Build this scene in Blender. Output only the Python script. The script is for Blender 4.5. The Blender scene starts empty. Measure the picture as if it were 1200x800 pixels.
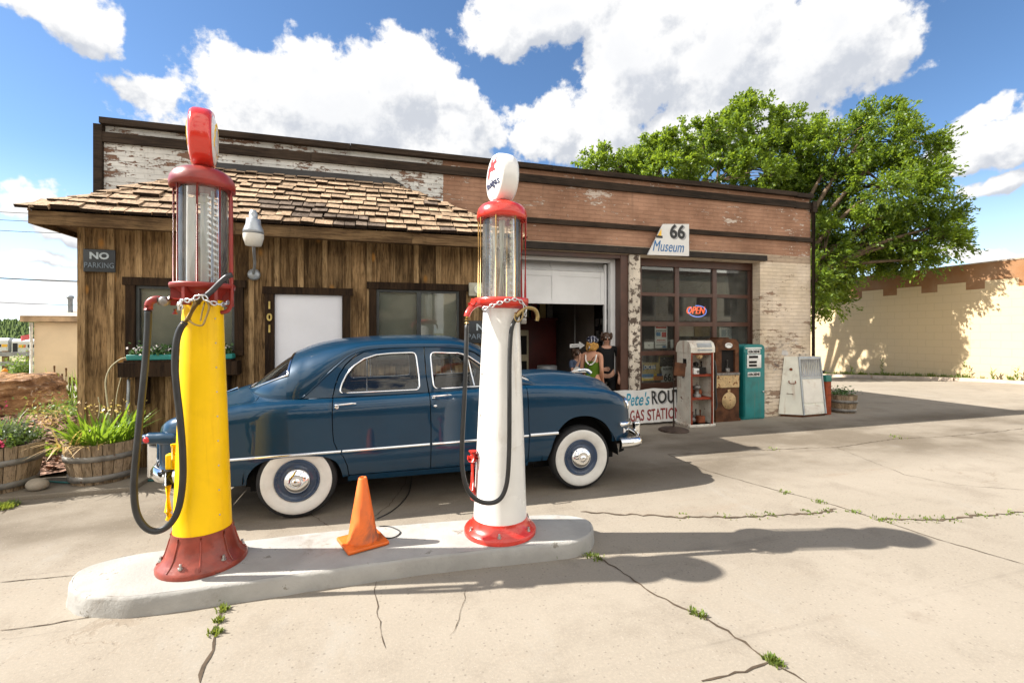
import bpy, bmesh, math, random
import numpy as np
from mathutils import Vector, Matrix, Quaternion
from mathutils import geometry as mgeo
random.seed(7); rng = np.random.default_rng(7)
PI = math.pi
SC = bpy.context.scene
COL = SC.collection
# ------------------------------------------------------------------ camera frame of reference (metres)
F_PX = 533.0; YAW = math.radians(16); CY, SY = math.cos(YAW), math.sin(YAW); EYE = 1.735; HZ = 390.0
def on_y(px, py, Y):
    u = (px-600)/F_PX; d = Y/(CY-u*SY); return Vector((d*(u*CY+SY), Y, EYE-(py-HZ)/F_PX*d))
def on_g(px, py, z=0.0):
    d = (EYE-z)*F_PX/(py-HZ); u = (px-600)/F_PX; return Vector((d*(u*CY+SY), d*(CY-u*SY), z))
def on_x(px, py, X):
    u = (px-600)/F_PX; d = X/(u*CY+SY); return Vector((X, d*(CY-u*SY), EYE-(py-HZ)/F_PX*d))
def fx(px, Y=7.6): return on_y(px, 390, Y).x
# ------------------------------------------------------------------ node helpers
class NB:
    def __init__(s, nt): s.nt = nt; s.n = nt.nodes; s.l = nt.links
    def new(s, t, **kw):
        n = s.n.new(t)
        for k, v in kw.items(): setattr(n, k, v)
        return n
    def put(s, sock, v):
        if v is None: return
        if hasattr(v, 'is_output'): s.l.new(v, sock)
        elif isinstance(v, (tuple, list)) and len(v) == 3 and sock.type == 'RGBA': sock.default_value = (*v, 1)
        else: sock.default_value = v
    def m(s, op, a, b=None, c=None, clamp=False):
        n = s.new('ShaderNodeMath', operation=op); n.use_clamp = clamp
        s.put(n.inputs[0], a); s.put(n.inputs[1], b); s.put(n.inputs[2], c); return n.outputs[0]
    def vm(s, op, a, b=None):
        n = s.new('ShaderNodeVectorMath', operation=op); s.put(n.inputs[0], a); s.put(n.inputs[1], b)
        return n.outputs[0]
    def mix(s, f, a, b, mode='MIX'):
        n = s.new('ShaderNodeMix', data_type='RGBA', blend_type=mode)
        s.put(n.inputs[0], f); s.put(n.inputs[6], a); s.put(n.inputs[7], b); return n.outputs[2]
    def noise(s, vec, scale, detail=4, rough=.55, dist=0):
        n = s.new('ShaderNodeTexNoise'); s.put(n.inputs['Vector'], vec); n.inputs['Scale'].default_value = scale
        n.inputs['Detail'].default_value = detail; n.inputs['Roughness'].default_value = rough
        n.inputs['Distortion'].default_value = dist; return n.outputs['Fac']
    def noisec(s, vec, scale, detail=4, rough=.55):
        n = s.new('ShaderNodeTexNoise'); s.put(n.inputs['Vector'], vec); n.inputs['Scale'].default_value = scale
        n.inputs['Detail'].default_value = detail; n.inputs['Roughness'].default_value = rough; return n.outputs['Color']
    def ramp(s, f, lo, hi, a=0.0, b=1.0, smooth=True):
        n = s.new('ShaderNodeMapRange'); n.interpolation_type = 'SMOOTHSTEP' if smooth else 'LINEAR'
        s.put(n.inputs[0], f); s.put(n.inputs[1], lo); s.put(n.inputs[2], hi); s.put(n.inputs[3], a); s.put(n.inputs[4], b)
        return n.outputs[0]
    def mapping(s, vec, scale=(1,1,1), loc=(0,0,0), rot=(0,0,0)):
        n = s.new('ShaderNodeMapping'); s.put(n.inputs[0], vec); n.inputs[1].default_value = loc
        n.inputs[2].default_value = rot; n.inputs[3].default_value = scale; return n.outputs[0]
    def sep(s, vec):
        n = s.new('ShaderNodeSeparateXYZ'); s.put(n.inputs[0], vec); return n.outputs
    def comb(s, x, y, z):
        n = s.new('ShaderNodeCombineXYZ'); s.put(n.inputs[0], x); s.put(n.inputs[1], y); s.put(n.inputs[2], z); return n.outputs[0]
    def bump(s, h, strength=.3, dist=.01, normal=None):
        n = s.new('ShaderNodeBump'); n.inputs['Strength'].default_value = strength; n.inputs['Distance'].default_value = dist
        s.put(n.inputs['Height'], h); s.put(n.inputs['Normal'], normal); return n.outputs[0]
MATS = {}
def base_mat(name):
    m = bpy.data.materials.new(name); m.use_nodes = True; nb = NB(m.node_tree)
    p = m.node_tree.nodes['Principled BSDF']; MATS[name] = m; return m, nb, p
def pos(nb): return nb.new('ShaderNodeNewGeometry').outputs['Position']
def objco(nb): return nb.new('ShaderNodeTexCoord').outputs['Object']
def island(nb): return nb.new('ShaderNodeNewGeometry').outputs['Random Per Island']
def mat(name, col, rough=.6, metal=0.0, var=.18, scale=5.0, bump=.0, bscale=60, coat=0.0, chips=None, isl=0.0, grime=None, spec=.5, sss=0, streak=None):
    """general surface: mottled colour, optional chips (colour, amount, scale) and grime"""
    m, nb, p = base_mat(name); v = objco(nb)
    n1 = nb.noise(v, scale, 6, .6)
    f = nb.ramp(n1, .3, .7, 1-var, 1+var)
    c = nb.vm('SCALE', tuple(col)); nd = c.node; nb.put(nd.inputs['Scale'], f)
    if isl:
        g = nb.ramp(island(nb), 0, 1, 1-isl, 1+isl, False)
        nd2 = nb.new('ShaderNodeVectorMath', operation='SCALE'); nb.put(nd2.inputs[0], c); nb.put(nd2.inputs['Scale'], g); c = nd2.outputs[0]
    r = nb.ramp(n1, .25, .75, max(.02, rough*.8), min(1, rough*1.2))
    h = nb.noise(v, bscale, 4, .6)
    if grime:
        g = nb.ramp(nb.noise(v, grime[2], 7, .68, .4), .52, .52+.22, 0, grime[1])
        c = nb.mix(g, c, grime[0])
    if streak:
        sv = nb.noise(nb.mapping(v, (1, 1, .05)), streak[2], 6, .65); sm = nb.noise(nb.mapping(v, (1,1,.5)), 3.1, 6, .65)
        c = nb.mix(nb.m('MULTIPLY', nb.ramp(sv, .52, .70, 0, streak[1]), nb.ramp(sm, .40, .62)), c, streak[0])
    if chips:
        q = nb.noise(v, chips[2], 9, .72)
        k = nb.ramp(q, 1-chips[1]-.02, 1-chips[1]+.02)
        c = nb.mix(k, c, chips[0]); r = nb.mix(k, r, (.85, .85, .85))
    nb.put(p.inputs['Base Color'], c); nb.put(p.inputs['Roughness'], r); p.inputs['Metallic'].default_value = metal
    p.inputs['Coat Weight'].default_value = coat; p.inputs['Coat Roughness'].default_value = .05
    p.inputs['Specular IOR Level'].default_value = spec if rough < .55 else spec*.35
    if bump: nb.put(p.inputs['Normal'], nb.bump(h, bump, .01))
    return m
def wood_mat(name, c1, c2, axis='z', rough=.8, isl=.25, dark=(.03,.02,.012), knots=.0, stain=0.0, fine=1.0):
    m, nb, p = base_mat(name); v = objco(nb); g = island(nb)
    off = nb.comb(nb.m('MULTIPLY', g, 37.0), nb.m('MULTIPLY', g, 17.0), nb.m('MULTIPLY', g, 53.0))
    v2 = nb.vm('ADD', v, off)
    sc = {'z': (1, 1, .07), 'x': (.07, 1, 1), 'y': (1, .07, 1)}[axis]
    s = nb.mapping(v2, sc)
    n1 = nb.noise(s, 22*fine, 6, .65, .8); n2 = nb.noise(s, 90*fine, 3, .6); n3 = nb.noise(v2, 1.6, 5, .6)
    t = nb.m('ADD', nb.m('MULTIPLY', n1, .65), nb.m('MULTIPLY', n3, .4))
    c = nb.mix(nb.ramp(t, .40, .64), c1, c2)
    c = nb.mix(nb.ramp(n2, .52, .68, 0, .72), c, dark)
    if stain: c = nb.mix(nb.ramp(nb.noise(nb.mapping(v2, (1,1,.35)), 2.2, 6, .65), .5, .72, 0, stain), c, dark)
    if knots:
        vo = nb.new('ShaderNodeTexVoronoi'); nb.put(vo.inputs['Vector'], nb.mapping(v2, (1,1,.55))); vo.inputs['Scale'].default_value = 3.3
        k = nb.ramp(vo.outputs['Distance'], .05, .16, knots, 0)
        c = nb.mix(k, c, (.42, .2, .05))
    nd = nb.new('ShaderNodeVectorMath', operation='SCALE'); nb.put(nd.inputs[0], c); nb.put(nd.inputs['Scale'], nb.ramp(g, 0, 1, 1-isl, 1+isl, False))
    nb.put(p.inputs['Base Color'], nd.outputs[0]); p.inputs['Roughness'].default_value = rough; p.inputs['Specular IOR Level'].default_value = .12
    nb.put(p.inputs['Normal'], nb.bump(nb.m('ADD', n1, nb.m('MULTIPLY', n2, .7)), .8, .010))
    return m
def glass_mat(name, tint=(1,1,1), refl=1.0, rough=0.0, dust=0.0):
    m = bpy.data.materials.new(name); m.use_nodes = True; nb = NB(m.node_tree); MATS[name] = m
    m.node_tree.nodes.remove(m.node_tree.nodes['Principled BSDF']); out = m.node_tree.nodes['Material Output']
    t = nb.new('ShaderNodeBsdfTransparent'); t.inputs[0].default_value = (*tint, 1)
    g = nb.new('ShaderNodeBsdfGlossy'); g.inputs['Roughness'].default_value = rough
    fr = nb.new('ShaderNodeFresnel'); fr.inputs['IOR'].default_value = 1.5
    mx = nb.new('ShaderNodeMixShader'); nb.put(mx.inputs[0], nb.m('MULTIPLY', fr.outputs[0], refl, clamp=True))
    nb.l.new(t.outputs[0], mx.inputs[1]); nb.l.new(g.outputs[0], mx.inputs[2]); last = mx.outputs[0]
    if dust:
        d0_ = nb.new('ShaderNodeBsdfDiffuse'); d0_.inputs[0].default_value = (.7,.68,.62,1); d1_ = nb.new('ShaderNodeBsdfTranslucent'); d1_.inputs[0].default_value = (.7,.68,.64,1)
        d = nb.new('ShaderNodeAddShader'); nb.l.new(d0_.outputs[0], d.inputs[0]); nb.l.new(d1_.outputs[0], d.inputs[1])
        m2 = nb.new('ShaderNodeMixShader'); nb.put(m2.inputs[0], nb.ramp(nb.noise(objco(nb), 5, 6, .6), .35, .8, dust*.4, dust))
        nb.l.new(last, m2.inputs[1]); nb.l.new(d.outputs[0], m2.inputs[2]); last = m2.outputs[0]
    nb.l.new(last, out.inputs[0]); return m
def leaf_mat(name, ca, cb, trans=.45, rough=.5):
    m = bpy.data.materials.new(name); m.use_nodes = True; nb = NB(m.node_tree); MATS[name] = m
    p = m.node_tree.nodes['Principled BSDF']; out = m.node_tree.nodes['Material Output']
    c = nb.mix(island(nb), ca, cb); c = nb.mix(nb.ramp(nb.noise(pos(nb), .9, 3), .35, .65, 0, .45), c, tuple(x*.62 for x in ca))
    nb.put(p.inputs['Base Color'], c); p.inputs['Roughness'].default_value = rough
    tr = nb.new('ShaderNodeBsdfTranslucent'); nb.put(tr.inputs[0], nb.mix(.5, c, (min(1, cb[0]*2.2), min(1, cb[1]*2.0), cb[2]*.8)))
    mx = nb.new('ShaderNodeMixShader'); mx.inputs[0].default_value = trans
    nb.l.new(p.outputs[0], mx.inputs[1]); nb.l.new(tr.outputs[0], mx.inputs[2]); nb.l.new(mx.outputs[0], out.inputs[0]); return m
# ------------------------------------------------------------------ object helpers
def tag(o, label=None, cat=None, group=None, kind=None):
    if label: o['label'] = label
    if cat: o['category'] = cat
    if group: o['group'] = group
    if kind: o['kind'] = kind
    return o
def thing(name, label, cat, loc=(0,0,0), rz=0.0, group=None):
    o = bpy.data.objects.new(name, None); COL.objects.link(o); o.empty_display_size = .1
    o.location = loc; o.rotation_euler = (0, 0, rz); return tag(o, label, cat, group)
def link_mesh(name, me, mats, parent=None, smooth=False):
    if not isinstance(mats, (list, tuple)): mats = [mats]
    for m in mats: me.materials.append(m)
    o = bpy.data.objects.new(name, me); COL.objects.link(o)
    if parent: o.parent = parent
    if smooth: me.polygons.foreach_set('use_smooth', [True]*len(me.polygons))
    return o
def copy_tree(o, parent=None):
    c = o.copy(); COL.objects.link(c)
    if parent: c.parent = parent
    for ch in list(o.children): copy_tree(ch, c)
    return c
def rmf(tangent, n0=None):
    t = tangent.normalized(); up = Vector((0,0,1)) if abs(t.z) < .95 else Vector((1,0,0))
    a = t.cross(up).normalized(); return a, a.cross(t).normalized()
class MB:
    """collects shapes and links them as one mesh object"""
    def __init__(s): s.v = []; s.f = []; s.mi = []; s.sm = []
    def add(s, vs, fs, mi=0, smooth=False, mtx=None):
        b = len(s.v)
        for q in vs: s.v.append(tuple(mtx @ Vector(q)) if mtx is not None else tuple(q))
        for f in fs: s.f.append(tuple(b+i for i in f)); s.mi.append(mi); s.sm.append(smooth)
        return s
    def box(s, x0, x1, y0, y1, z0, z1, mi=0, mtx=None, bev=0.0):
        if bev <= 0:
            vs = [(x0,y0,z0),(x1,y0,z0),(x1,y1,z0),(x0,y1,z0),(x0,y0,z1),(x1,y0,z1),(x1,y1,z1),(x0,y1,z1)]
            return s.add(vs, [(0,3,2,1),(4,5,6,7),(0,1,5,4),(1,2,6,5),(2,3,7,6),(3,0,4,7)], mi, False, mtx)
        bm = bmesh.new(); bmesh.ops.create_cube(bm, size=1)
        for w in bm.verts: w.co = Vector(((x0+x1)/2+w.co.x*(x1-x0), (y0+y1)/2+w.co.y*(y1-y0), (z0+z1)/2+w.co.z*(z1-z0)))
        bmesh.ops.bevel(bm, geom=list(bm.edges), offset=bev, segments=2, affect='EDGES', profile=.6)
        s.addbm(bm, mi, mtx, True); return s
    def addbm(s, bm, mi=0, mtx=None, smooth=False):
        bm.verts.index_update()
        s.add([w.co.copy() for w in bm.verts], [[w.index for w in f.verts] for f in bm.faces], mi, smooth, mtx); bm.free(); return s
    def tube(s, pts, r, n=10, mi=0, cap=True, smooth=True, closed=False):
        pts = [Vector(p) for p in pts]; k = len(pts); rs = r if isinstance(r, (list, tuple)) else [r]*k
        vs = []; fs = []; a = b = None
        for i, p in enumerate(pts):
            if closed: t = pts[(i+1) % k]-pts[i-1]
            else: t = pts[min(i+1, k-1)]-pts[max(i-1, 0)]
            if t.length < 1e-9: t = Vector((0,0,1))
            t.normalize()
            if a is None: a, b = rmf(t)
            else:
                a = (a-t*a.dot(t)); a = a.normalized() if a.length > 1e-6 else rmf(t)[0]; b = t.cross(a)
            for j in range(n):
                q = 2*PI*j/n; vs.append(p+(a*math.cos(q)+b*math.sin(q))*rs[i])
        for i in range(k if closed else k-1):
            i2 = (i+1) % k
            for j in range(n): fs.append((i*n+j, i2*n+j, i2*n+(j+1) % n, i*n+(j+1) % n))
        s.add(vs, fs, mi, smooth)
        if cap and not closed:
            s.add(vs[:n], [tuple(range(n))], mi); s.add(vs[-n:], [tuple(range(n-1, -1, -1))], mi)
        return s
    def lathe(s, prof, n=32, mi=0, mtx=None, smooth=True, cap=True):
        vs = []; fs = []
        for r, z in prof:
            for j in range(n): q = 2*PI*j/n; vs.append((r*math.cos(q), r*math.sin(q), z))
        for i in range(len(prof)-1):
            for j in range(n): fs.append((i*n+j, i*n+(j+1) % n, (i+1)*n+(j+1) % n, (i+1)*n+j))
        s.add(vs, fs, mi, smooth, mtx)
        if cap:
            if prof[0][0] > 1e-4: s.add(vs[:n], [tuple(range(n-1, -1, -1))], mi, False, mtx)
            if prof[-1][0] > 1e-4: s.add(vs[-n:], [tuple(range(n))], mi, False, mtx)
        return s
    def prism(s, poly, y0, y1, mi=0, mtx=None):
        """poly in (x,z) extruded along y"""
        n = len(poly); vs = [(x, y0, z) for x, z in poly]+[(x, y1, z) for x, z in poly]
        tri = mgeo.tessellate_polygon([[Vector((x, z, 0)) for x, z in poly]])
        fs = [tuple(t) for t in tri]+[tuple(n+i for i in reversed(t)) for t in tri]
        fs += [(i, (i+1) % n, n+(i+1) % n, n+i) for i in range(n)]
        bm = bmesh.new(); bv = [bm.verts.new(q) for q in vs]
        for f in fs:
            try: bm.faces.new([bv[i] for i in f])
            except ValueError: pass
        bmesh.ops.recalc_face_normals(bm, faces=list(bm.faces)); return s.addbm(bm, mi, mtx)
    def slab(s, poly, z0, z1, mi=0, mtx=None):
        """poly in (x,y) extruded along z"""
        M = Matrix(((1,0,0,0),(0,0,1,0),(0,1,0,0),(0,0,0,1)))
        return s.prism(poly, z0, z1, mi, (mtx @ M) if mtx is not None else M)
    def ball(s, c, r, n=16, mi=0, scale=(1,1,1), mtx=None):
        bm = bmesh.new(); bmesh.ops.create_uvsphere(bm, u_segments=n, v_segments=max(6, n//2), radius=1)
        for w in bm.verts: w.co = Vector((c[0]+w.co.x*r*scale[0], c[1]+w.co.y*r*scale[1], c[2]+w.co.z*r*scale[2]))
        return s.addbm(bm, mi, mtx, True)
    def quad(s, a, b, c, d, mi=0): return s.add([a, b, c, d], [(0,1,2,3)], mi)
    def build(s, name, mats, parent=None):
        me = bpy.data.meshes.new(name); me.from_pydata([tuple(q) for q in s.v], [], s.f)
        me.polygons.foreach_set('material_index', s.mi); me.polygons.foreach_set('use_smooth', s.sm); me.update()
        return link_mesh(name, me, mats, parent)
def quads_object(name, V, mats, parent=None, smooth=False, mi=None):
    V = np.asarray(V, dtype=np.float32).reshape(-1, 3); n = len(V)//4
    me = bpy.data.meshes.new(name); me.vertices.add(n*4); me.vertices.foreach_set('co', V.ravel())
    me.loops.add(n*4); me.loops.foreach_set('vertex_index', np.arange(n*4, dtype=np.int32))
    me.polygons.add(n); me.polygons.foreach_set('loop_start', np.arange(0, n*4, 4, dtype=np.int32))
    if mi is not None: me.polygons.foreach_set('material_index', np.asarray(mi, dtype=np.int32))
    me.update(calc_edges=True); me.validate()
    return link_mesh(name, me, mats, parent, smooth)
def text_obj(name, body, size, m, parent, loc, rot=(PI/2,0,0), shear=0.0, ext=.002, bold=0.0, align='CENTER', sx=1.0, spacing=1.0):
    cu = bpy.data.curves.new(name, 'FONT'); cu.body = body; cu.size = size; cu.shear = shear; cu.extrude = ext; cu.offset = bold
    cu.align_x = align; cu.align_y = 'CENTER'; cu.space_character = spacing; cu.resolution_u = 3
    t = bpy.data.objects.new('tmp', cu); COL.objects.link(t)
    dg = bpy.context.evaluated_depsgraph_get(); dg.update()
    me = bpy.data.meshes.new_from_object(t.evaluated_get(dg)); bpy.data.objects.remove(t)
    me.materials.clear(); o = link_mesh(name, me, m, parent)
    o.location = loc; o.rotation_euler = rot; o.scale = (sx, 1, 1); return o
def cat_interp(xs, ys):
    """monotone cubic interpolation"""
    xs = np.array(xs, float); ys = np.array(ys, float); h = np.diff(xs); d = np.diff(ys)/h; mm = np.zeros(len(xs))
    mm[0] = d[0]; mm[-1] = d[-1]
    for i in range(1, len(xs)-1):
        if d[i-1]*d[i] > 0:
            w1 = 2*h[i]+h[i-1]; w2 = h[i]+2*h[i-1]; mm[i] = (w1+w2)/(w1/d[i-1]+w2/d[i])
    def fn(x):
        x = min(max(x, xs[0]), xs[-1]); i = min(max(int(np.searchsorted(xs, x))-1, 0), len(h)-1)
        t = (x-xs[i])/h[i]; a, b = ys[i], ys[i+1]
        return float((2*t**3-3*t**2+1)*a+(t**3-2*t**2+t)*h[i]*mm[i]+(-2*t**3+3*t**2)*b+(t**3-t**2)*h[i]*mm[i+1])
    return fn
def smooth_path(pts, k=8):
    pts = [Vector(p) for p in pts]; out = []
    for i in range(len(pts)-1):
        p0 = pts[max(i-1, 0)]; p1 = pts[i]; p2 = pts[i+1]; p3 = pts[min(i+2, len(pts)-1)]
        for j in range(k):
            t = j/k; out.append(.5*((2*p1)+(p2-p0)*t+(2*p0-5*p1+4*p2-p3)*t*t+(3*p1-p0-3*p2+p3)*t**3))
    out.append(pts[-1]); return out
def chain(mb, pts, link=.05, r=.006, mi=0):
    path = smooth_path(pts, 12); acc = 0; L = [0]
    for i in range(1, len(path)): L.append(L[-1]+(path[i]-path[i-1]).length)
    n = int(L[-1]/(link*.72)); 
    for q in range(n):
        s = (q+.5)*L[-1]/n; i = next(j for j in range(1, len(L)) if L[j] >= s)
        f = (s-L[i-1])/max(1e-6, L[i]-L[i-1]); c = path[i-1].lerp(path[i], f); t = (path[i]-path[i-1]).normalized()
        a, b = rmf(t); u = a if q % 2 else b
        ring = [c+t*(link/2*math.cos(w))+u*(link*.3*math.sin(w)) for w in [2*PI*k/10 for k in range(10)]]
        mb.tube(ring, r, 6, mi, closed=True)
# ------------------------------------------------------------------ camera, sun, sky
cam = bpy.data.cameras.new('camera'); co = bpy.data.objects.new('camera', cam); COL.objects.link(co)
cam.sensor_width = 36; cam.lens = F_PX/1200*36; cam.clip_end = 3000; cam.clip_start = .05; cam.shift_y = -10/1200
co.location = (0, 0, EYE); co.rotation_euler = (PI/2, 0, -YAW); SC.camera = co
SUNV = Vector((-1.08, .262, 1.0)).normalized()
sl = bpy.data.lights.new('sun', 'SUN'); sl.energy = 5.0; sl.angle = math.radians(.55); sl.color = (1, .95, .87)
so = bpy.data.objects.new('sun', sl); COL.objects.link(so); so.rotation_euler = (-SUNV).to_track_quat('-Z', 'Y').to_euler(); so.location = (-30, 10, 40)
W = bpy.data.worlds.new('World'); SC.world = W; W.use_nodes = True; wb = NB(W.node_tree)
for n in list(W.node_tree.nodes): W.node_tree.nodes.remove(n)
sky = wb.new('ShaderNodeTexSky', sky_type='NISHITA'); sky.sun_disc = False; sky.altitude = 2000; sky.air_density = 1.0; sky.dust_density = .6; sky.ozone_density = .7
sky.sun_elevation = math.asin(SUNV.z); sky.sun_rotation = math.atan2(SUNV.x, SUNV.y)
CL = [(85,8,80,32),(120,32,52,26),(30,-5,40,20),(395,140,175,72),(295,95,62,48),(365,85,55,38),(480,110,85,58),(190,112,66,24),(555,160,55,48),(420,190,230,45),(545,110,34,34),
      (640,18,105,40),(600,0,70,26),(735,75,74,72),(712,140,44,44),(845,62,115,72),(965,62,128,60),(1050,55,66,42),(760,5,70,25),(640,155,46,36),(840,145,150,45),(690,185,60,24),
      (1160,168,66,30),(1135,180,40,20),(1150,140,28,18),(1168,217,38,19),(15,232,46,24),(62,262,50,16),(40,300,70,10),(1150,303,60,10),(70,328,60,7),(40,352,90,6)]
def build_density():
    g = bpy.data.node_groups.new('cloud_density', 'ShaderNodeTree'); b = NB(g)
    g.interface.new_socket('Dir', in_out='INPUT', socket_type='NodeSocketVector'); g.interface.new_socket('Den', in_out='OUTPUT', socket_type='NodeSocketFloat')
    gi = b.new('NodeGroupInput'); go = b.new('NodeGroupOutput'); D = gi.outputs[0]
    x, y, z = b.sep(D)
    az = b.m('ARCTAN2', x, y); el = b.m('ARCSINE', z)
    wn = b.noisec(D, 5.0, 5, .6); wx, wy, wz = b.sep(wn)
    az = b.m('ADD', az, b.m('MULTIPLY', b.m('SUBTRACT', wx, .5), .20)); el = b.m('ADD', el, b.m('MULTIPLY', b.m('SUBTRACT', wy, .5), .14))
    cur = None
    for px, py, rx, ry in CL:
        a0 = YAW+math.atan((px-600)/F_PX); k = math.cos(a0-YAW); e0 = math.atan((HZ-py)/F_PX*k)
        ra = rx/F_PX*k*k; re = max(ry/F_PX*k, .008)
        dx = b.m('DIVIDE', b.m('SUBTRACT', az, a0), ra); dy = b.m('DIVIDE', b.m('SUBTRACT', el, e0), re)
        r = b.m('SQRT', b.m('ADD', b.m('MULTIPLY', dx, dx), b.m('MULTIPLY', dy, dy)))
        v = b.m('MULTIPLY', b.m('SUBTRACT', 1.0, r), min(1.0, .42+re*4))
        cur = v if cur is None else b.m('SMOOTH_MAX', cur, v, .12)
    fb = b.m('SUBTRACT', b.noise(D, 13, 12, .62), .5); fb2 = b.m('SUBTRACT', b.noise(D, 42, 6, .6), .5)
    den = b.m('ADD', cur, b.m('ADD', b.m('MULTIPLY', fb, 1.05), b.m('MULTIPLY', fb2, .22)))
    back = b.m('SUBTRACT', b.m('MULTIPLY', b.noise(b.mapping(D, (1,1,2.2)), 2.6, 12, .6), 3.2), 1.28)  # heavy unseen cloud cover added behind the camera as fill
    sel = b.ramp(y, -.12, .12, 1, 0)
    den = b.m('ADD', b.m('MULTIPLY', den, b.m('SUBTRACT', 1.0, sel)), b.m('MULTIPLY', back, sel))
    b.l.new(den, go.inputs[0]); return g
G = build_density()
tc = wb.new('ShaderNodeTexCoord').outputs['Generated']
def den_at(vec):
    n = wb.new('ShaderNodeGroup'); n.node_tree = G; wb.put(n.inputs[0], vec); return n.outputs[0]
d0 = den_at(tc); d1 = den_at(wb.vm('ADD', tc, tuple(Vector((-.04, .0, .055))))); d2 = den_at(wb.vm('ADD', tc, (-.010, .0, .016)))
alpha = wb.ramp(d0, .0, .16)
hz = wb.sep(tc)[2]
alpha = wb.m('MULTIPLY', alpha, wb.ramp(hz, -.01, .03))
lit = wb.ramp(wb.m('ADD', wb.m('MULTIPLY', wb.m('SUBTRACT', d0, d1), .7), wb.m('MULTIPLY', wb.m('SUBTRACT', d0, d2), .9)), -.42, .24)
thick = wb.ramp(d0, .15, 1.0)
cc = wb.mix(lit, (.60, .63, .69), (1.0, .995, .985)); cc = wb.mix(wb.m('MULTIPLY', thick, .45), cc, (.70, .73, .79))
b1 = wb.new('ShaderNodeBackground'); b1.inputs[1].default_value = .082
hazec = wb.mix(wb.ramp(hz, .0, .30, .62, 0), sky.outputs[0], (6.6, 7.8, 9.0)); hs = wb.new('ShaderNodeHueSaturation'); hs.inputs['Saturation'].default_value = 1.15; wb.put(hs.inputs['Color'], hazec)
wb.put(b1.inputs[0], hs.outputs[0])
rear_fill = wb.ramp(wb.sep(tc)[1], -.30, .05, 1, 0); cc = wb.mix(rear_fill, cc, wb.mix(lit, (.78, .74, .68), (1.0, .95, .86)))  # unseen clouds behind the camera, warmed and brightened to fill the facade
b2 = wb.new('ShaderNodeBackground'); wb.put(b2.inputs[1], wb.m('MULTIPLY_ADD', rear_fill, .42, .43)); wb.put(b2.inputs[0], cc)
ms = wb.new('ShaderNodeMixShader'); wb.put(ms.inputs[0], alpha); wb.l.new(b1.outputs[0], ms.inputs[1]); wb.l.new(b2.outputs[0], ms.inputs[2])
wo = wb.new('ShaderNodeOutputWorld'); wb.l.new(ms.outputs[0], wo.inputs[0])
SC.view_settings.view_transform = 'Standard'; SC.view_settings.look = 'None'; SC.view_settings.exposure = 1.34; SC.view_settings.gamma = 1
SC.render.engine = 'CYCLES'; SC.cycles.max_bounces = 8; SC.cycles.transparent_max_bounces = 16; SC.cycles.use_denoising = True
# ------------------------------------------------------------------ ground and far country
def smst(a, b, x):
    t = min(1, max(0, (x-a)/(b-a))); return t*t*(3-2*t)
def gz(x, y):
    z = -.06*max(0, y-10.5)*smst(9.2, 13, x)*(1-smst(22, 40, y)) if x > 9.2 and y > 10.5 else 0.0
    if y > 20: z = min(z, 0)-3.4*smst(20, 112, y)
    r = math.hypot(x, y)
    if y > 60: z += smst(230, 560, r)*(12.5+3*math.sin(x*.006+1)+2*math.sin(x*.017))*smst(60, 200, y)
    return z
def grid_sheet(name, xs, ys, zf, m, parent=None, kind='structure'):
    vs = [(x, y, zf(x, y)) for y in ys for x in xs]; nx = len(xs)
    fs = [(j*nx+i, j*nx+i+1, (j+1)*nx+i+1, (j+1)*nx+i) for j in range(len(ys)-1) for i in range(nx-1)]
    me = bpy.data.meshes.new(name); me.from_pydata(vs, [], fs); me.polygons.foreach_set('use_smooth', [True]*len(fs)); me.update()
    o = link_mesh(name, me, m, parent)
    return tag(o, kind=kind) if kind else o
# field: dry and green grass, pine-dark on the hills
m, nb, p = base_mat('field'); v = pos(nb)
n1 = nb.noise(v, .25, 8, .65); n2 = nb.noise(v, .06, 10, .7)
c = nb.mix(nb.ramp(n1, .38, .62), (.10, .145, .03), (.27, .22, .10))
ycoord = nb.sep(v)[1]
hill = nb.mix(nb.ramp(nb.noise(v, .12, 10, .75), .42, .58), (.045, .075, .05), (.13, .17, .09))
hill = nb.mix(nb.ramp(n2, .5, .62, 0, .5), hill, (.16, .17, .10))
c = nb.mix(nb.ramp(ycoord, 170, 230), c, hill)
nb.put(p.inputs['Base Color'], c); p.inputs['Roughness'].default_value = .95
xs = sorted(set([-1600,-1200,-900]+list(range(-700, 701, 20))+list(range(-60, 61, 4))+[900,1200,1600]))
ys = sorted(set([-1600,-900,-500,-200]+list(range(-100, 15, 6))+list(range(15, 130, 4))+list(range(130, 720, 12))+[800,1000,1600]))
grid_sheet('ground', xs, ys, lambda x, y: gz(x, y)-.04 - (.0 if y < 300 else 0), MATS['field'])
# concrete apron
m, nb, p = base_mat('concrete'); v = pos(nb)
big = nb.noise(v, .35, 6, .6, .6); mid = nb.noise(v, 1.9, 8, .65, .3); fine = nb.noise(v, 55, 4, .7); grain = nb.noise(v, 240, 2, .6)
c = nb.mix(nb.ramp(big, .3, .7), (.214, .189, .151), (.262, .233, .190))
c = nb.mix(nb.ramp(mid, .47, .70, 0, .62), c, (.158, .136, .108))
rust = nb.noise(nb.mapping(v, (.5, 2.2, 1), rot=(0,0,.25)), .8, 7, .7); c = nb.mix(nb.ramp(rust, .56, .70, 0, .5), c, (.205, .155, .112))
pale = nb.noise(nb.mapping(v, (1.4, .6, 1), rot=(0,0,-.3), loc=(5,3,0)), 1.1, 7, .68); c = nb.mix(nb.ramp(pale, .56, .72, 0, .4), c, (.28, .272, .248))
c = nb.mix(nb.ramp(grain, .30, .66, .42, 0), c, (.30, .25, .2)); c = nb.mix(nb.ramp(fine, .40, .72, 0, .34), c, (.34, .29, .23))
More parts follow.
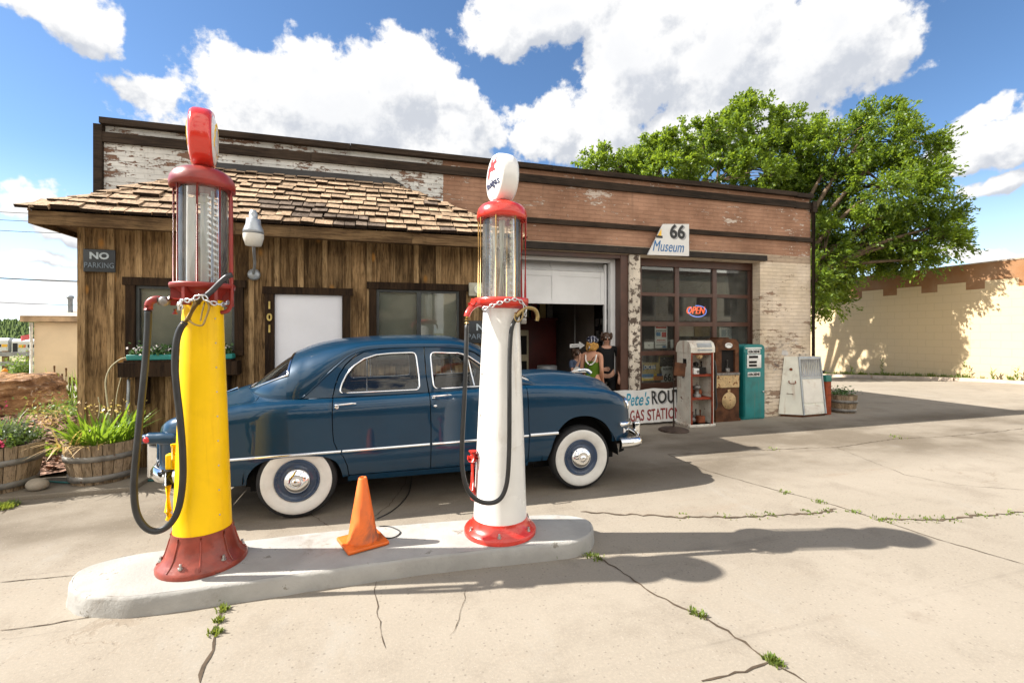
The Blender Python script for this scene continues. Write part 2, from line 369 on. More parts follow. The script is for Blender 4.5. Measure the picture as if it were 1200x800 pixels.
vo = nb.new('ShaderNodeTexVoronoi'); nb.put(vo.inputs['Vector'], v); vo.inputs['Scale'].default_value = 5.0
spot = nb.m('MULTIPLY', nb.ramp(vo.outputs['Distance'], .018, .05, 1, 0), nb.ramp(nb.sep(vo.outputs['Color'])[0], .62, .7))
c = nb.mix(nb.m('MULTIPLY', spot, .75), c, (.09, .07, .055))
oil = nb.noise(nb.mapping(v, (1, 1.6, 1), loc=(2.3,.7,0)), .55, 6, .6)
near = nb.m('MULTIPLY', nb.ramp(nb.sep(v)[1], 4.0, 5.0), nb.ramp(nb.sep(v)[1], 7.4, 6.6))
c = nb.mix(nb.m('MULTIPLY', near, nb.ramp(oil, .38, .62, .30, .78)), c, (.098, .078, .056))  # oil stain under the car, darkened further to deepen the shade there
vc = nb.new('ShaderNodeTexVoronoi', feature='DISTANCE_TO_EDGE'); nb.put(vc.inputs['Vector'], nb.vm('ADD', nb.mapping(v, (1,1,1)), nb.vm('MULTIPLY', nb.noisec(v, 2.2, 5, .6), (.9,.9,0)))); vc.inputs['Scale'].default_value = .42
hair = nb.m('MULTIPLY', nb.ramp(vc.outputs[0], .002, .0055, 1, 0), nb.ramp(nb.noise(v, .7, 4, .6), .50, .6))
c = nb.mix(nb.m('MULTIPLY', hair, .55), c, (.2, .16, .12))
drip = nb.noise(nb.mapping(v, (1,1.3,1), loc=(9,2,0)), 1.35, 9, .72); c = nb.mix(nb.m('MULTIPLY', nb.ramp(drip, .62, .72), .35), c, (.16, .125, .095))
sp2 = nb.new('ShaderNodeTexVoronoi'); nb.put(sp2.inputs['Vector'], v); sp2.inputs['Scale'].default_value = 34; s2_ = nb.m('MULTIPLY', nb.ramp(sp2.outputs['Distance'], .10, .30, 1, 0), nb.ramp(nb.sep(sp2.outputs['Color'])[0], .55, .8)); c = nb.mix(nb.m('MULTIPLY', s2_, .45), c, (.085, .07, .055))
sp3 = nb.new('ShaderNodeTexVoronoi'); nb.put(sp3.inputs['Vector'], v); sp3.inputs['Scale'].default_value = 60; s3_ = nb.m('MULTIPLY', nb.ramp(sp3.outputs['Distance'], .12, .32, 1, 0), nb.ramp(nb.sep(sp3.outputs['Color'])[1], .6, .85)); c = nb.mix(nb.m('MULTIPLY', s3_, .35), c, (.36, .33, .29))
tm = nb.noise(nb.mapping(v, (.12, 5.5, 1), rot=(0,0,.10), loc=(0,1.7,0)), 1.0, 4, .6); c = nb.mix(nb.m('MULTIPLY', nb.ramp(tm, .60, .72, 0, .34), nb.ramp(mid, .35, .6)), c, (.10, .085, .07))
nb.put(p.inputs['Base Color'], c); nb.put(p.inputs['Roughness'], nb.ramp(mid, .3, .7, .78, .95)); p.inputs['Specular IOR Level'].default_value = .15
nb.put(p.inputs['Normal'], nb.bump(nb.m('ADD', nb.m('MULTIPLY', fine, .6), nb.m('SUBTRACT', nb.m('MULTIPLY', mid, 1.5), nb.m('MULTIPLY', hair, 1.2))), .32, .008))
fr = lambda a, b, n: [a+(b-a)*i/n for i in range(n+1)]
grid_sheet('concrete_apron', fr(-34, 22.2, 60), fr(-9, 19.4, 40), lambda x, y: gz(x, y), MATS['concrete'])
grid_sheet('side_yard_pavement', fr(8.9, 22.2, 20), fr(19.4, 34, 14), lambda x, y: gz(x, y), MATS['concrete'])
mat('asphalt', (.06, .06, .062), .9, var=.25, scale=1.5, bump=.3, bscale=90)
grid_sheet('road', fr(-120, 120, 60), fr(-26, -9, 6), lambda x, y: .004, MATS['asphalt'])
# cracks and joints in the concrete: dark open ribbons
def jag(pts, amp, step=.05):
    out = []
    for a, b in zip(pts[:-1], pts[1:]):
        n = max(1, int((b-a).length/step)); nrm = Vector((-(b-a).y, (b-a).x, 0)).normalized()
        for i in range(n): out.append(a.lerp(b, i/n)+nrm*(random.uniform(-amp, amp)))
    out.append(pts[-1]); return out
CR = [ # (pixels in the photograph, width, waviness)
 ([(696,650),(727,668),(770,698),(822,722),(862,746),(902,774),(945,800)], .016, .012), ([(902,774),(872,786),(822,798)], .012, .012),
 ([(782,532),(830,552),(905,573),(965,588),(1025,607),(1100,632),(1200,661)], .010, .006),
 ([(680,600),(700,601),(760,604),(800,606),(850,606),(905,604),(950,602),(980,596)], .03, .022),
 ([(1026,609),(1060,608),(1100,609),(1150,604),(1200,600)], .032, .022),
 ([(782,532),(840,530),(900,527),(940,525),(980,524),(1050,514),(1115,511),(1200,502)], .012, .016),
 ([(980,524),(1060,556),(1120,568),(1200,574)], .006, .014), ([(1115,511),(1160,515),(1200,517)], .008, .01),
 ([(264,697),(258,722),(250,745),(248,762),(238,780),(234,800)], .016, .012),
 ([(0,682),(45,678),(87,674)], .008, .004), ([(0,739),(60,731),(127,719)], .008, .005), ([(2,602),(16,588),(31,574)], .012, .004),
 ([(440,680),(441,700),(446,735),(452,760)], .005, .012), ([(545,690),(541,720),(527,745)], .004, .014),
 ([(430,610),(446,600),(458,590),(474,568),(478,548)], .008, .01), ([(384,616),(362,600),(356,586)], .006, .008),
 ([(860,470),(980,474),(1100,470),(1200,472)], .008, .01)]
mb = MB(); weedspots = []
for px, w, amp in CR:
    pts = jag([on_g(*q) for q in px], amp); n = len(pts)
    L = []; R = []
    for i, q in enumerate(pts):
        t = (pts[min(i+1, n-1)]-pts[max(i-1, 0)]); t.z = 0; t.normalize(); nn = Vector((-t.y, t.x, 0)); ww = w*.5*random.uniform(.35, 1.3)*(.35 if i in (0, n-1) else 1)
        z = gz(q.x, q.y)+.004; L.append((q.x+nn.x*ww, q.y+nn.y*ww, z)); R.append((q.x-nn.x*ww, q.y-nn.y*ww, z))
    mb.add(L+R, [(i, n+i, n+i+1, i+1) for i in range(n-1)])
mat('crack_dirt', (.075, .055, .038), .95, var=.3, scale=9)
tag(mb.build('pavement_cracks', MATS['crack_dirt']), kind='structure')
leaf_mat('weed', (.07, .13, .02), (.22, .26, .06), .3)
def tuft(V, c, n, h, spread, w=.006, lean=.7):
    for _ in range(n):
        a = random.uniform(0, 2*PI); r = random.uniform(0, spread); b = Vector((c[0]+r*math.cos(a), c[1]+r*math.sin(a), c[2]))
        d = Vector((math.cos(a)*random.uniform(0, lean), math.sin(a)*random.uniform(0, lean), 1)).normalized(); L = h*random.uniform(.5, 1.2)
        s = Vector((-math.sin(a+random.uniform(-1,1)), math.cos(a), 0)).normalized()*w*random.uniform(.6, 1.5)
        t = b+d*L; mid = b+d*L*.55+Vector((d.x, d.y, 0))*-.1*L
        V += [b-s*.6, b+s*.6, mid+s, mid-s, mid-s, mid+s, t+s*.15, t-s*.15]
V = []
for (px, py, n, h, sp) in [(263,704,60,.035,.04),(261,715,50,.035,.04),(257,728,40,.03,.03),(252,742,50,.03,.04),(264,699,30,.06,.03),(653,652,60,.03,.07),(700,654,40,.03,.06),(690,651,30,.03,.05),(820,722,40,.03,.04),(812,718,20,.03,.03),
        (903,774,60,.035,.04),(912,780,30,.03,.03),(800,605.5,14,.018,.10),(850,606,16,.018,.10),(885,605,24,.02,.10),(905,604,20,.02,.1),(950,602,30,.02,.10),(968,598.5,24,.02,.08),(1034,608.7,40,.022,.10),(1055,608,24,.02,.12),(1085,608.5,30,.02,.12),(1108,608.5,22,.02,.12),(1150,604,26,.02,.14),(1185,601,22,.02,.12),
        (920,577,30,.025,.08),(960,588,30,.025,.08),(1000,600,30,.025,.08),(8,594,160,.05,.10),(0,596,120,.05,.10),(38,568,140,.05,.11),(30,570,80,.05,.08),(905,527,20,.03,.1),(1050,512,30,.03,.2)]:
    q = on_g(px, py); tuft(V, (q.x, q.y, gz(q.x, q.y)), n, h, sp)
tag(quads_object('weeds', V, MATS['weed']), 'small green weeds growing out of the concrete cracks', 'weeds', kind='stuff')
# ------------------------------------------------------------------ pump island
mat('island_concrete', (.32, .31, .29), .85, var=.12, scale=3, bump=.35, bscale=45, chips=((.20,.185,.16), .37, 6), grime=((.20,.17,.14), .8, 2.6))
ZI = .12
front = [on_g(*q, ZI) for q in [(128,700),(160,699),(245,688),(330,676),(400,666),(480,655),(560,646),(640,638),(672,634)]]
right = [on_g(*q, ZI) for q in [(688,628),(695,620),(692,610),(675,604)]]
back = [on_g(*q, ZI) for q in [(640,602),(560,607),(480,613),(380,622),(300,631),(220,640),(160,648),(120,657)]]
left = [on_g(*q, ZI) for q in [(95,666),(82,678),(82,690),(98,698)]]
out = [(q.x, q.y) for q in front+right+back+left]
def inset(poly, d):
    n = len(poly); c = Vector((sum(q[0] for q in poly)/n, sum(q[1] for q in poly)/n)); o = []
    for i in range(n):
        t = Vector(poly[(i+1) % n])-Vector(poly[i-1]); nn = Vector((-t.y, t.x)).normalized(); o.append((poly[i][0]+nn.x*d, poly[i][1]+nn.y*d))
    return o
sp = smooth_path([Vector((*q, 0)) for q in out+[out[0]]], 4)[:-1]; out = [(q.x, q.y) for q in sp]
rings = [(inset(out, -.012), -.02), (inset(out, -.006), .05), (inset(out, 0), .10), (inset(out, .006), .113), (inset(out, .018), ZI)]
mb = MB(); n = len(out)
vs = [(x+random.uniform(-.004,.004), y+random.uniform(-.004,.004), z) for r, z in rings for x, y in r]
mb.add(vs, [(k*n+i, k*n+(i+1) % n, (k+1)*n+(i+1) % n, (k+1)*n+i) for k in range(4) for i in range(n)], 0, True)
tri = mgeo.tessellate_polygon([[Vector((x, y, 0)) for x, y in rings[-1][0]]])
mb.add([(x, y, ZI) for x, y in rings[-1][0]], [tuple(t) if (Vector(rings[-1][0][t[1]])-Vector(rings[-1][0][t[0]])).cross(Vector(rings[-1][0][t[2]])-Vector(rings[-1][0][t[0]])) > 0 else tuple(reversed(t)) for t in tri])
island_ob = mb.build('pump_island', MATS['island_concrete']); tag(island_ob, 'long low pale concrete island with rounded ends under both tall pumps', 'pump island')
def bw(mb, name, mats, root):
    """part whose vertices are in world coordinates"""
    o = mb.build(name, mats); o.parent = root; o.matrix_parent_inverse = Matrix.Translation(-Vector(root.location)); return o
def wp(o, root): o.parent = root; o.matrix_parent_inverse = Matrix.Translation(-Vector(root.location)); return o
# ------------------------------------------------------------------ the long brick garage
YF = 7.6; XL, XR, ZT = -3.69, 8.83, 4.66
m, nb, p = base_mat('painted_brick'); v = pos(nb); X, Y_, Z = nb.sep(v)
flat = nb.comb(nb.m('ADD', X, Y_), Z, 0.0)
bt = nb.new('ShaderNodeTexBrick'); nb.put(bt.inputs['Vector'], flat); bt.inputs['Scale'].default_value = 1; bt.inputs['Brick Width'].default_value = .225; bt.inputs['Row Height'].default_value = .075
bt.inputs['Mortar Size'].default_value = .007; bt.inputs['Mortar Smooth'].default_value = .3; bt.inputs['Color1'].default_value = (.9,.9,.9,1); bt.inputs['Color2'].default_value = (1,1,1,1); bt.inputs['Mortar'].default_value = (.0,.0,.0,1)
bc = bt.outputs['Color']; mort = bt.outputs['Fac']
st = nb.mapping(v, (.45, .45, 1.5)); ch = nb.noise(st, 4.6, 10, .74); ch2 = nb.noise(nb.mapping(v, (.55,.55,1.5), loc=(7,3,1)), 1.5, 5, .6)
isw = nb.m('LESS_THAN', nb.m('ADD', X, nb.m('MULTIPLY', nb.m('SUBTRACT', ch, .5), .05)), .985)      # whitewashed stretch on the left
up = nb.m('GREATER_THAN', nb.m('ADD', Z, nb.m('MULTIPLY', nb.m('SUBTRACT', ch2, .5), .04)), 3.36)
mott = nb.ramp(nb.noise(v, 2.2, 6, .6), .3, .7, .86, 1.1); bv = nb.ramp(nb.sep(bc)[0], .88, 1, .93, 1.04)
brown = nb.mix(nb.ramp(nb.noise(v, .8, 5, .6), .35, .65), (.265, .145, .094), (.39, .225, .15)); cream = nb.mix(nb.ramp(nb.noise(v, 1.3, 5, .6), .35, .65), (.58, .48, .36), (.66, .56, .45))
conc = nb.m('MULTIPLY', nb.m('GREATER_THAN', Z, 3.2), nb.m('SUBTRACT', 1.0, up))
paint = nb.mix(up, cream, brown); paint = nb.mix(conc, paint, (.40, .31, .23)); paint = nb.mix(isw, paint, (.62, .61, .58))
sc = nb.new('ShaderNodeVectorMath', operation='SCALE'); nb.put(sc.inputs[0], paint); nb.put(sc.inputs['Scale'], nb.m('MULTIPLY', mott, bv)); paint = sc.outputs[0]
under = nb.mix(up, (.30, .21, .15), (.58, .49, .42)); under = nb.mix(isw, under, (.20, .12, .085))
lowband = nb.m('MULTIPLY', nb.ramp(Z, .75, 1.1), nb.ramp(Z, 1.75, 1.35)); lowx = nb.ramp(nb.m('ABSOLUTE', nb.m('SUBTRACT', X, 8.2)), .75, .3)
lb = nb.m('MULTIPLY', lowband, lowx)
thr = nb.m('SUBTRACT', nb.m('SUBTRACT', .598, nb.m('MULTIPLY', nb.m('SUBTRACT', ch2, .5), .40)), nb.m('ADD', nb.m('MULTIPLY', isw, .05), nb.m('ADD', nb.m('MULTIPLY', lb, .09), nb.m('MULTIPLY', nb.ramp(Z, .5, .0), .08))))
thr = nb.m('ADD', thr, nb.m('MULTIPLY', nb.m('MULTIPLY', up, nb.m('SUBTRACT', 1.0, isw)), .028))
thr = nb.m('SUBTRACT', thr, nb.m('MULTIPLY', mort, .035))
cf = nb.noise(nb.mapping(v, (.5,.5,1.1), loc=(1,9,4)), 15, 7, .68); thf = nb.m('SUBTRACT', nb.m('SUBTRACT', .632, nb.m('MULTIPLY', nb.m('SUBTRACT', ch2, .5), .5)), nb.m('ADD', nb.m('MULTIPLY', isw, .05), nb.m('MULTIPLY', lb, .07)))
chip = nb.m('MAXIMUM', nb.ramp(nb.m('SUBTRACT', ch, thr), .0, .022), nb.ramp(nb.m('SUBTRACT', cf, thf), .0, .03))
c = nb.mix(chip, paint, under); soot = nb.m('MULTIPLY', lb, nb.ramp(nb.noise(nb.mapping(v, (.7,.7,1.3)), 9, 8, .75), .52, .6)); c = nb.mix(nb.m('MULTIPLY', soot, .75), c, (.10, .095, .10))
bl = nb.m('MULTIPLY', lb, nb.ramp(nb.noise(nb.mapping(v, (.6,.6,1.2), loc=(3,1,8)), 5, 7, .7), .55, .62)); c = nb.mix(nb.m('MULTIPLY', bl, .6), c, (.52, .55, .60))
run = nb.noise(nb.mapping(v, (6, 6, .25)), 1.5, 5, .6); c = nb.mix(nb.m('MULTIPLY', nb.ramp(run, .56, .78, 0, .45), nb.ramp(Z, 3.5, 4.6)), c, (.12, .085, .06))
nb.put(p.inputs['Base Color'], c); p.inputs['Roughness'].default_value = .88; p.inputs['Specular IOR Level'].default_value = .1
hh = nb.m('ADD', nb.m('MULTIPLY', mort, -1.0), nb.m('ADD', nb.m('MULTIPLY', chip, -.6), nb.m('MULTIPLY', nb.noise(v, 30, 4, .6), .5)))
nb.put(p.inputs['Normal'], nb.bump(hh, .75, .012))
wood_mat('dark_trim', (.017, .012, .009), (.045, .031, .022), 'x', .75, .2)
mat('steel_lintel', (.025, .019, .015), .6, var=.4, scale=6, bump=.2, chips=((.16,.08,.04), .33, 9))
mat('brown_paint', (.075, .032, .02), .42, var=.2, scale=4, bump=.08)
mat('door_white', (.74, .745, .75), .45, var=.06, scale=2)
mat('room_wall', (.27, .23, .20), .9, var=.2, scale=1); mat('room_floor', (.16, .145, .13), .7, var=.25, scale=2); mat('room_dark', (.05, .043, .04), .9)
mat('pilaster_paint', (.56, .50, .42), .9, var=.2, scale=3, bump=.9, bscale=28, chips=((.10,.075,.06), .475, 9))
bld = thing('brick_garage', 'long single storey brick garage, whitewashed left, brown and cream right, with two bays', 'building', (2.5, YF, 0))
OX = [2.05, 4.30, 4.46, 4.69, 7.5]; ZH = 3.2        # bay 1 from..to, pilaster from..to, bay 2 right edge
w = MB()
w.box(XL, XR, YF, YF+.3, ZH, 4.50); w.box(XL, OX[0], YF, YF+.3, -.05, ZH); w.box(OX[4], XR, YF, YF+.3, -.05, ZH)
w.box(XL, XR, YF+.035, YF+.3, 4.50, ZT-.04)
w.box(XL, XL+.3, YF+.3, YF+13, -.3, 4.5); w.box(XR-.3, XR, YF+.3, YF+13, -1.2, 4.5); w.box(XL, XR, YF+12.7, YF+13, -.5, 4.5)
bw(w, 'wall', MATS['painted_brick'], bld)
r = MB(); r.box(XL+.3, XR-.3, YF+.3, YF+12.7, 4.0, 4.1); bw(r, 'roof', MATS['asphalt'], bld)
t = MB(); x = XL-.03
while x < XR:                                       # parapet cap in lengths of board, edges a little out of line
    L = min(random.uniform(2.2, 3.4), XR+.03-x); dz = random.uniform(-.008, .008); t.box(x, x+L-.006, YF-.06, YF+.32, ZT-.05+dz, ZT+.035+dz); x += L
x = XL-.03
while x < XR:
    L = min(random.uniform(2.6, 3.8), XR+.03-x); dz = random.uniform(-.006, .006); t.box(x, x+L-.005, YF-.045, YF-.002, 4.37+dz, 4.505+dz); x += L
bw(t, 'parapet_trim', MATS['dark_trim'], bld)
t = MB(); x = 1.4
while x < XR:
    L = min(3.1, XR+.02-x); t.box(x, x+L-.004, YF-.05, YF-.002, 3.665, 3.755); x += L
bw(t, 'band_trim', MATS['dark_trim'], bld)
t = MB(); t.box(XL-.10, XL-.002, YF-.05, YF+.2, 2.6, 4.60); bw(t, 'corner_board', MATS['dark_trim'], bld)
t = MB(); t.tube([(XR+.03, YF-.04, .1), (XR+.03, YF-.04, 4.48)], .04, 10); t.box(XR-.03, XR+.08, YF-.09, YF-.002, 4.30, 4.52); bw(t, 'downpipe', MATS['dark_trim'], bld)
t = MB(); t.box(1.7, 5.15, YF-.07, YF-.003, 3.215, 3.335); t.box(5.16, 7.62, YF-.065, YF-.003, 3.215, 3.32); bw(t, 'lintel', MATS['steel_lintel'], bld)
t = MB(); t.box(OX[2], OX[3], YF-.02, YF+.3, -.02, ZH); bw(t, 'pilaster', MATS['pilaster_paint'], bld)
t = MB(); t.box(OX[1], OX[2]-.002, YF+.02, YF+.3, 0, ZH); t.box(OX[0]-.12, OX[0]-.002, YF-.02, YF+.3, 0, ZH); t.box(OX[0], OX[1], YF+.03, YF+.29, 3.13, ZH-.003); bw(t, 'door_frame', MATS['brown_paint'], bld)
# raised white sectional door, track and the tilted upper section
d = MB()
x0, x1 = OX[0]+.02, OX[1]-.12
def panel(mb, mtx, x0, x1, h):
    mb.box(x0, x1, 0, .045, 0, h-.006, 0, mtx)
    for a, b in ((x0, x0+.13), ((x0+x1)/2-.07, (x0+x1)/2+.07), (x1-.13, x1)): mb.box(a, b, -.014, -.001, .0, h-.006, 0, mtx)
    for a, b in ((.0, .09), (h-.10, h-.006)):
        mb.box(x0+.132, (x0+x1)/2-.072, -.012, -.001, a, b, 0, mtx); mb.box((x0+x1)/2+.072, x1-.132, -.012, -.001, a, b, 0, mtx)
panel(d, Matrix.Translation((0, YF+.36, 2.28)), x0, x1, .62)
panel(d, Matrix.Translation((0, YF+.365, 2.905)) @ Matrix.Rotation(math.radians(-38), 4, 'X'), x0, x1, .5)
bw(d, 'garage_door', MATS['door_white'], bld)
t = MB(); t.box(OX[1]-.10, OX[1]-.003, YF+.22, YF+.34, 0, 3.128); t.box(OX[0], OX[1]-.103, YF+.22, YF+.3, 3.07, 3.127); t.box(OX[1]-.17, OX[1]-.13, YF+.33, YF+.40, 0, 3.05); bw(t, 'door_track', MATS['door_white'], bld)
# workshop inside
r = MB(); r.box(-.5, 8.5, YF+.31, YF+5.2, -.01, .012); bw(r, 'room_floor', MATS['room_floor'], bld)
r = MB(); r.box(-.5, 8.5, YF+5.2, YF+5.3, 0, 3.6); r.box(-.6, -.5, YF+.31, YF+5.2, 0, 3.6); r.box(4.38, 4.50, YF+.32, YF+5.2, 0, 3.6); r.box(-.6, 8.5, YF+.31, YF+5.2, 3.5, 3.6); bw(r, 'room_wall', MATS['room_wall'], bld)
# glazed bay: brown frame, 3 x 4 panes over a solid panel, set back in the opening
YD = YF+.30
cols = [(fx(751,YD), fx(790,YD)), (fx(795,YD), fx(834,YD)), (fx(839,YD), fx(876,YD))]
rows = [(on_y(770,343,YD).z+.0, on_y(770,309,YD).z), (on_y(770,377,YD).z, on_y(770,347,YD).z), (on_y(770,411,YD).z, on_y(770,382,YD).z), (on_y(770,448,YD).z, on_y(770,416,YD).z)]
f = MB(); xa, xb = OX[3]+.002, OX[4]-.002
def bar(x0, x1, z0, z1, y0=YD-.03, y1=YD+.05): f.box(x0, x1, y0, y1, z0, z1, bev=.006)
bar(xa, cols[0][0], .02, 3.05); bar(cols[2][1], cols[2][1]+.16, .02, 3.05)
for a, b in ((cols[0][1], cols[1][0]), (cols[1][1], cols[2][0])): bar(a, b, rows[3][0], rows[0][1], YD-.028)
zs = [(rows[0][1], 3.05), (rows[1][1], rows[0][0]), (rows[2][1], rows[1][0]), (rows[3][1], rows[2][0]), (.30, rows[3][0])]
for a, b in zs: f.box(cols[0][0], cols[2][1], YD-.024, YD+.046, a, b)
f.box(cols[0][0], cols[2][1], YD-.01, YD+.04, .02, .298)
gd = bw(f, 'window_wall', MATS['brown_paint'], bld)
f2 = MB(); f2.box(cols[2][1]+.162, xb, YD-.10, YD+.06, 0, ZH); f2.box(xa, cols[2][1]+.16, YD-.06, YD+.06, 3.052, ZH-.003); f2.box(cols[2][1]+.26, cols[2][1]+.32, YD-.16, YD-.102, 0, 3.15); bw(f2, 'bay_frame', MATS['brown_paint'], bld)
glass_mat('window_glass', (.86, .88, .86), 1.15, 0, .035)
for (a, b) in cols:
    for (z0, z1) in rows:
        g = MB(); g.box(a-.004, b+.004, YD+.0, YD+.006, z0-.004, z1+.004); o = g.build('pane', MATS['window_glass']); o.parent = gd; o.matrix_parent_inverse = Matrix.Identity(4)
mat('brass_strip', (.45, .33, .12), .4, .8)
t = MB(); t.box(cols[2][1]+.20, cols[2][1]+.225, YD-.13, YD-.101, 2.25, 3.1); bw(t, 'door_seal', MATS['brass_strip'], bld)
# ------------------------------------------------------------------ wooden office lean-to
YS = 6.8; SX0, SX1 = -3.52, 1.74; SZ = 3.0
wood_mat('board', (.085, .05, .022), (.30, .19, .092), 'z', .82, .30, (.022, .012, .006), .85, .9)
wood_mat('batten', (.18, .11, .05), (.38, .255, .13), 'z', .8, .2, (.05, .03, .015), .3, .5)
wood_mat('dark_frame', (.014, .008, .005), (.038, .022, .012), 'z', .8, .15)
wood_mat('fascia', (.075, .044, .022), (.19, .12, .06), 'x', .8, .2, (.04, .025, .012), 0, .6)
wood_mat('shingle', (.26, .18, .115), (.43, .31, .205), 'y', .85, .17, (.10, .065, .042), 0, .35, .6)
mat('dark_gap', (.012, .009, .007), .95)
sh = thing('wooden_office', 'lean-to office of weathered brown board and batten under a wood shingle hip roof', 'building', (-.9, YS, 0))
DOOR = (-1.39, -.53, 2.26); W1 = (-2.96, -1.86, 1.50, 2.33); W2 = (-.07, 1.12, 1.35, 2.36)
def hole(x): 
    hs = []
    if DOOR[0] < x < DOOR[1]: hs.append((-1, DOOR[2]))
    for q in (W1, W2):
        if q[0] < x < q[1]: hs.append((q[2], q[3]))
    return hs
b = MB(); edges = [SX0]; x = SX0
cuts = sorted({DOOR[0], DOOR[1], W1[0], W1[1], W2[0], W2[1]})
while x < SX1-.05:
    x = min(x+random.uniform(.27, .34), SX1); edges.append(x)
allx = sorted(set(edges+cuts))
for a, c2 in zip(allx[:-1], allx[1:]):
    if c2-a < .004: continue
    mid = (a+c2)/2; z = -.02; segs = []
    for h0, h1 in hole(mid): segs.append((z, h0)); z = h1
    segs.append((z, SZ+.25))
    for z0, z1 in segs:
        if z1 > z0+.01: b.box(a+.002, c2-.002, YS, YS+.03, z0, z1)
bw(b, 'board_wall', MATS['board'], sh)
b = MB()
for x in edges[:-1]+[SX1]:
    wd = random.uniform(.055, .08); z = -.01; segs = []
    for h0, h1 in hole(x): segs.append((z, h0-.1)); z = h1+.1
    segs.append((z, SZ+.22))
    for z0, z1 in segs:
        if z1 > z0+.05: b.box(x-wd/2, x+wd/2, YS-.028, YS-.001, z0, z1)
bw(b, 'battens', MATS['batten'], sh)
b = MB(); b.box(SX0, SX0+.05, YS+.031, YF-.003, -.02, SZ); b.box(SX1-.05, SX1, YS+.031, YF-.003, -.02, SZ); b.box(SX0+.05, SX1-.05, YS+.5, YS+.53, 0, SZ); bw(b, 'inner_wall', MATS['dark_gap'], sh)
# roof
EY, EZ = 6.38, 3.12; EL, ER = -3.80, 2.02; RL, RR, RY, RZ = -2.10, .08, 7.58, 4.13
sl_len = math.hypot(RY-EY, RZ-EZ); tilt = math.atan2(RZ-EZ, RY-EY)
u = MB(); u.add([(EL,EY,EZ),(ER,EY,EZ),(RR,RY,RZ),(RL,RY,RZ),(EL,RY,EZ),(ER,RY,EZ)], [(0,1,2,3),(4,0,3),(1,5,2)])
bw(u, 'roof_deck', MATS['dark_gap'], sh)
s = MB(); s2 = 1; rows_n = 10; ex = sl_len/rows_n
for k in range(rows_n):
    q0 = k*ex; f0 = q0/sl_len; xl = EL+(RL-EL)*f0; xr = ER+(RR-ER)*f0; x = xl-random.uniform(0, .1)
    while x < xr:
        wd = random.uniform(.13, .29); x2 = min(x+wd, xr+.03); 
        f1 = min(1, (q0+ex)/sl_len)
        dropo = random.uniform(-.018, .020); th = random.uniform(.032, .056); lift = random.uniform(.004, .02)+.012
        M = Matrix.Translation((0, EY, EZ)) @ Matrix.Rotation(tilt, 4, 'X') @ Matrix.Translation(((x+x2)/2, q0+dropo-.03, lift)) @ Matrix.Rotation(random.uniform(-.02, .02), 4, 'Z') @ Matrix.Rotation(-.055+random.uniform(-.03,.02), 4, 'X') @ Matrix.Rotation(random.uniform(-.035,.035), 4, 'Y')
        h2 = (x2-x)/2-.006; L = ex*1.55
        if q0+L > sl_len: L = sl_len-q0
        skl = (RL-EL)*L/sl_len if x <= xl+.02 else 0; skr = (RR-ER)*L/sl_len if x2 >= xr-.05 else 0
        vs = [(-h2,0,0),(h2,0,0),(h2+skr,L,0),(-h2+skl,L,0),(-h2,0,th),(h2,0,th),(h2+skr,L,th*.4),(-h2+skl,L,th*.4)]
        tgt = 0
        xm = (x+x2)/2
        if (2 <= k <= 3 and -1.45 < xm < -.75) or (k == 1 and -1.1 < xm < -.2) or (k == 0 and -.65 < xm < .0 and random.random() < .7) or random.random() < .015: tgt = 1  # stepped patch paints a shadow into the shingles; random strays are odd dark ones
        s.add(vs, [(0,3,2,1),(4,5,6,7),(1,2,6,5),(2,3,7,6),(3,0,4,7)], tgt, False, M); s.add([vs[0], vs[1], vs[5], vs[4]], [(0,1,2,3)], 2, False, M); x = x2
        if wd < .2 and random.random() < .1: x += .015
for A, B in (((EL,EY,EZ),(RL,RY,RZ)), ((ER,EY,EZ),(RR,RY,RZ))):            # hip caps
    A = Vector(A); B = Vector(B); n = 16; d = (B-A)/n
    for k in range(n):
        pA = A+d*k; side = Vector((0,0,1)).cross(d).normalized()
        for sgn in (1, -1):
            a0 = pA+Vector((0,0,.045+random.uniform(0,.015))); a1 = pA+d*1.35+Vector((0,0,.025)); o0 = side*sgn*.10+Vector((0,0,-.035))
            vs = [a0, a1, a1+o0, a0+o0]; s.add(vs+[q-Vector((0,0,.018)) for q in vs], [(0,1,2,3),(7,6,5,4),(0,3,7,4),(1,0,4,5),(2,1,5,6),(3,2,6,7)])
mat('shingle_end', (.022, .013, .008), .95, var=.4, scale=14)  # dark end grain, taken near black for the shade under each course
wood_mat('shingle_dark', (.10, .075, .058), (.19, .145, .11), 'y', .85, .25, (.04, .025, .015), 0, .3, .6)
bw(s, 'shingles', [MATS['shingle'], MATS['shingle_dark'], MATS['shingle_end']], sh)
t = MB(); t.box(RL-.3, RR+.1, YF-.10, YF-.004, RZ-.06, RZ+.07); t.add([(RR+.05,YF-.02,RZ+.05),(ER-.9,YF-.02,EZ+.42),(ER-.9,YF-.02,EZ+.5),(RR+.05,YF-.02,RZ+.13)], [(0,1,2,3)]); bw(t, 'flashing', MATS['asphalt'], sh)
t = MB(); x = EL
while x < ER-.01:
    L = min(random.uniform(1.9, 2.6), ER-x); t.box(x, x+L-.004, EY, EY+.035, EZ-.16, EZ-.012); x += L
t.box(EL, EL+.035, EY+.036, RY, EZ-.16, EZ-.012); t.box(ER-.035, ER, EY+.036, RY, EZ-.16, EZ-.012); bw(t, 'fascia', MATS['fascia'], sh)
t = MB(); t.box(EL+.036, ER-.036, EY+.036, YS+.1, EZ-.10, EZ-.08); t.box(EL+.036, SX0, YS+.1, RY, EZ-.10, EZ-.08); t.box(SX1, ER-.036, YS+.1, RY, EZ-.10, EZ-.08); bw(t, 'soffit', MATS['fascia'], sh)
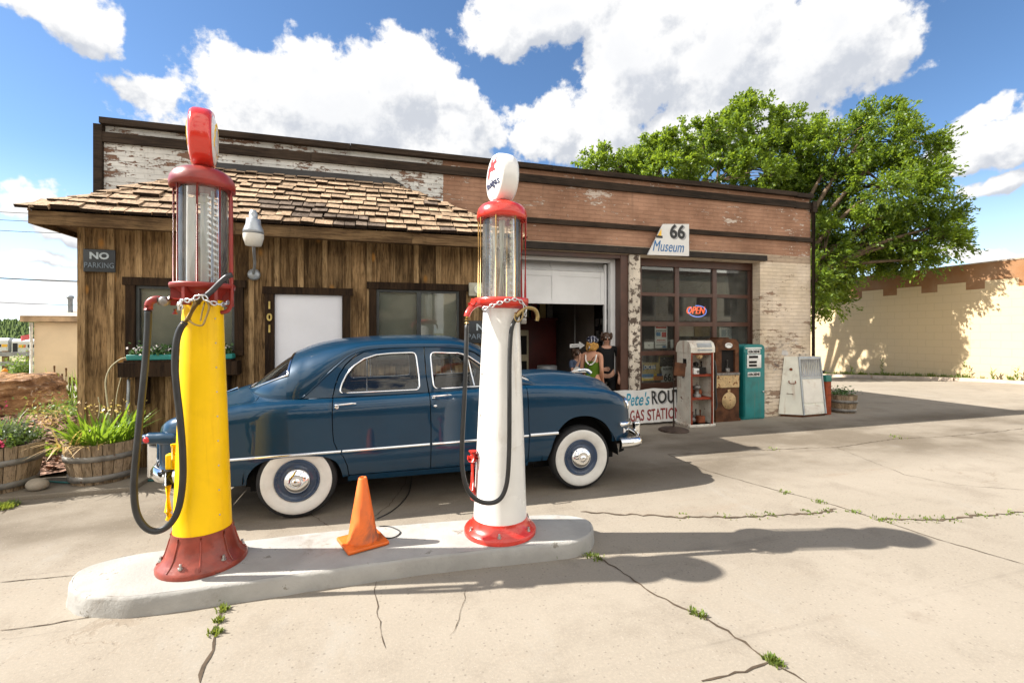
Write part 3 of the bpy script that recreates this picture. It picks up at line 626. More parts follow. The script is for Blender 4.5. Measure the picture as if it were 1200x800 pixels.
# white door with dark frame
t = MB(); y0, y1 = YS-.045, YS+.02
t.box(DOOR[0]-.11, DOOR[0], y0, y1, 0, DOOR[2]); t.box(DOOR[1], DOOR[1]+.11, y0, y1, 0, DOOR[2]); t.box(DOOR[0]-.14, DOOR[1]+.14, y0-.006, y1, DOOR[2]+.001, DOOR[2]+.095)
bw(t, 'door_frame', MATS['dark_frame'], sh)
mat('door_panel', (.72, .73, .78), .5, var=.04, scale=2)
t = MB(); t.box(DOOR[0]+.002, DOOR[1]-.002, YS+.0, YS+.04, .01, DOOR[2]-.002); bw(t, 'door', MATS['door_panel'], sh)
mat('alu_dark', (.045, .05, .05), .4, .3); mat('blind', (.66, .66, .58), .7, var=.1); mat('room_blind_dark', (.1,.1,.095), .8)
glass_mat('office_glass', (.9, .92, .9), 1.5, 0, .03)
def office_window(q, split):
    x0, x1, z0, z1 = q; fr = MB(); k = .1
    fr.box(x0-k, x0, YS-.05, YS+.02, z0, z1); fr.box(x1, x1+k, YS-.05, YS+.02, z0, z1); fr.box(x0-k-.03, x1+k+.03, YS-.056, YS+.02, z1+.001, z1+.10); fr.box(x0-k, x1+k, YS-.052, YS+.02, z0-.06, z0-.001)
    fo = bw(fr, 'window', MATS['dark_frame'], sh)
    fr = MB(); k = .035
    fr.box(x0+.001, x0+k, YS-.02, YS+.03, z0+.001, z1-.001); fr.box(x1-k, x1-.001, YS-.02, YS+.03, z0+.001, z1-.001); fr.box(x0+k, x1-k, YS-.018, YS+.03, z0+.001, z0+k); fr.box(x0+k, x1-k, YS-.018, YS+.03, z1-k, z1-.001)
    xm = (x0+x1)/2
    if split: fr.box(xm-.03, xm+.03, YS-.025, YS+.03, z0+k, z1-k)
    a = fr.build('sash', MATS['alu_dark']); a.parent = fo
    for xa, xb in (((x0+k, xm-.03), (xm+.03, x1-k)) if split else ((x0+k, x1-k),)):
        g = MB(); g.box(xa, xb, YS+.006, YS+.011, z0+k, z1-k); a = g.build('pane', MATS['office_glass']); a.parent = fo
    bl = MB(); z = z0+.02
    while z < z1-.02:
        bl.add([(x0+.02, YS+.075, z), (x1-.02, YS+.075, z), (x1-.02, YS+.055, z+.021), (x0+.02, YS+.055, z+.021)], [(0,1,2,3)]); z += .019
    a = bl.build('blind', MATS['blind']); a.parent = fo
    return fo
office_window(W1, False); office_window(W2, True)
# timber ledge under the left window
t = MB(); t.box(-3.05, -1.78, YS-.24, YS-.032, 1.20, 1.375); t.box(-3.0, -1.85, YS-.22, YS-.032, 1.376, 1.40); t.box(-2.9, -2.8, YS-.18, YS-.032, .85, 1.20); t.box(-2.0, -1.9, YS-.18, YS-.032, .85, 1.20); bw(t, 'window_shelf', MATS['dark_frame'], sh)
mat('gold', (.50, .38, .12), .4, .4)
for i, (ch_, py) in enumerate((('1', 358), ('0', 372), ('1', 385.5))):
    q = on_y(316, py, YS-.05); o = text_obj('house_number', ch_, .135, MATS['gold'], None, (0,0,0), bold=.004, ext=.006)
    o.parent = sh; o.location = Vector((q.x, YS-.064, q.z))-Vector(sh.location); o['label'] = 'gold digit %s on the door frame' % ch_
# ------------------------------------------------------------------ the two tall visible petrol pumps
mat('pump_yellow', (.86, .53, .0), .45, var=.06, scale=3, coat=.1, spec=.25, grime=((.60,.34,.0), .25, 3.0), chips=((.10,.05,.02), .285, 16), streak=((.55,.28,.0), .35, 16))
mat('pump_white', (.72, .71, .68), .28, var=.05, scale=2, coat=.3, grime=((.50,.45,.38), .45, 2.5), chips=((.22,.12,.07), .265, 15), streak=((.42,.33,.24), .5, 14))
mat('pump_red', (.55, .03, .018), .28, var=.12, scale=6, coat=.4)
mat('rust_red', (.24, .019, .012), .42, var=.25, scale=6, coat=.15, bump=.1, bscale=30)
mat('base_red', (.21, .030, .014), .4, var=.3, scale=7, coat=.2, bump=.2, bscale=25, chips=((.07,.03,.02), .32, 9))
mat('globe_red', (.62, .035, .02), .22, coat=.5, var=.05); mat('globe_white', (.72, .71, .69), .25, coat=.3, var=.03, sss=.1)
mat('spout_dark', (.055, .055, .06), .4, .5); mat('brass', (.33, .235, .10), .38, .85, var=.25, scale=9); mat('old_steel', (.30, .28, .26), .45, .8, var=.3, scale=12); mat('chrome', (.78, .79, .80), .07, 1.0, var=.02)
mat('rubber', (.018, .018, .018), .45, var=.3, scale=9); leaf_mat('tube_white', (.90,.90,.89), (.90,.90,.89), .6, .3); mat('black_paint', (.02, .02, .022), .4); mat('letter_navy', (.02, .03, .09), .5); mat('emblem_red', (.6, .03, .03), .5); mat('emblem_yellow', (.82, .50, .01), .45); mat('chain_zinc', (.66, .67, .68), .3, .9)
glass_mat('pump_glass', (.97, .98, .98), 1.0, 0, .065)
mat('bolt', (.5, .5, .48), .4, .9)
def hose(pts, r, name, root, k=10):
    h = MB(); h.tube(smooth_path(pts, k), r, 12); return bw(h, name, MATS['rubber'], root)
def bolts(root, c, R, z, n, off=0):
    for i in range(n):
        a = off+2*PI*i/n; h = MB(); x, y = c[0]+R*math.cos(a), c[1]+R*math.sin(a); M = Matrix.Translation((x, y, z))
        h.lathe([(.016,0),(.016,.012),(.009,.013),(.009,.034),(.0,.036)], 6, 0, M, False); bw(h, 'bolt', MATS['bolt'], root)
def lerp_prof(c, prof): return Matrix.Translation((c[0], c[1], 0))
def globe(root, c, zc, R, th, axis_ang, ring_m, face_m, name='globe'):
    M = Matrix.Translation((c[0], c[1], zc)) @ Matrix.Rotation(axis_ang, 4, 'Z') @ Matrix.Rotation(PI/2, 4, 'Y')
    h = MB(); rr = R-.022; hw = th/2
    prof = [(rr-.015,-hw+.004),(rr+.004,-hw),(R-.004,-hw*.72),(R,-hw*.3),(R,hw*.3),(R-.004,hw*.72),(rr+.004,hw),(rr-.015,hw-.004)]
    h.lathe(prof, 48, 0, M, cap=False); g = bw(h, name, MATS[ring_m], root)
    for s in (1, -1):
        h = MB(); n = 8; pr = [((rr-.008)*math.sin(PI/2*i/n), s*(hw-.012+.035*math.cos(PI/2*i/n))) for i in range(n+1)]
        h.lathe(pr, 48, 0, M, cap=False); f = h.build('lens', MATS[face_m]); f.parent = g; f.matrix_parent_inverse = Matrix.Identity(4)
    return g, M
def curved_emblem(g, polys, M, R, hw, s, m, name):
    """flat outlines laid on the domed lens; s = side"""
    rr = R-.03
    for poly in polys:
        h = MB(); n = len(poly); tri = mgeo.tessellate_polygon([[Vector((a, b, 0)) for a, b in poly]])
        def at(a, b, o):
            r = min(.999, math.hypot(a, b)/rr); return (-b, a*s, s*(hw-.012+.035*math.sqrt(1-r*r)+o))
        vs = [at(a, b, .004) for a, b in poly]+[at(a, b, -.004) for a, b in poly]
        h.add(vs, [t for t in tri]+[(i, (i+1) % n, n+(i+1) % n, n+i) for i in range(n)], 0, False, M)
        o = h.build(name, MATS[m]); o.parent = g; o.matrix_parent_inverse = Matrix.Identity(4)
# -------- yellow pump
yc = on_g(238, 657, ZI); YC = (yc.x, yc.y); YP = thing('visible_gas_pump', 'tall yellow antique glass-cylinder pump with dark red cap and red globe', 'gas pump', (yc.x, yc.y, ZI), group='tall visible gas pumps on the island')
K = .84; T = Matrix.Translation((yc.x, yc.y, 0)) @ Matrix.Diagonal((K, K, 1, 1)); pz = lambda py: on_y(237, py, yc.y).z
h = MB(); b0 = ZI-.005
h.lathe([(.325,b0),(.328,ZI+.022),(.315,ZI+.04),(.285,ZI+.065),(.258,ZI+.10),(.240,ZI+.15),(.224,ZI+.20),(.219,ZI+.245)], 40, 0, T)
for i in range(8):
    a = 2*PI*i/8+.25; M = T @ Matrix.Rotation(a, 4, 'Z'); h.tube([M @ Vector((r_, 0, z_)) for r_, z_ in [(.220,ZI+.235),(.225,ZI+.20),(.241,ZI+.15),(.259,ZI+.10),(.286,ZI+.064),(.314,ZI+.041)]], .0065, 6)
bw(h, 'base', MATS['base_red'], YP); bolts(YP, YC, .285*K, ZI+.062, 6, .3)
zt = pz(352); zb = ZI+.235
h = MB(); h.lathe([(.212,zb),(.211,zb+.01),(.209,zb+.02)]+[(.209+(.144-.209)*t/10, zb+.02+(zt-zb-.02)*t/10) for t in range(1, 11)], 48, 0, T); bw(h, 'column', MATS['pump_yellow'], YP)
for k in range(9):
    h = MB(); a = math.radians(-38); z = zb+.12+k*.17; r = .209+(.144-.209)*(z-zb)/(zt-zb); r *= K; h.ball((yc.x+r*math.cos(a), yc.y+r*math.sin(a), z), .006, 8); bw(h, 'rivet', MATS['bolt'], YP)
zf = pz(333)
h = MB(); h.lathe([(.138,zt-.01),(.140,zt+.035),(.168,zt+.06),(.205,zt+.085),(.232,zf-.035),(.236,zf-.008),(.232,zf),(.195,zf+.002),(.0,zf+.003)], 40, 0, T)
for i in range(6):
    a = 2*PI*i/6+.2; M = T @ Matrix.Rotation(a, 4, 'Z'); h.box(.14, .222, -.012, .012, zt-.04, zf-.03, 0, M)
bw(h, 'bowl', MATS['rust_red'], YP)
zc = pz(221)
h = MB(); h.lathe([(.178,zf+.004),(.178,zc)], 48, 0, T, cap=False); h.lathe([(.172,zc),(.172,zf+.004)], 48, 0, T, cap=False); bw(h, 'glass_cylinder', MATS['pump_glass'], YP)
for i in range(8):
    a = 2*PI*i/8+.12; h = MB(); x, y = yc.x+.206*K*math.cos(a), yc.y+.206*K*math.sin(a); h.tube([(x,y,zf-.005),(x,y,zc+.02)], .0075, 8); bw(h, 'rod', MATS['rust_red'], YP)
h = MB(); h.tube(smooth_path([(yc.x+.181,yc.y-.03,zc+.02),(yc.x+.185,yc.y-.03,zf-.02),(yc.x+.183,yc.y-.03,zf-.13),(yc.x+.164,yc.y-.03,zf-.185),(yc.x+.12,yc.y-.03,zf-.20)],6), .014, 10); bw(h, 'vent_pipe', MATS['rust_red'], YP)
h = MB(); h.lathe([(.222,zc-.012),(.236,zc-.01),(.238,zc+.025),(.230,zc+.06),(.205,zc+.095),(.165,zc+.118),(.11,zc+.13),(.075,zc+.135),(.07,zc+.16),(.0,zc+.162)], 44, 0, T); h.lathe([(.0,zc-.006),(.222,zc-.011)], 44, 0, T, cap=False); bw(h, 'cap', MATS['rust_red'], YP)
h = MB(); ang = math.radians(-16); ux, uy = math.cos(ang), math.sin(ang)
def inbox(dx, dz0, dz1, w, dy=0.0):
    for k in range(8): a0, a1 = PI+PI*k/8, PI+PI*(k+1)/8; h.quad((yc.x+dx+w/2*math.cos(a0), yc.y+dy+.02*math.sin(a0), dz0), (yc.x+dx+w/2*math.cos(a1), yc.y+dy+.02*math.sin(a1), dz0), (yc.x+dx+w/2*math.cos(a1), yc.y+dy+.02*math.sin(a1), dz1), (yc.x+dx+w/2*math.cos(a0), yc.y+dy+.02*math.sin(a0), dz1))
inbox(-.066, zf+.01, zc-.08, .062, -.03); inbox(.0, zf+.01, zc-.03, .052, .03); h.box(yc.x-.05, yc.x+.025, yc.y-.02, yc.y+.02, zc-.10, zc-.06); bw(h, 'overflow_tube', MATS['tube_white'], YP)
h = MB(); h.tube([(yc.x+.066,yc.y-.02,zf+.01),(yc.x+.066,yc.y-.02,zc-.02)], .012, 8); z = zf+.05
while z < zc-.06:
    M = Matrix.Translation((yc.x+.066, yc.y-.02, z)) @ Matrix.Rotation(random.uniform(0,.5), 4, 'Z'); h.box(-.036, .036, -.006, .006, -.006, .008, 0, M @ Matrix.Rotation(.5, 4, 'Y')); z += .042
bw(h, 'gallon_gauge', MATS['chain_zinc'], YP)
gl, GM = globe(YP, YC, pz(163), .205, .135, math.radians(12), 'globe_red', 'globe_white')
shell = [(.0,-.12)]+[(.135*math.cos(math.radians(a))*(1.0 if k % 2 else .93), -.03+.15*math.sin(math.radians(a))*(1.0 if k % 2 else .93)) for k, a in enumerate(range(-25, 206, 14))]
for s in (1, -1): curved_emblem(gl, [shell], GM, .205, .0675, s, 'emblem_yellow', 'emblem')
# pipe, valve, hose, nozzle (all fixed to the pump)
P = lambda px, py, dy=0.0: on_y(px, py, yc.y+dy*.86-.02)
h = MB(); h.tube([P(230,350,-.03), P(188,351,-.10)], .021, 12); h.tube(smooth_path([P(190,351,-.10), P(181,351,-.11), P(175,355,-.115), P(174,362,-.115)], 5), .024, 12); h.tube([P(174,358,-.115), P(174,363,-.115)], .029, 12)
h.tube([P(205,362,-.09), P(205,368,-.09)], [.012,.018], 10); bw(h, 'outlet_pipe', MATS['rust_red'], YP)
h = MB(); h.tube([P(199,352,-.09), P(185,352,-.105)], .033, 8); h.ball(P(192,353,-.115), .034, 12); bw(h, 'valve', MATS['old_steel'], YP)
hose([P(174,362,-.115), P(173,390,-.12), P(170,430,-.14), P(165,480,-.17), P(160,530,-.19), P(157,570,-.20), P(160,600,-.2), P(170,617,-.2), P(184,622,-.2), P(199,614,-.21), P(209,596,-.23), P(214,565,-.24), P(214,530,-.245), P(211,490,-.245), P(207,455,-.24), P(205,425,-.235), P(207,400,-.23), P(211,386,-.225), P(217,377,-.22)], .0205, 'hose', YP, 8)
nz = MB(); nz.tube([P(215,380,-.22), P(221,373,-.215)], .022, 10); nz.tube([P(219,376,-.215), P(231,353,-.21)], [.019,.023], 10); nz.tube([P(231,354,-.21), P(240,347,-.21)], .026, 10)
nz.tube(smooth_path([P(234,350,-.21), P(241,352,-.235), P(245,360,-.24), P(241,373,-.24), P(237,381,-.24), P(228,380,-.235), P(220,374,-.225)], 6), .006, 8); nz.tube(smooth_path([P(240,354,-.225), P(237,365,-.235), P(235,376,-.238)], 6), .005, 8)
no = bw(nz, 'nozzle', MATS['brass'], YP)
nz = MB(); nz.tube(smooth_path([P(238,349,-.21), P(248,341,-.215), P(258,331,-.22), P(266,324,-.22), P(272,322,-.22)], 6), .018, 10); a = nz.build('spout', MATS['spout_dark']); a.parent = no
h = MB(); chain(h, [P(209,362,-.13), P(213,352,-.2), P(224,352,-.235), P(236,346,-.24), P(243,352,-.24), P(250,355,-.235), P(260,357,-.20), P(268,354,-.1)], .042, .0052); chain(h, [P(211,355,-.19), P(212,364,-.19)], .042, .0052); bw(h, 'chain', MATS['chain_zinc'], YP)
h = MB(); h.tube([P(197,566,.0), P(197,598,.0)], .020, 12); h.tube([P(197,598,.0), P(198,606,.0), P(206,610,.02)], .024, 12); h.box(P(194,560).x, P(210,560).x, yc.y-.03, yc.y+.03, P(200,550).z, P(200,532).z, bev=.01); h.tube([P(203,548,.0), P(203,520,.0)], .016, 10); bw(h, 'side_pipe', MATS['pump_yellow'], YP)
h = MB(); h.tube([P(197,567), P(197,551)], .034, 10); h.tube([P(192,553), P(187,556)], .022, 10); bw(h, 'side_valve', MATS['black_paint'], YP)
# -------- white pump
wc = on_g(586, 621, ZI); WC = (wc.x, wc.y); WP = thing('visible_gas_pump', 'tall white antique glass-cylinder pump with bright red cap and white winged-horse globe', 'gas pump', (wc.x, wc.y, ZI), group='tall visible gas pumps on the island')
T = Matrix.Translation((wc.x, wc.y, 0)) @ Matrix.Translation((0,0,ZI)) @ Matrix.Rotation(math.radians(.35), 4, 'Y') @ Matrix.Translation((0,0,-ZI)); pz = lambda py: on_y(588, py, wc.y).z
h = MB(); h.lathe([(.292,ZI-.005),(.294,ZI+.028),(.285,ZI+.04),(.262,ZI+.052),(.240,ZI+.075),(.226,ZI+.105),(.222,ZI+.125)], 44, 0, T); bw(h, 'base', MATS['pump_red'], WP); bolts(WP, WC, .262, ZI+.05, 6, .25)
zt = pz(361); zb = ZI+.10
h = MB(); h.lathe([(.2185+(.149-.2185)*t/10, zb+(zt-zb)*t/10) for t in range(11)], 48, 0, T); bw(h, 'column', MATS['pump_white'], WP)
for k in range(5):
    h = MB(); a = math.radians(-165); z = zb+.2+k*.33; r = .2185+(.149-.2185)*(z-zb)/(zt-zb); h.ball((wc.x+r*math.cos(a), wc.y+r*math.sin(a), z), .008, 8); bw(h, 'rivet', MATS['bolt'], WP)
zf = pz(350)
h = MB(); h.lathe([(.14,zt-.012),(.215,zt+.02),(.224,zf-.02),(.222,zf),(.18,zf+.003),(.0,zf+.004)], 40, 0, T); bw(h, 'bowl', MATS['pump_red'], WP)
zc = pz(257)
h = MB(); h.lathe([(.158,zf+.005),(.158,zc)], 48, 0, T, cap=False); h.lathe([(.152,zc),(.152,zf+.005)], 48, 0, T, cap=False); bw(h, 'glass_cylinder', MATS['pump_glass'], WP)
mat('rod_gold', (.50, .30, .10), .4, .4)
for i in range(8):
    a = 2*PI*i/8+.30; h = MB(); x, y = .198*math.cos(a), .198*math.sin(a); red_ = math.cos(a) > .62; h.tube([T @ Vector((x,y,zf-.005)), T @ Vector((x,y,zc+.02))], .011 if red_ else .0065, 8); bw(h, 'rod', MATS['pump_red' if red_ else 'rod_gold'], WP)
h = MB(); h.lathe([(.198,zc-.012),(.205,zc-.01),(.206,zc+.03),(.197,zc+.07),(.172,zc+.10),(.13,zc+.122),(.08,zc+.134),(.075,zc+.155),(.0,zc+.157)], 44, 0, T); h.lathe([(.0,zc-.006),(.198,zc-.011)], 44, 0, T, cap=False); bw(h, 'cap', MATS['pump_red'], WP)
h = MB(); h.tube([T @ Vector((0,0,zf)), T @ Vector((0,0,zc))], .028, 12)
h.tube([T @ Vector((-.05,.03,zf)), T @ Vector((-.05,.03,zc-.07))], .022, 12); bw(h, 'overflow_tube', MATS['tube_white'], WP)
h = MB()
for dx, dy in ((.09,-.05), (-.1,-.04)):
    z = zf+.03; h.box(wc.x+dx-.004, wc.x+dx+.004, wc.y+dy-.003, wc.y+dy+.003, zf, zc)
    while z < zc-.04: h.box(wc.x+dx-.022, wc.x+dx+.022, wc.y+dy-.008, wc.y+dy-.004, z, z+.028); z += .052
bw(h, 'gallon_gauge', MATS['tube_white'], WP)
gl, GM = globe(WP, (wc.x+.018, wc.y), pz(210), .198, .15, math.radians(6), 'globe_white', 'globe_white')
horse = [(-.075,.03),(-.045,.05),(-.02,.045),(-.03,.085),(-.06,.115),(-.02,.105),(.0,.12),(.015,.085),(.03,.06),(.055,.075),(.07,.10),(.08,.095),(.085,.07),(.10,.055),(.09,.045),(.07,.05),(.06,.02),(.085,.005),(.08,-.01),(.045,.0),(.035,-.01),(.01,.005),(-.02,.005),(-.03,-.02),(-.045,-.055),(-.055,-.055),(-.045,-.02),(-.055,-.005),(-.075,-.035),(-.085,-.03),(-.065,.005)]
for s in (1, -1): curved_emblem(gl, [[(a, b+.045) for a, b in horse]], GM, .198, .075, s, 'emblem_red', 'emblem')
for s in (1, -1):
    t = text_obj('lettering', 'Mobilgas', .082, MATS['letter_navy'], None, (0,0,0), ext=.002, bold=.0)
    # lay the word on the domed lens
    for v_ in t.data.vertices:
        a, b_ = v_.co.x, v_.co.y-.055; rr = .168; r = min(.99, math.hypot(a, b_)/rr); co_ = GM @ Vector((-b_, a*s, s*(.075-.012+.035*math.sqrt(1-r*r)+.002+v_.co.z))); v_.co = co_
    t.location = (0,0,0); t.rotation_euler = (0,0,0); t.parent = gl
P = lambda px, py, dy=0.0: on_y(px, py, wc.y+dy)
h = MB(); h.tube(smooth_path([P(585,356,-.03), P(569,355,-.06), P(560,356,-.08), P(553,360,-.10), P(548.5,366,-.115), P(547,371,-.12)], 6), [.026]*12+[.024]*19, 12); h.tube([P(556,353,-.09), P(552,358,-.1)], .033, 10); bw(h, 'outlet_pipe', MATS['pump_red'], WP)
h = MB(); h.tube([P(547,370,-.12), P(547,379,-.12)], .021, 12); h.tube([P(547,373,-.12), P(547,375.5,-.12)], .026, 12); bw(h, 'coupling', MATS['brass'], WP)
hose([P(547,378,-.12), P(546,420,-.15), P(544,470,-.19), P(541.5,520,-.22), P(542,550,-.23), P(548,573,-.24), P(560,586,-.25), P(575,589,-.26), P(587,583,-.27), P(594,565,-.275), P(596.5,530,-.27), P(597,480,-.25), P(597,430,-.225), P(598,400,-.21), P(600,383,-.2), P(605,372,-.19)], .0175, 'hose', WP, 8)
nz = MB(); nz.tube(smooth_path([P(604,372,-.19), P(609,366,-.185), P(616,361,-.18), P(623,361,-.18), P(628,364,-.18), P(630,370,-.18), P(629,376,-.18)], 6), [.02]*9+[.016]*28, 10); nz.tube(smooth_path([P(604,366,-.2), P(603,373,-.215), P(607,377,-.22), P(612,372,-.215), P(613,364,-.2)], 6), .006, 8); bw(nz, 'nozzle', MATS['brass'], WP)
h = MB(); chain(h, [P(566,362,-.16), P(577,358,-.2), P(588,354,-.22), P(597,351.5,-.225), P(606,351,-.21), P(613,356,-.19), P(616,364,-.19), P(614,372,-.19)], .042, .005); bw(h, 'chain', MATS['chain_zinc'], WP)
h = MB(); q = P(613.5,375,-.2); h.box(q.x-.022, q.x+.022, q.y-.012, q.y+.012, q.z-.03, q.z+.015, bev=.006); h.tube([q+Vector((.015*math.cos(a), 0, .015+.025*math.sin(a))) for a in [PI*i/8 for i in range(9)]], .006, 8); bw(h, 'padlock', MATS['old_steel'], WP)
h = MB(); h.tube([P(554,534,-.02), P(553.5,574,-.02)], .026, 12); h.tube([P(554,528,-.02), P(554,540,-.02)], .036, 10); h.tube([P(548,536,-.02), P(560,536,-.02)], .02, 10); h.tube([P(553,572,-.02), P(555,582,.0), P(562,585,.05)], .03, 10); h.tube([P(556,532,0), P(568,534,.08)], .016, 8); bw(h, 'side_pipe', MATS['pump_red'], WP)
# ------------------------------------------------------------------ traffic cone and the black cord beside it
q = on_g(425, 636, ZI)
mat('cone_orange', (.66, .125, .010), .5, var=.12, scale=6, grime=((.10,.05,.03), .85, 3.2), chips=((.07,.045,.03), .34, 9))
cone = thing('traffic_cone', 'scuffed orange traffic cone standing on the island between the pumps', 'traffic cone', (q.x, q.y, ZI))
h = MB(); M = Matrix.Translation((q.x, q.y, ZI)) @ Matrix.Rotation(.35, 4, 'Z'); h.box(-.155, .155, -.155, .155, .006, .032, 0, M, bev=.010); h.lathe([(.12,.032),(.118,.045),(.108,.06),(.032,.50),(.026,.508),(.020,.50)], 32, 0, M, cap=False); bw(h, 'cone_body', MATS['cone_orange'], cone)
h = MB(); 
for a in (-.12, .12):
    for b in (-.12, .12): h.box(a-.02, a+.02, b-.02, b+.02, 0, .007, 0, M)
bw(h, 'foot', MATS['cone_orange'], cone)
g = lambda px, py, z=ZI: on_g(px, py, z)+Vector((0,0,.006))
h = MB(); h.tube(smooth_path([g(444,617), g(455,617), g(464,620), g(469,624), g(464,629), g(455,631), g(446,629)], 8), .0045, 8)
tag(h.build('cord', MATS['rubber']), 'thin black cord curled on the island behind the orange cone', 'cord')
h = MB(); h.tube(smooth_path([g(442,608,0), g(458,600,0), g(472,588,0), g(480,575,0), g(482,560,0)], 8), .006, 8)
tag(h.build('cord', MATS['rubber']), 'black cable lying on the concrete under the blue car', 'cord')
# ------------------------------------------------------------------ the blue 1950 sedan; local frame: x forward, y to the far side, z up
CX, CYY = .686, 5.535
m, nb, p = base_mat('car_blue'); v = objco(nb)
fl = nb.noise(v, 900, 2, .5); p.inputs['Metallic'].default_value = .15
nb.put(p.inputs['Base Color'], nb.mix(nb.ramp(nb.noise(v, 1.2, 4), .35, .65), (.0008, .025, .057), (.001, .030, .068))); p.inputs['Roughness'].default_value = .33
p.inputs['Coat Weight'].default_value = .62; nb.put(p.inputs['Coat Roughness'], nb.ramp(nb.noise(v, 7, 6, .65), .4, .75, .005, .035)); p.inputs['Coat IOR'].default_value = 1.5; p.inputs['Specular IOR Level'].default_value = .2
mat('whitewall', (.62, .61, .58), .55, var=.06, scale=9, grime=((.42,.38,.32), .4, 4.0)); mat('tyre_black', (.022, .022, .023), .75, var=.3, scale=14, bump=.2)
mat('rim_blue', (.012, .035, .085), .3, coat=.5); mat('wheel_well', (.008, .008, .008), .95)
mat('seat_grey', (.12, .14, .17), .85, var=.15, scale=8); mat('tail_red', (.55, .015, .02), .15, coat=.6); mat('headlamp_glass', (.8,.82,.84), .08, .2); mat('rubber_seal', (.012,.012,.012), .6)
glass_mat('car_glass', (.88, .92, .92), 1.3, 0, .015)
Wm = cat_interp([-2.62,-2.58,-2.5,-2.35,-2.15,-1.8,-1.2,-.6,0,.8,1.4,1.75,1.95,2.05,2.12,2.17,2.2], [.70,.775,.84,.872,.888,.903,.918,.925,.925,.92,.905,.885,.852,.81,.745,.66,.55])
ZC = cat_interp([-2.62,-2.5,-2.3,-2.0,-1.65,-1.15,-.26,.75,1.2,1.54,1.78,1.95,2.06,2.14,2.2], [.90,.965,1.015,1.06,1.095,1.10,1.125,1.165,1.15,1.125,1.092,1.045,.985,.90,.80])
ZT_ = cat_interp([-2.65,-2.55,-2.4,-2.184,-2.0,-1.85,-1.7,.70,.95,1.3,1.675,1.95,2.08,2.16,2.2], [.90,.98,1.055,1.135,1.19,1.215,1.22,1.21,1.24,1.252,1.222,1.158,1.09,.98,.82])
RZ_, RY_ = .13, .105
def body_side(x, q, off=0.0):
    """q runs up the flank in metres, then round the shoulder to the crest"""
    w = Wm(x)-off; zc = ZC(x); z0 = zc-RZ_
    if q <= z0:
        z = q; g = -.075*max(0, (.62-z)/.32)**2 - .012*max(0, (z-.8)/.25)**2
        crease = .010*math.exp(-((z-.60)/.05)**2)
        return Vector((x, w+g+crease*(.5 if abs(x) < 2 else 0), z))
    th = min(PI/2, (q-z0)/.12*PI/2*.999); g = -.012*max(0, (z0-.8)/.25)**2
    return Vector((x, w+g-RY_*(1-math.cos(th)), z0+RZ_*math.sin(th)))
def q_of(x, z):
    z0 = ZC(x)-RZ_
    if z <= z0: return z
    return z0+.12*math.asin(min(1, (z-z0)/RZ_))/(PI/2)
def qcrest(x): return ZC(x)-RZ_+.12
def inpoly(pt, poly):
    x, y = pt; c = False; n = len(poly); j = n-1
    for i in range(n):
        xi, yi = poly[i]; xj, yj = poly[j]
        if (yi > y) != (yj > y) and x < (xj-xi)*(y-yi)/(yj-yi)+xi: c = not c
        j = i
    return c
def dens(poly, st):
    out = []
    for i in range(len(poly)):
        a = Vector(poly[i]); b = Vector(poly[(i+1) % len(poly)]); n = max(1, int((b-a).length/st))
        for k in range(n): out.append(tuple(a.lerp(b, k/n)))
    return out
def rnd(poly, r, n=5, only=None):
    """round the corners of a polygon"""
    out = []; N = len(poly)
    for i in range(N):
        p0, p1, p2 = Vector(poly[i-1]), Vector(poly[i]), Vector(poly[(i+1) % N])
        if only is not None and i not in only: out.append(tuple(p1)); continue
        a = (p0-p1); b = (p2-p1); rr = min(r, a.length*.48, b.length*.48); A = p1+a.normalized()*rr; B = p1+b.normalized()*rr
        for k in range(n+1): t = k/n; out.append(tuple(A*(1-t)**2+p1*2*t*(1-t)+B*t*t))
    return out
def cdt(outer, holes, st):
    outer = dens(outer, st); holes = [dens(h, st) for h in holes]
    pts = []; edges = []
    for lp in [outer]+holes:
        b = len(pts); pts += [Vector(q) for q in lp]; edges += [(b+i, b+(i+1) % len(lp)) for i in range(len(lp))]
    nb_ = len(pts); xs = [q[0] for q in outer]; ys = [q[1] for q in outer]
    x = min(xs)+st/2; row = 0
    while x < max(xs):
        y = min(ys)+(st*.25 if row % 2 else st*.75)
        while y < max(ys):
            if inpoly((x, y), outer) and not any(inpoly((x, y), h) for h in holes):
                if min((Vector((x, y))-b).length_squared for b in pts[:nb_]) > (st*.45)**2: pts.append(Vector((x, y)))
            y += st
        x += st*.87; row += 1
    r = mgeo.delaunay_2d_cdt(pts, edges, [], 0, 1e-5); V = [tuple(q) for q in r[0]]; F = []
    for f in r[2]:
        c = (sum(V[i][0] for i in f)/len(f), sum(V[i][1] for i in f)/len(f))
        if inpoly(c, outer) and not any(inpoly(c, h) for h in holes): F.append(tuple(f))
    return V, F, [outer]+holes
def surf_part(mb, fn, outer, holes, st, side, mi=0, flange=.022, thick=True):
    """trimmed piece of a curved sheet, with a turned-in edge; side -1 = near, +1 = far"""
    V, F, loops = cdt(outer, holes, st); P3 = []
    for a, b in V: q = fn(a, b); P3.append((q.x, q.y*side, q.z))
    f0 = F[0]; n = (Vector(P3[f0[1]])-Vector(P3[f0[0]])).cross(Vector(P3[f0[2]])-Vector(P3[f0[0]])); flip = n.y*side < 0
    mb.add(P3, [tuple(reversed(f)) if flip else f for f in F], mi, True)
    if flange:
        for lp in loops:
            k = len(lp); A = [fn(*q) for q in lp]; vs = [(q.x, q.y*side, q.z) for q in A]+[(q.x, (q.y-flange)*side, q.z) for q in A]
            mb.add(vs, [(i, (i+1) % k, k+(i+1) % k, k+i) for i in range(k)], mi, True)
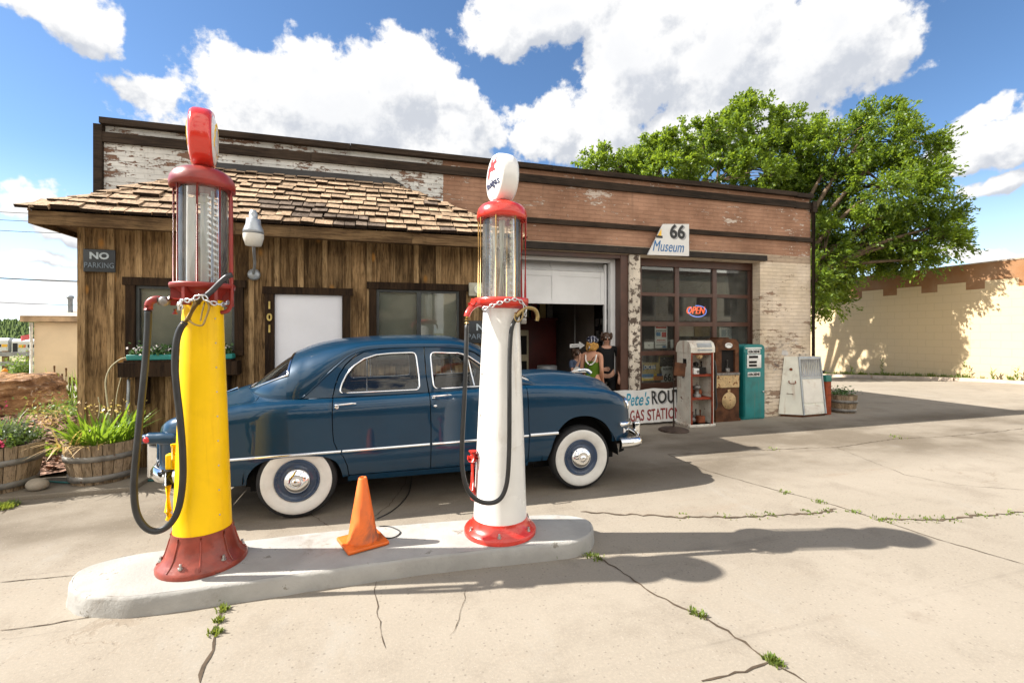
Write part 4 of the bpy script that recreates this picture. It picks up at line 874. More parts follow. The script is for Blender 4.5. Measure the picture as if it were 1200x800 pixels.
zd = cat_interp([-1.85,-1.6,-1.446,-1.32,-1.206,-1.1,-1.018,-.92,-.826,-.6,-.2,.15,.30,.42,.62,.75,.92], [1.095,1.10,1.105,1.205,1.32,1.42,1.49,1.54,1.567,1.585,1.592,1.575,1.52,1.43,1.28,1.185,1.17])
ztop = cat_interp([-2.03,-2.0,-1.82,-1.63,-1.527,-1.34,-1.07,-.733,-.31,.03,.2,.296,.486,.62,.80,.95], [1.155,1.178,1.335,1.492,1.56,1.63,1.68,1.703,1.712,1.706,1.668,1.636,1.535,1.44,1.30,1.19])
def gh(x, z, off=0.0):
    zc = ZC(x); t = z-zc; return Vector((x, Wm(x)-RY_-.004-.20*t-.22*max(0, t)**2-.03*max(0, -x-.4)**2-.05*max(0, x-.3)**2-off, z))
car = thing('parked_car', 'dark blue four-door vintage sedan with whitewall tyres parked before the wooden office', 'car', (CX, CYY, 0))
def cp(mb, name, mats, parent=None):
    return mb.build(name, mats if isinstance(mats, list) else MATS[mats], parent or car)
# outlines in (x, q)
arch_r = [(-1.045,.345),(-1.06,.42),(-1.10,.505),(-1.19,.560),(-1.32,.580),(-1.45,.585),(-1.60,.580),(-1.72,.555),(-1.80,.512),(-1.862,.43),(-1.885,.335)]
arch_f = [(1.847,.50),(1.838,.565),(1.790,.655),(1.715,.735),(1.58,.800),(1.44,.815),(1.306,.788),(1.19,.70),(1.118,.58),(1.085,.46),(1.05,.345)]
ar = [tuple(q)[:2] for q in smooth_path([(*q, 0) for q in arch_r], 4)]; af = [tuple(q)[:2] for q in smooth_path([(*q, 0) for q in arch_f], 4)]
def crest(x0, x1, n=30): return [(x0+(x1-x0)*i/n, qcrest(x0+(x1-x0)*i/n)-.0005) for i in range(n+1)]
rd_edge = [(-1.135, None), (-1.132,.95), (-1.128,.80), (-1.118,.70), (-1.085,.62), (-1.035,.56), (-1.0,.47), (-.985,.366)]
def rde(dx): return [(x+dx, (qcrest(x+dx)-.0005) if z is None else z) for x, z in rd_edge]
GAP = .008
quarter = crest(-2.62, -1.135-GAP)+rde(-GAP)[1:]+[(-.99-GAP,.352),(-1.02,.352)]+ar+[(-2.1,.332),(-2.35,.36),(-2.62,.46)]
rdoor = rde(0)+[(-.213,.366),(-.213,.8),(-.222,qcrest(-.222)-.0005)]+list(reversed(crest(-1.125, -.235, 12)))
fdoor = [(-.205-0,.366),(-.205,.8),(-.214,qcrest(-.214)-.0005)]+crest(-.20, .80, 12)+[(.812,qcrest(.812)-.0005),(.822,.75),(.826,.366)]
ffend = [(.834,.366),(.83,.75),(.82,qcrest(.82)-.0005)]+crest(.84, 2.2, 30)+[(2.2,.60),(2.1,.53),(1.95,.50)]+af+[(1.0,.345),(.834,.345)]
rock = [(-1.0,.345),(-.984,.358),(.834,.358),(.834,.30),(-1.0,.30)]
# upper parts in (x, z)
rdu = [(-1.140,1.107),(-1.118,1.22),(-1.085,1.32),(-1.03,1.41),(-.95,1.488),(-.86,1.535),(-.70,1.566),(-.5,1.578),(-.262,1.584),(-.250,1.30),(-.226,1.128)]
fdu = [(-.214,1.128),(-.240,1.30),(-.252,1.584),(0,1.580),(.14,1.567),(.27,1.518),(.38,1.44),(.56,1.30),(.70,1.19),(.735,1.166)]
rwin = rnd([(-1.085,1.145),(-1.06,1.24),(-1.02,1.325),(-.95,1.41),(-.86,1.473),(-.74,1.512),(-.60,1.526),(-.345,1.532),(-.318,1.30),(-.312,1.158)], .045, 5, (0, 7, 9))
fwin = rnd([(-.168,1.16),(-.182,1.30),(-.196,1.532),(.10,1.522),(.205,1.49),(.30,1.425),(.44,1.315),(.60,1.20),(.61,1.178)], .05, 5, (0, 2, 8))
cpil = [(x, zd(x)-.002) for x in np.linspace(-1.45, -.72, 26)]+[(-.72,1.566-.002),(-.868,1.541),(-.958,1.496),(-1.04,1.417),(-1.095,1.324),(-1.128,1.222),(-1.150,1.105)]
body = MB(); liner = MB()
for sd in (-1, 1):
    surf_part(body, body_side, quarter, [], .045, sd); surf_part(body, body_side, ffend, [], .045, sd); surf_part(body, body_side, rock, [], .04, sd)
    surf_part(body, gh, [(float(a), float(b)) for a, b in cpil], [], .04, sd)
    # top rail, A pillar
    rail = [(x, zd(x)) for x in np.linspace(-.84, .92, 60)]+[(.80,1.172),(.745,1.172),(.71,1.198),(.57,1.308),(.39,1.448),(.275,1.527),(.145,1.576),(0,1.589),(-.252,1.593),(-.5,1.587),(-.70,1.575),(-.84,1.549)]
    surf_part(body, gh, [(float(a), float(b)-.001) for a, b in rail], [], .03, sd, flange=.015)
    for p_ in (rdu, fdu): pass
# top sheets
def top_grid(mb, x0, x1, nx, fn, ny=18, sides=(-1, 1), mi=0):
    for sd in sides:
        vs = []; 
        for i in range(nx+1):
            x = x0+(x1-x0)*i/nx
            for j in range(ny+1): q = fn(x, j/ny); vs.append((q.x, q.y*sd, q.z))
        fs = [(i*(ny+1)+j, (i+1)*(ny+1)+j, (i+1)*(ny+1)+j+1, i*(ny+1)+j+1) for i in range(nx) for j in range(ny)]
        mb.add(vs, fs if sd < 0 else [tuple(reversed(f)) for f in fs], mi, True)
def deck(x, s, s0=0.0, s1=1.0):
    s = s0+(s1-s0)*s; yc = max(.02, Wm(x)-RY_-.012*max(0, (ZC(x)-RZ_-.8)/.25)**2); zc = ZC(x); zt = max(ZT_(x), zc); e = s*s*(3-2*s); return Vector((x, yc*(1-s), zc+(zt-zc)*e))
def hoodf(x, s, s0=0.0, s1=1.0):
    s = s0+(s1-s0)*s; yc = Wm(x)-RY_-.012*max(0, (ZC(x)-RZ_-.8)/.25)**2; zc = ZC(x); zt = max(ZT_(x), zc)
    e = min(1, max(0, (s-.12)/.62)); e = e*e*(3-2*e); return Vector((x, yc*(1-s), zc-.012*math.sin(PI*min(1, s/.3))*(1 if x < 2 else .3)+(zt-zc)*e))
top_grid(body, -2.62, -1.44, 36, lambda x, s: deck(x, s, 0, .13), 4); top_grid(body, -1.838, -1.44, 10, lambda x, s: deck(x, s, .13, 1), 14)
top_grid(body, .62, 2.2, 44, lambda x, s: hoodf(x, s, 0, .17), 5); top_grid(body, .62, .93, 8, lambda x, s: hoodf(x, s, .17, 1), 12)
for (xe, fn) in ((-2.62, deck), (2.2, hoodf)):          # closing faces at tail and nose
    for sd in (-1, 1):
        prof = [body_side(xe, z) for z in np.linspace(.46 if xe < 0 else .60, ZC(xe)-RZ_, 8)]+[body_side(xe, ZC(xe)-RZ_+.12*k/5) for k in range(1, 6)]+[fn(xe, k/8) for k in range(1, 9)]
        k = len(prof); vs = [(q.x, q.y*sd, q.z) for q in prof]+[(xe, 0, prof[0].z)]
        body.add(vs, [(i, i+1, k) if (xe > 0) == (sd < 0) else (i+1, i, k) for i in range(k-1)], 0, False)
# roof with openings for the two screens
def roof(x, s):
    a = s*PI/2; e = 2/2.35; yb = gh(x, zd(x)).y; zb = zd(x)
    if x < -1.48:
        f = math.sqrt(max(.02, 1-((-1.48-x)/.565)**2)); yb *= f; yc = Wm(x)-RY_; ss = max(0, 1-yb/yc); zb = ZC(x)-.004+(max(ZT_(x), ZC(x))-ZC(x))*ss*ss*(3-2*ss)
    zt = max(ztop(x), zb+.004); return Vector((x, yb*max(0, math.cos(a))**e, zb+(zt-zb)*math.sin(a)**e))
RWX, WSX = (-1.985, -1.565), (.40, .88); S_OPEN = .30
def roof_part(mb, x0, x1, nx, s0, s1, ny, mi=0, off=0.0):
    top_grid(mb, x0, x1, nx, lambda x, s: roof(x, s0+(s1-s0)*s)-Vector((0, 0, off)), ny, mi=mi)
roof_part(body, -2.025, RWX[0], 4, 0, 1, 22); roof_part(body, RWX[0], RWX[1], 24, 0, S_OPEN, 14); roof_part(body, RWX[1], -.9, 22, 0, 1, 24); roof_part(body, -.9, WSX[0], 34, 0, 1, 24)
roof_part(body, WSX[0], WSX[1], 14, 0, .30, 8); roof_part(body, WSX[1], .95, 4, 0, 1, 20)
bo = cp(body, 'body', 'car_blue')
g = MB(); roof_part(g, RWX[0]-.01, RWX[1]+.01, 24, S_OPEN-.01, 1, 14, off=.004); rw_ = cp(g, 'rear_window', 'car_glass')
g = MB(); roof_part(g, WSX[0]-.01, WSX[1]+.01, 14, .295, 1, 18, off=.004); ws_ = cp(g, 'windscreen', 'car_glass')
def frame_path(x0, x1, s0, n=20):
    pts = []
    for sd in (-1, 1):
        a = [roof(x0+(x1-x0)*i/n, s0) for i in range(n+1)] if sd < 0 else [roof(x1-(x1-x0)*i/n, s0) for i in range(n+1)]
        pts += [Vector((q.x, q.y*sd, q.z+.003)) for q in a]
        xs_ = x1 if sd < 0 else x0; b = [roof(xs_, s0+(1-s0)*i/n) for i in range(n+1)]; b = [Vector((q.x, q.y*sd, q.z+.003)) for q in b]; c_ = [Vector((q.x, -q.y*1, q.z)) for q in reversed(b)]
        pts += b[1:]+c_[1:-1]
    return pts
t = MB(); t.tube(frame_path(RWX[0], RWX[1], S_OPEN), .012, 8, closed=True); cp(t, 'window_trim', 'chrome', rw_); t = MB(); t.tube(frame_path(WSX[0], WSX[1], .30), .011, 8, closed=True); cp(t, 'window_trim', 'chrome', ws_)
# bonnet, boot lid
h = MB(); top_grid(h, .935, 2.19, 40, lambda x, s: hoodf(x, s, .178, 1), 22); cp(h, 'bonnet', 'car_blue')
h = MB(); top_grid(h, -2.615, -1.845, 26, lambda x, s: deck(x, s, .137, 1), 20); tl = cp(h, 'boot_lid', 'car_blue')
# doors with handle, window, trims
def outline_tube(mb, pts, fn, sd, r, out=.004):
    mb.tube([Vector((q.x, (q.y+out)*sd, q.z)) for q in [fn(*a) for a in dens(pts, .03)]], r, 6, closed=True)
strip = lambda x0, x1, z0, z1, n=12: [body_side(x0+(x1-x0)*i/n, z0+(z1-z0)*i/n) for i in range(n+1)]
def strip_bar(mb, pts, sd, hw=.013, out=.012):
    k = len(pts); vs = []
    for q in pts:
        for dz, o in ((-hw, .0), (-hw*.6, out), (hw*.6, out), (hw, .0)): vs.append((q.x, (q.y+o)*sd, q.z+dz))
    fs = [(i*4+j, (i+1)*4+j, (i+1)*4+j+1, i*4+j+1) for i in range(k-1) for j in range(3)]
    mb.add(vs, fs, 0, True); mb.add(vs[:4], [(0,1,2,3)]); mb.add(vs[-4:], [(3,2,1,0)])
def z_strip(x): return .593+(.645-.593)*(x+1.98)/3.14
DG = 'doors of the car'
for sd in (-1, 1):
    for nm, lo, up, win, hx in (('rear_door', rdoor, rdu, rwin, (-1.11, -.925)), ('front_door', fdoor, fdu, fwin, (-.19, -.005))):
        d = MB(); surf_part(d, body_side, lo, [], .04, sd); surf_part(d, gh, up, [win], .03, sd, flange=.03); do = cp(d, nm, 'car_blue')
        g = MB(); wv, wf, _ = cdt(win, [], .07); pts = [gh(a, b, .014) for a, b in wv]; g.add([(q.x, q.y*sd, q.z) for q in pts], wf, 0, True); cp(g, 'window', 'car_glass', do)
        t = MB(); outline_tube(t, win, gh, sd, .0095); 
        vx = -.825 if nm == 'rear_door' else .255
        zz = [w[1] for w in win if abs(w[0]-vx) < .12]; top = max(zz)-.012; top = 1.478 if nm == 'rear_door' else 1.448
        A = gh(vx, 1.155 if nm == 'rear_door' else 1.18, .008); B = gh(vx-(.0 if nm == 'rear_door' else .05), top, .008); t.tube([(A.x, A.y*sd, A.z), (B.x, B.y*sd, B.z)], .009, 6); cp(t, 'window_trim', 'chrome', do)
        t = MB(); zb = 1.018 if nm == 'rear_door' else 1.062
        a = body_side(hx[0], zb); b = body_side(hx[1], zb+.012)
        t.tube(smooth_path([(a.x, (a.y-.005)*sd, a.z), (a.x+.005, (a.y+.035)*sd, a.z+.004), (a.x+.04, (a.y+.045)*sd, a.z+.008), (b.x-.03, (b.y+.042)*sd, b.z), (b.x, (b.y+.028)*sd, b.z-.003)], 6), [.013]*10+[.0095]*15, 8); t.ball((a.x+.012, (a.y+.004)*sd, a.z-.022), .022, 10, scale=(1, .5, 1.1))
        cp(t, 'handle', 'chrome', do)
        if nm == 'front_door':
            t = MB(); q = body_side(-.165, 1.0); t.ball((q.x, q.y*sd, q.z), .016, 10, scale=(1.3, .5, .8)); cp(t, 'lock', 'chrome', do)
        x0, x1 = (-1.045, -.222) if nm == 'rear_door' else (-.197, .82)
        t = MB(); strip_bar(t, strip(x0, x1, z_strip(x0), z_strip(x1)), sd); cp(t, 'side_trim', 'chrome', do)
    t = MB(); strip_bar(t, strip(-2.3, -1.058, z_strip(-2.3), z_strip(-1.058)), sd); cp(t, 'side_trim', 'chrome'); t = MB(); strip_bar(t, strip(.84, 1.16, .645, .648), sd, .018, .02); cp(t, 'side_trim', 'chrome')
    # C pillar moulding and drip rail
    t = MB(); t.tube([Vector((q.x, (q.y+.004)*sd, q.z)) for q in [gh(x, zd(x)) for x in np.linspace(-1.44, .40, 60)]], .008, 6); cp(t, 'drip_rail', 'car_blue')
# dark inner shell, wheel wells, floor, underbody
L = MB()
def in_arch(x, z, pad=.06):
    return ((x+1.448)**2+(z-.345)**2 < (.45+pad*.3)**2 and z < .66) or ((x-1.448)**2+(z-.345)**2 < (.46+pad)**2)
for sd in (-1, 1):
    nx, nz = 90, 16
    for i in range(nx):
        x0 = -2.5+i*(4.58)/nx; x1 = x0+4.58/nx
        for j in range(nz):
            f0, f1 = j/nz, (j+1)/nz; zc = lambda x, f: .34+(ZC(x)-.07-.34)*f
            if in_arch((x0+x1)/2, zc(x0, (f0+f1)/2)): continue
            q = [body_side(x0, zc(x0, f0), .024), body_side(x1, zc(x1, f0), .024), body_side(x1, zc(x1, f1), .024), body_side(x0, zc(x0, f1), .024)]
            L.add([(k.x, k.y*sd, k.z) for k in q], [(0,1,2,3)])
    for wx in (-1.448, 1.448):
        n = 20; R = .46; vs = []
        for i in range(n+1):
            a = PI*i/n; 
            for y in (.60, .885): vs.append((wx+R*math.cos(a), y*sd, min(.345+R*math.sin(a), .79 if wx > 0 else .74)))
        L.add(vs, [(2*i, 2*i+2, 2*i+3, 2*i+1) for i in range(n)]); L.add([(wx-R,.60*sd,.2),(wx+R,.60*sd,.2),(wx+R,.60*sd,.82),(wx-R,.60*sd,.82)], [(0,1,2,3)])
L.box(-2.4, -1.95, -.7, .7, .34, .40); L.box(-.95, .95, -.80, .80, .30, .34); L.box(-1.95, 2.0, -.58, .58, .24, .36); L.box(-1.55, -1.45, -.58, .58, .36, 1.09); L.box(.85, .90, -.8, .8, .34, 1.14); L.box(1.95, 2.1, -.6, .6, .4, .75)
L.box(-1.83, -1.45, -.78, .78, 1.04, 1.075)
cp(L, 'chassis', 'wheel_well')
# axles & exhaust are hidden; wheels
def wheel(x, sd, steer=0):
    M = Matrix.Translation((x, 0, .351)) @ Matrix.Rotation(steer, 4, 'Z') @ Matrix.Translation((0, .895*sd, 0)) @ Matrix.Rotation(-sd*PI/2, 4, 'X')    # local z points outward
    w = MB(); w.lathe([(.205,-.17),(.26,-.185),(.315,-.175),(.343,-.15),(.352,-.12),(.353,-.06),(.349,-.03),(.341,-.010),(.325,-.001),(.305,.004)], 56, 0, M, cap=False)
    wo_ = thing_part('wheel', w, 'tyre_black')
    w = MB(); w.lathe([(.309,.004),(.304,.008),(.285,.011),(.262,.009),(.235,.002),(.208,-.010),(.196,-.02)], 56, 0, M, cap=False); cp(w, 'whitewall', 'whitewall', wo_)
    w = MB(); w.lathe([(.199,-.018),(.196,-.006),(.188,-.004),(.182,-.012),(.170,-.026),(.150,-.032),(.130,-.026),(.118,-.020),(.0,-.02)], 48, 0, M, cap=False); w.lathe([(.199,-.02),(.19,-.14)], 40, 0, M, cap=False); cp(w, 'rim', 'rim_blue', wo_)
    w = MB(); w.lathe([(.122,-.020),(.121,-.008),(.114,.006),(.10,.020),(.075,.036),(.045,.045),(.042,.043),(.036,.043),(.032,.048),(.018,.054),(.0,.056)], 48, 0, M, cap=False); cp(w, 'hubcap', 'chrome', wo_)
    w = MB(); w.lathe([(.30,-.17),(.0,-.17)], 30, 0, M, cap=False); cp(w, 'brake_drum', 'wheel_well', wo_)
    return wo_
def thing_part(name, mb, mm): return cp(mb, name, mm)
for x in (-1.448, 1.448):
    for sd in (-1, 1): wheel(x, sd)
# bumpers
def bumper(name, path, hz, th):
    b = MB(); path = smooth_path(path, 8); k = len(path); vs = []; prof = [(-.5,-.6),(-.38,.25),(-.15,.7),(.15,.7),(.38,.25),(.5,-.6)]; n = len(prof)
    for i, q in enumerate(path):
        t = (path[min(i+1, k-1)]-path[max(i-1, 0)]).normalized(); nn = Vector((t.y, -t.x, 0))
        for a, o in prof: vs.append(q+nn*o*th+Vector((0, 0, a*hz)))
    b.add(vs, [(i*n+j, (i+1)*n+j, (i+1)*n+(j+1) % n, i*n+(j+1) % n) for i in range(k-1) for j in range(n)], 0, True); b.add(vs[:n], [tuple(range(n))]); b.add(vs[-n:], [tuple(range(n))]); return b
fb = bumper('front_bumper', [(1.93,-.90,.475),(2.10,-.89,.475),(2.22,-.82,.475),(2.33,-.55,.475),(2.38,0,.475),(2.33,.55,.475),(2.22,.82,.475),(2.10,.89,.475),(1.93,.90,.475)], .13, .045)
for y in (-.45, .45): fb.box(2.36, 2.44, y-.035, y+.035, .40, .62, bev=.02)
cp(fb, 'front_bumper', 'chrome')
rb = bumper('rear_bumper', [(-2.10,.90,.47),(-2.35,.88,.47),(-2.58,.80,.47),(-2.70,.55,.47),(-2.74,0,.47),(-2.70,-.55,.47),(-2.58,-.80,.47),(-2.35,-.88,.47),(-2.10,-.90,.47)], .14, .045)
for y in (-.42, .42): rb.box(-2.82, -2.72, y-.04, y+.04, .36, .74, bev=.025)
cp(rb, 'rear_bumper', 'chrome')
for sd in (-1, 1):                                   # grille end, headlamp, tail lamp
    t = MB(); pth = [Vector((1.92, sd*.868, .685)), Vector((2.02, sd*.835, .685)), Vector((2.10, sd*.77, .685)), Vector((2.17, sd*.66, .685))]
    t.tube(smooth_path(pth, 4), .030, 10); t.tube([(2.0, sd*.835, .61), (2.06, sd*.785, .61), (2.16, sd*.64, .61)], .03, 10); cp(t, 'parking_lamp', 'chrome')
    M = Matrix.Translation((2.09, sd*.60, .86)) @ Matrix.Rotation(PI/2, 4, 'Y') @ Matrix.Rotation(sd*.12, 4, 'X')
    t = MB(); t.lathe([(.115,-.06),(.116,.03),(.108,.05),(.098,.055)], 32, 0, M, cap=False); hl = cp(t, 'headlight', 'chrome'); t = MB(); t.lathe([(.10,.045),(.09,.06),(.05,.075),(0,.08)], 32, 0, M, cap=False); cp(t, 'lens', 'headlamp_glass', hl)
    t = MB(); t.tube(smooth_path([(-2.40, sd*.83, .80), (-2.55, sd*.81, .805), (-2.66, sd*.79, .805), (-2.72, sd*.78, .80)], 5), [.055]*6+[.052]*5+[.04]*5, 12); tlh = cp(t, 'tail_light', 'car_blue'); t = MB(); t.lathe([(.042,0),(.046,.006),(.04,.02)], 16, 0, Matrix.Translation((-2.715, sd*.78, .80)) @ Matrix.Rotation(-PI/2, 4, 'Y'), cap=False); cp(t, 'lens_rim', 'chrome', tlh); t = MB(); t.ball((-2.66, sd*.835, .80), .028, 14, scale=(1, .6, 1)); t.ball((-2.725, sd*.78, .80), .036, 14, scale=(.5, 1, 1)); cp(t, 'lens', 'tail_red', tlh)
g = MB(); g.tube(smooth_path([(2.17,-.6,.68),(2.24,-.3,.68),(2.26,0,.68),(2.24,.3,.68),(2.17,.6,.68)], 5), .03, 10); g.tube(smooth_path([(2.17,-.6,.80),(2.23,-.3,.82),(2.25,0,.83),(2.23,.3,.82),(2.17,.6,.80)], 5), .02, 10); g.lathe([(.10,0),(.09,.06),(.05,.1),(0,.115)], 24, 0, Matrix.Translation((2.24, 0, .69)) @ Matrix.Rotation(PI/2, 4, 'Y')); cp(g, 'grille', 'chrome')
o_ = MB(); o_.tube(smooth_path([(1.70,0,1.225),(1.80,0,1.24),(1.92,0,1.245),(1.99,0,1.20)], 5), [.006]*6+[.02]*5+[.028]*5, 10); o_.add([(1.72,0,1.22),(1.95,0,1.21),(1.78,0,1.30),(1.72,.012,1.22),(1.95,.012,1.21),(1.78,.012,1.30)], [(0,1,2),(5,4,3),(0,2,5,3),(1,4,5,2)]); cp(o_, 'bonnet_ornament', 'chrome')
t = MB(); t.tube(smooth_path([(-2.66,0,.86),(-2.62,0,.95),(-2.52,0,1.01)], 5), .014, 8); t.tube([(-2.42,-.10,1.05),(-2.15,-.10,1.155)], .012, 8); cp(t, 'boot_handle', 'chrome', tl)
# interior
def seat(x, name):
    s_ = MB(); s_.box(x-.05, x+.48, -.66, .66, .42, .62, bev=.06); M = Matrix.Translation((x, 0, .58)) @ Matrix.Rotation(math.radians(-14), 4, 'Y'); s_.box(-.10, .06, -.66, .66, .0, .52, 0, M, bev=.05); cp(s_, name, 'seat_grey')
seat(-1.22, 'rear_seat'); seat(-.18, 'front_seat')
d = MB(); d.box(.62, .82, -.72, .72, .90, 1.12, bev=.05); cp(d, 'dashboard', 'car_blue')
mat('steering_ivory', (.10,.13,.17), .35)
s_ = MB(); M = Matrix.Translation((.38, .36, 1.08)) @ Matrix.Rotation(math.radians(-58), 4, 'Y'); s_.tube([M @ Vector((.21*math.cos(a), .21*math.sin(a), 0)) for a in [2*PI*i/36 for i in range(36)]], .013, 8, closed=True)
for a in (.5, PI-.5, -PI/2): s_.tube([M @ Vector((0,0,-.03)), M @ Vector((.2*math.cos(a), .2*math.sin(a), 0))], .009, 6)
s_.tube([M @ Vector((0,0,0)), M @ Vector((0,0,-.4))], .025, 8); cp(s_, 'steering_wheel', 'steering_ivory')
mi_ = MB(); mi_.box(.40, .415, -.09, .09, 1.42, 1.48, bev=.006); cp(mi_, 'mirror', 'chrome')
# driver's mirror on the far door
mi_ = MB(); q = gh(.58, 1.16); mi_.tube([(q.x, q.y, q.z), (q.x-.02, q.y+.12, q.z+.08)], .008, 8); mi_.ball((q.x-.02, q.y+.14, q.z+.10), .06, 14, scale=(.35, 1, 1)); cp(mi_, 'mirror', 'chrome')
# ------------------------------------------------------------------ signs, lamp and boxes on the office wall
mat('sign_black', (.018, .022, .026), .4, var=.2); mat('sign_letter', (.42, .48, .52), .5); mat('sign_letter_dim', (.16, .20, .24), .5); mat('sign_white', (.66, .655, .64), .45, var=.05, scale=3, grime=((.5,.44,.36), .4, 3)); mat('letter_black', (.015, .015, .016), .5); mat('letter_blue', (.012, .13, .34), .5); mat('letter_teal', (.01, .24, .36), .5); mat('letter_maroon', (.22, .02, .02), .5); mat('letter_gold', (.75, .45, .05), .5); mat('letter_shadow', (.34, .34, .35), .6)
def wall_sign(px0, px1, py0, py1, Y, label):
    a = on_y(px0, py1, Y); b = on_y(px1, py0, Y); r = thing('no_parking_sign', label, 'sign', ((a.x+b.x)/2, Y, a.z), group='no parking signs')
    h = MB(); h.box(a.x, b.x, Y, Y+.012, a.z, b.z, bev=.003); bw(h, 'board', MATS['sign_black'], r)
    w, hh = b.x-a.x, b.z-a.z
    t = text_obj('lettering', 'NO', hh*.40, MATS['sign_letter'], r, (0, -.003, hh*.70), bold=.004, sx=1.15); t = text_obj('lettering', 'PARKING', hh*.34, MATS['sign_letter_dim'], r, (0, -.003, hh*.28), sx=1.0, spacing=1.0)
    t.scale.x = min(1.2, w*.92/max(.01, t.dimensions.x)); return r
wall_sign(97.5, 135, 293, 318, YS-.05, 'black no parking sign with silver letters nailed at the left corner of the wooden office')
wall_sign(546, 588, 376, 402, YS-.05, 'black no parking sign half hidden behind the white pump and car roof')
mat('vent_paint', (.44, .42, .34), .6)
a = on_y(549, 347, YS-.03); b = on_y(567, 332, YS-.03); r = thing('vent_box', 'small beige box with round vent on the office wall beside the white pump', 'vent', ((a.x+b.x)/2, YS-.03, a.z))
h = MB(); h.box(a.x, b.x+.06, YS-.09, YS-.029, a.z, b.z, bev=.008); bw(h, 'housing', MATS['vent_paint'], r)
h = MB(); M = Matrix.Translation(((a.x+b.x)/2+.03, YS-.092, (a.z+b.z)/2)) @ Matrix.Rotation(PI/2, 4, 'X'); h.lathe([(.075,0),(.075,.014),(.06,.016),(.055,.006),(.03,.006),(.028,.012),(0,.012)], 24, 0, M); bw(h, 'vent', MATS['blind'], r)
# yard light on its bracket
mat('galv', (.36, .39, .42), .45, .55, var=.2, scale=9); mat('galv_dark', (.20, .22, .24), .5, .4); mat('lamp_lens', (.62, .60, .54), .25, var=.08)
q = on_y(298, 322, YS-.03); r = thing('yard_light', 'grey dusk-to-dawn yard light on a thin arm above the white door', 'lamp', (q.x, YS-.03, q.z))
h = MB(); M = Matrix.Translation(q) @ Matrix.Rotation(PI/2, 4, 'X'); h.lathe([(.075,-.0),(.078,.02),(.06,.05),(.0,.065)], 24, 0, M); bw(h, 'mount', MATS['galv'], r)
YL = 5.95; lx = lambda px, py, Y=YL: on_y(px, py, Y)
h = MB(); h.tube(smooth_path([(q.x, q.y-.05, q.z), (lx(298.5,310,6.55).x, 6.55, lx(298.5,310,6.55).z), (lx(297.8,297,6.25).x, 6.25, lx(297.8,297,6.25).z), (lx(297.2,285,5.97).x, 5.97, lx(297.2,285,5.97).z)], 6), .017, 10); bw(h, 'arm', MATS['galv'], r)
c_ = lx(297, 287); T = Matrix.Translation((c_.x, YL, 0)) @ Matrix.Diagonal((.86, .86, 1, 1)); Z_ = lambda py: lx(297, py).z
h = MB(); h.lathe([(.05,Z_(250)),(.055,Z_(252)),(.05,Z_(256)),(.085,Z_(257)),(.092,Z_(263)),(.125,Z_(270)),(.128,Z_(274)),(.0,Z_(273))], 28, 0, T); h.lathe([(.03,Z_(246.5)),(.05,Z_(250))], 16, 0, T); bw(h, 'lamp_head', MATS['galv'], r)
h = MB(); h.lathe([(.128,Z_(274.5)),(.126,Z_(279)),(.095,Z_(288)),(.0,Z_(289))], 28, 0, T); bw(h, 'lens', MATS['lamp_lens'], r)
# flower trough on the left window shelf
mat('trough_teal', (.012, .19, .17), .4); leaf_mat('flower_leaf', (.035, .09, .02), (.07, .15, .035), .2); mat('petal_white', (.75, .70, .70), .6); mat('petal_pink', (.62, .07, .16), .6); mat('soil', (.05, .033, .022), .95, var=.4, scale=20, bump=.5)
r = thing('flower_trough', 'teal trough of small white flowers on the ledge under the left window', 'planter', (-2.4, YS-.14, 1.40))
h = MB(); h.box(-2.98, -1.84, YS-.21, YS-.07, 1.401, 1.47, bev=.012); bw(h, 'trough', MATS['trough_teal'], r)
def leaf_cloud(n, fn, w, L, up=.3):
    V = np.zeros((n, 4, 3), np.float32)
    for i in range(n):
        c = np.array(fn()); d = rng.normal(size=3); d[2] += up; d /= np.linalg.norm(d); s = np.cross(d, rng.normal(size=3)); s /= np.linalg.norm(s)+1e-9; k = rng.uniform(.6, 1.3)
        V[i] = [c-d*L*k*.5, c+s*w*k*.5, c+d*L*k*.5, c-s*w*k*.5]
    return V.reshape(-1, 3)
o = quads_object('leaves', leaf_cloud(900, lambda: (rng.uniform(-2.96, -1.86), YS-.14+rng.normal()*.05, 1.47+abs(rng.normal())*.05), .03, .05), MATS['flower_leaf']); wp(o, r)
o = quads_object('flowers', leaf_cloud(170, lambda: (rng.uniform(-2.96, -1.86), YS-.16+rng.normal()*.05, 1.53+rng.normal()*.025), .032, .034), MATS['petal_white']); wp(o, r)
# ------------------------------------------------------------------ museum board and gas station banner
YM = YF-.10
poly = [(on_y(px, py, YM).x, on_y(px, py, YM).z) for px, py in [(759,298.5),(777,262.5),(807.5,262.5),(807.5,300)]]
r = thing('museum_sign', 'white cut-corner board with 66 and blue Museum script above the glazed bay', 'sign', (poly[0][0]+.4, YM, poly[0][1]))
h = MB(); h.prism(poly, YM, YM+.03); bw(h, 'board', MATS['sign_white'], r)
def word(root, body, px, py, Y, size, m, **kw):
    q = on_y(px, py, Y); return text_obj('lettering', body, size, MATS[m], root, q-Vector(root.location), **kw)
word(r, '66', 795.2, 273.4, YM-.001, .37, 'letter_shadow', bold=.012, sx=.95); word(r, '66', 793.8, 272.4, YM-.004, .36, 'letter_black', bold=.010, sx=.95); word(r, 'Museum', 783.0, 289.4, YM-.003, .29, 'letter_blue', shear=.30, bold=.0, sx=.70)
h = MB(); a = on_y(769, 278.6, YM-.004); b = on_y(776.5, 276.4, YM-.004); h.box(a.x, b.x, YM-.005, YM-.001, a.z, b.z); bw(h, 'mark', MATS['letter_black'], r)
h = MB(); a = on_y(770.5, 276, YM); b = on_y(775, 268, YM); h.prism([(a.x, a.z), (b.x, a.z), (b.x, b.z)], YM-.005, YM-.001); bw(h, 'mark', MATS['letter_gold'], r)
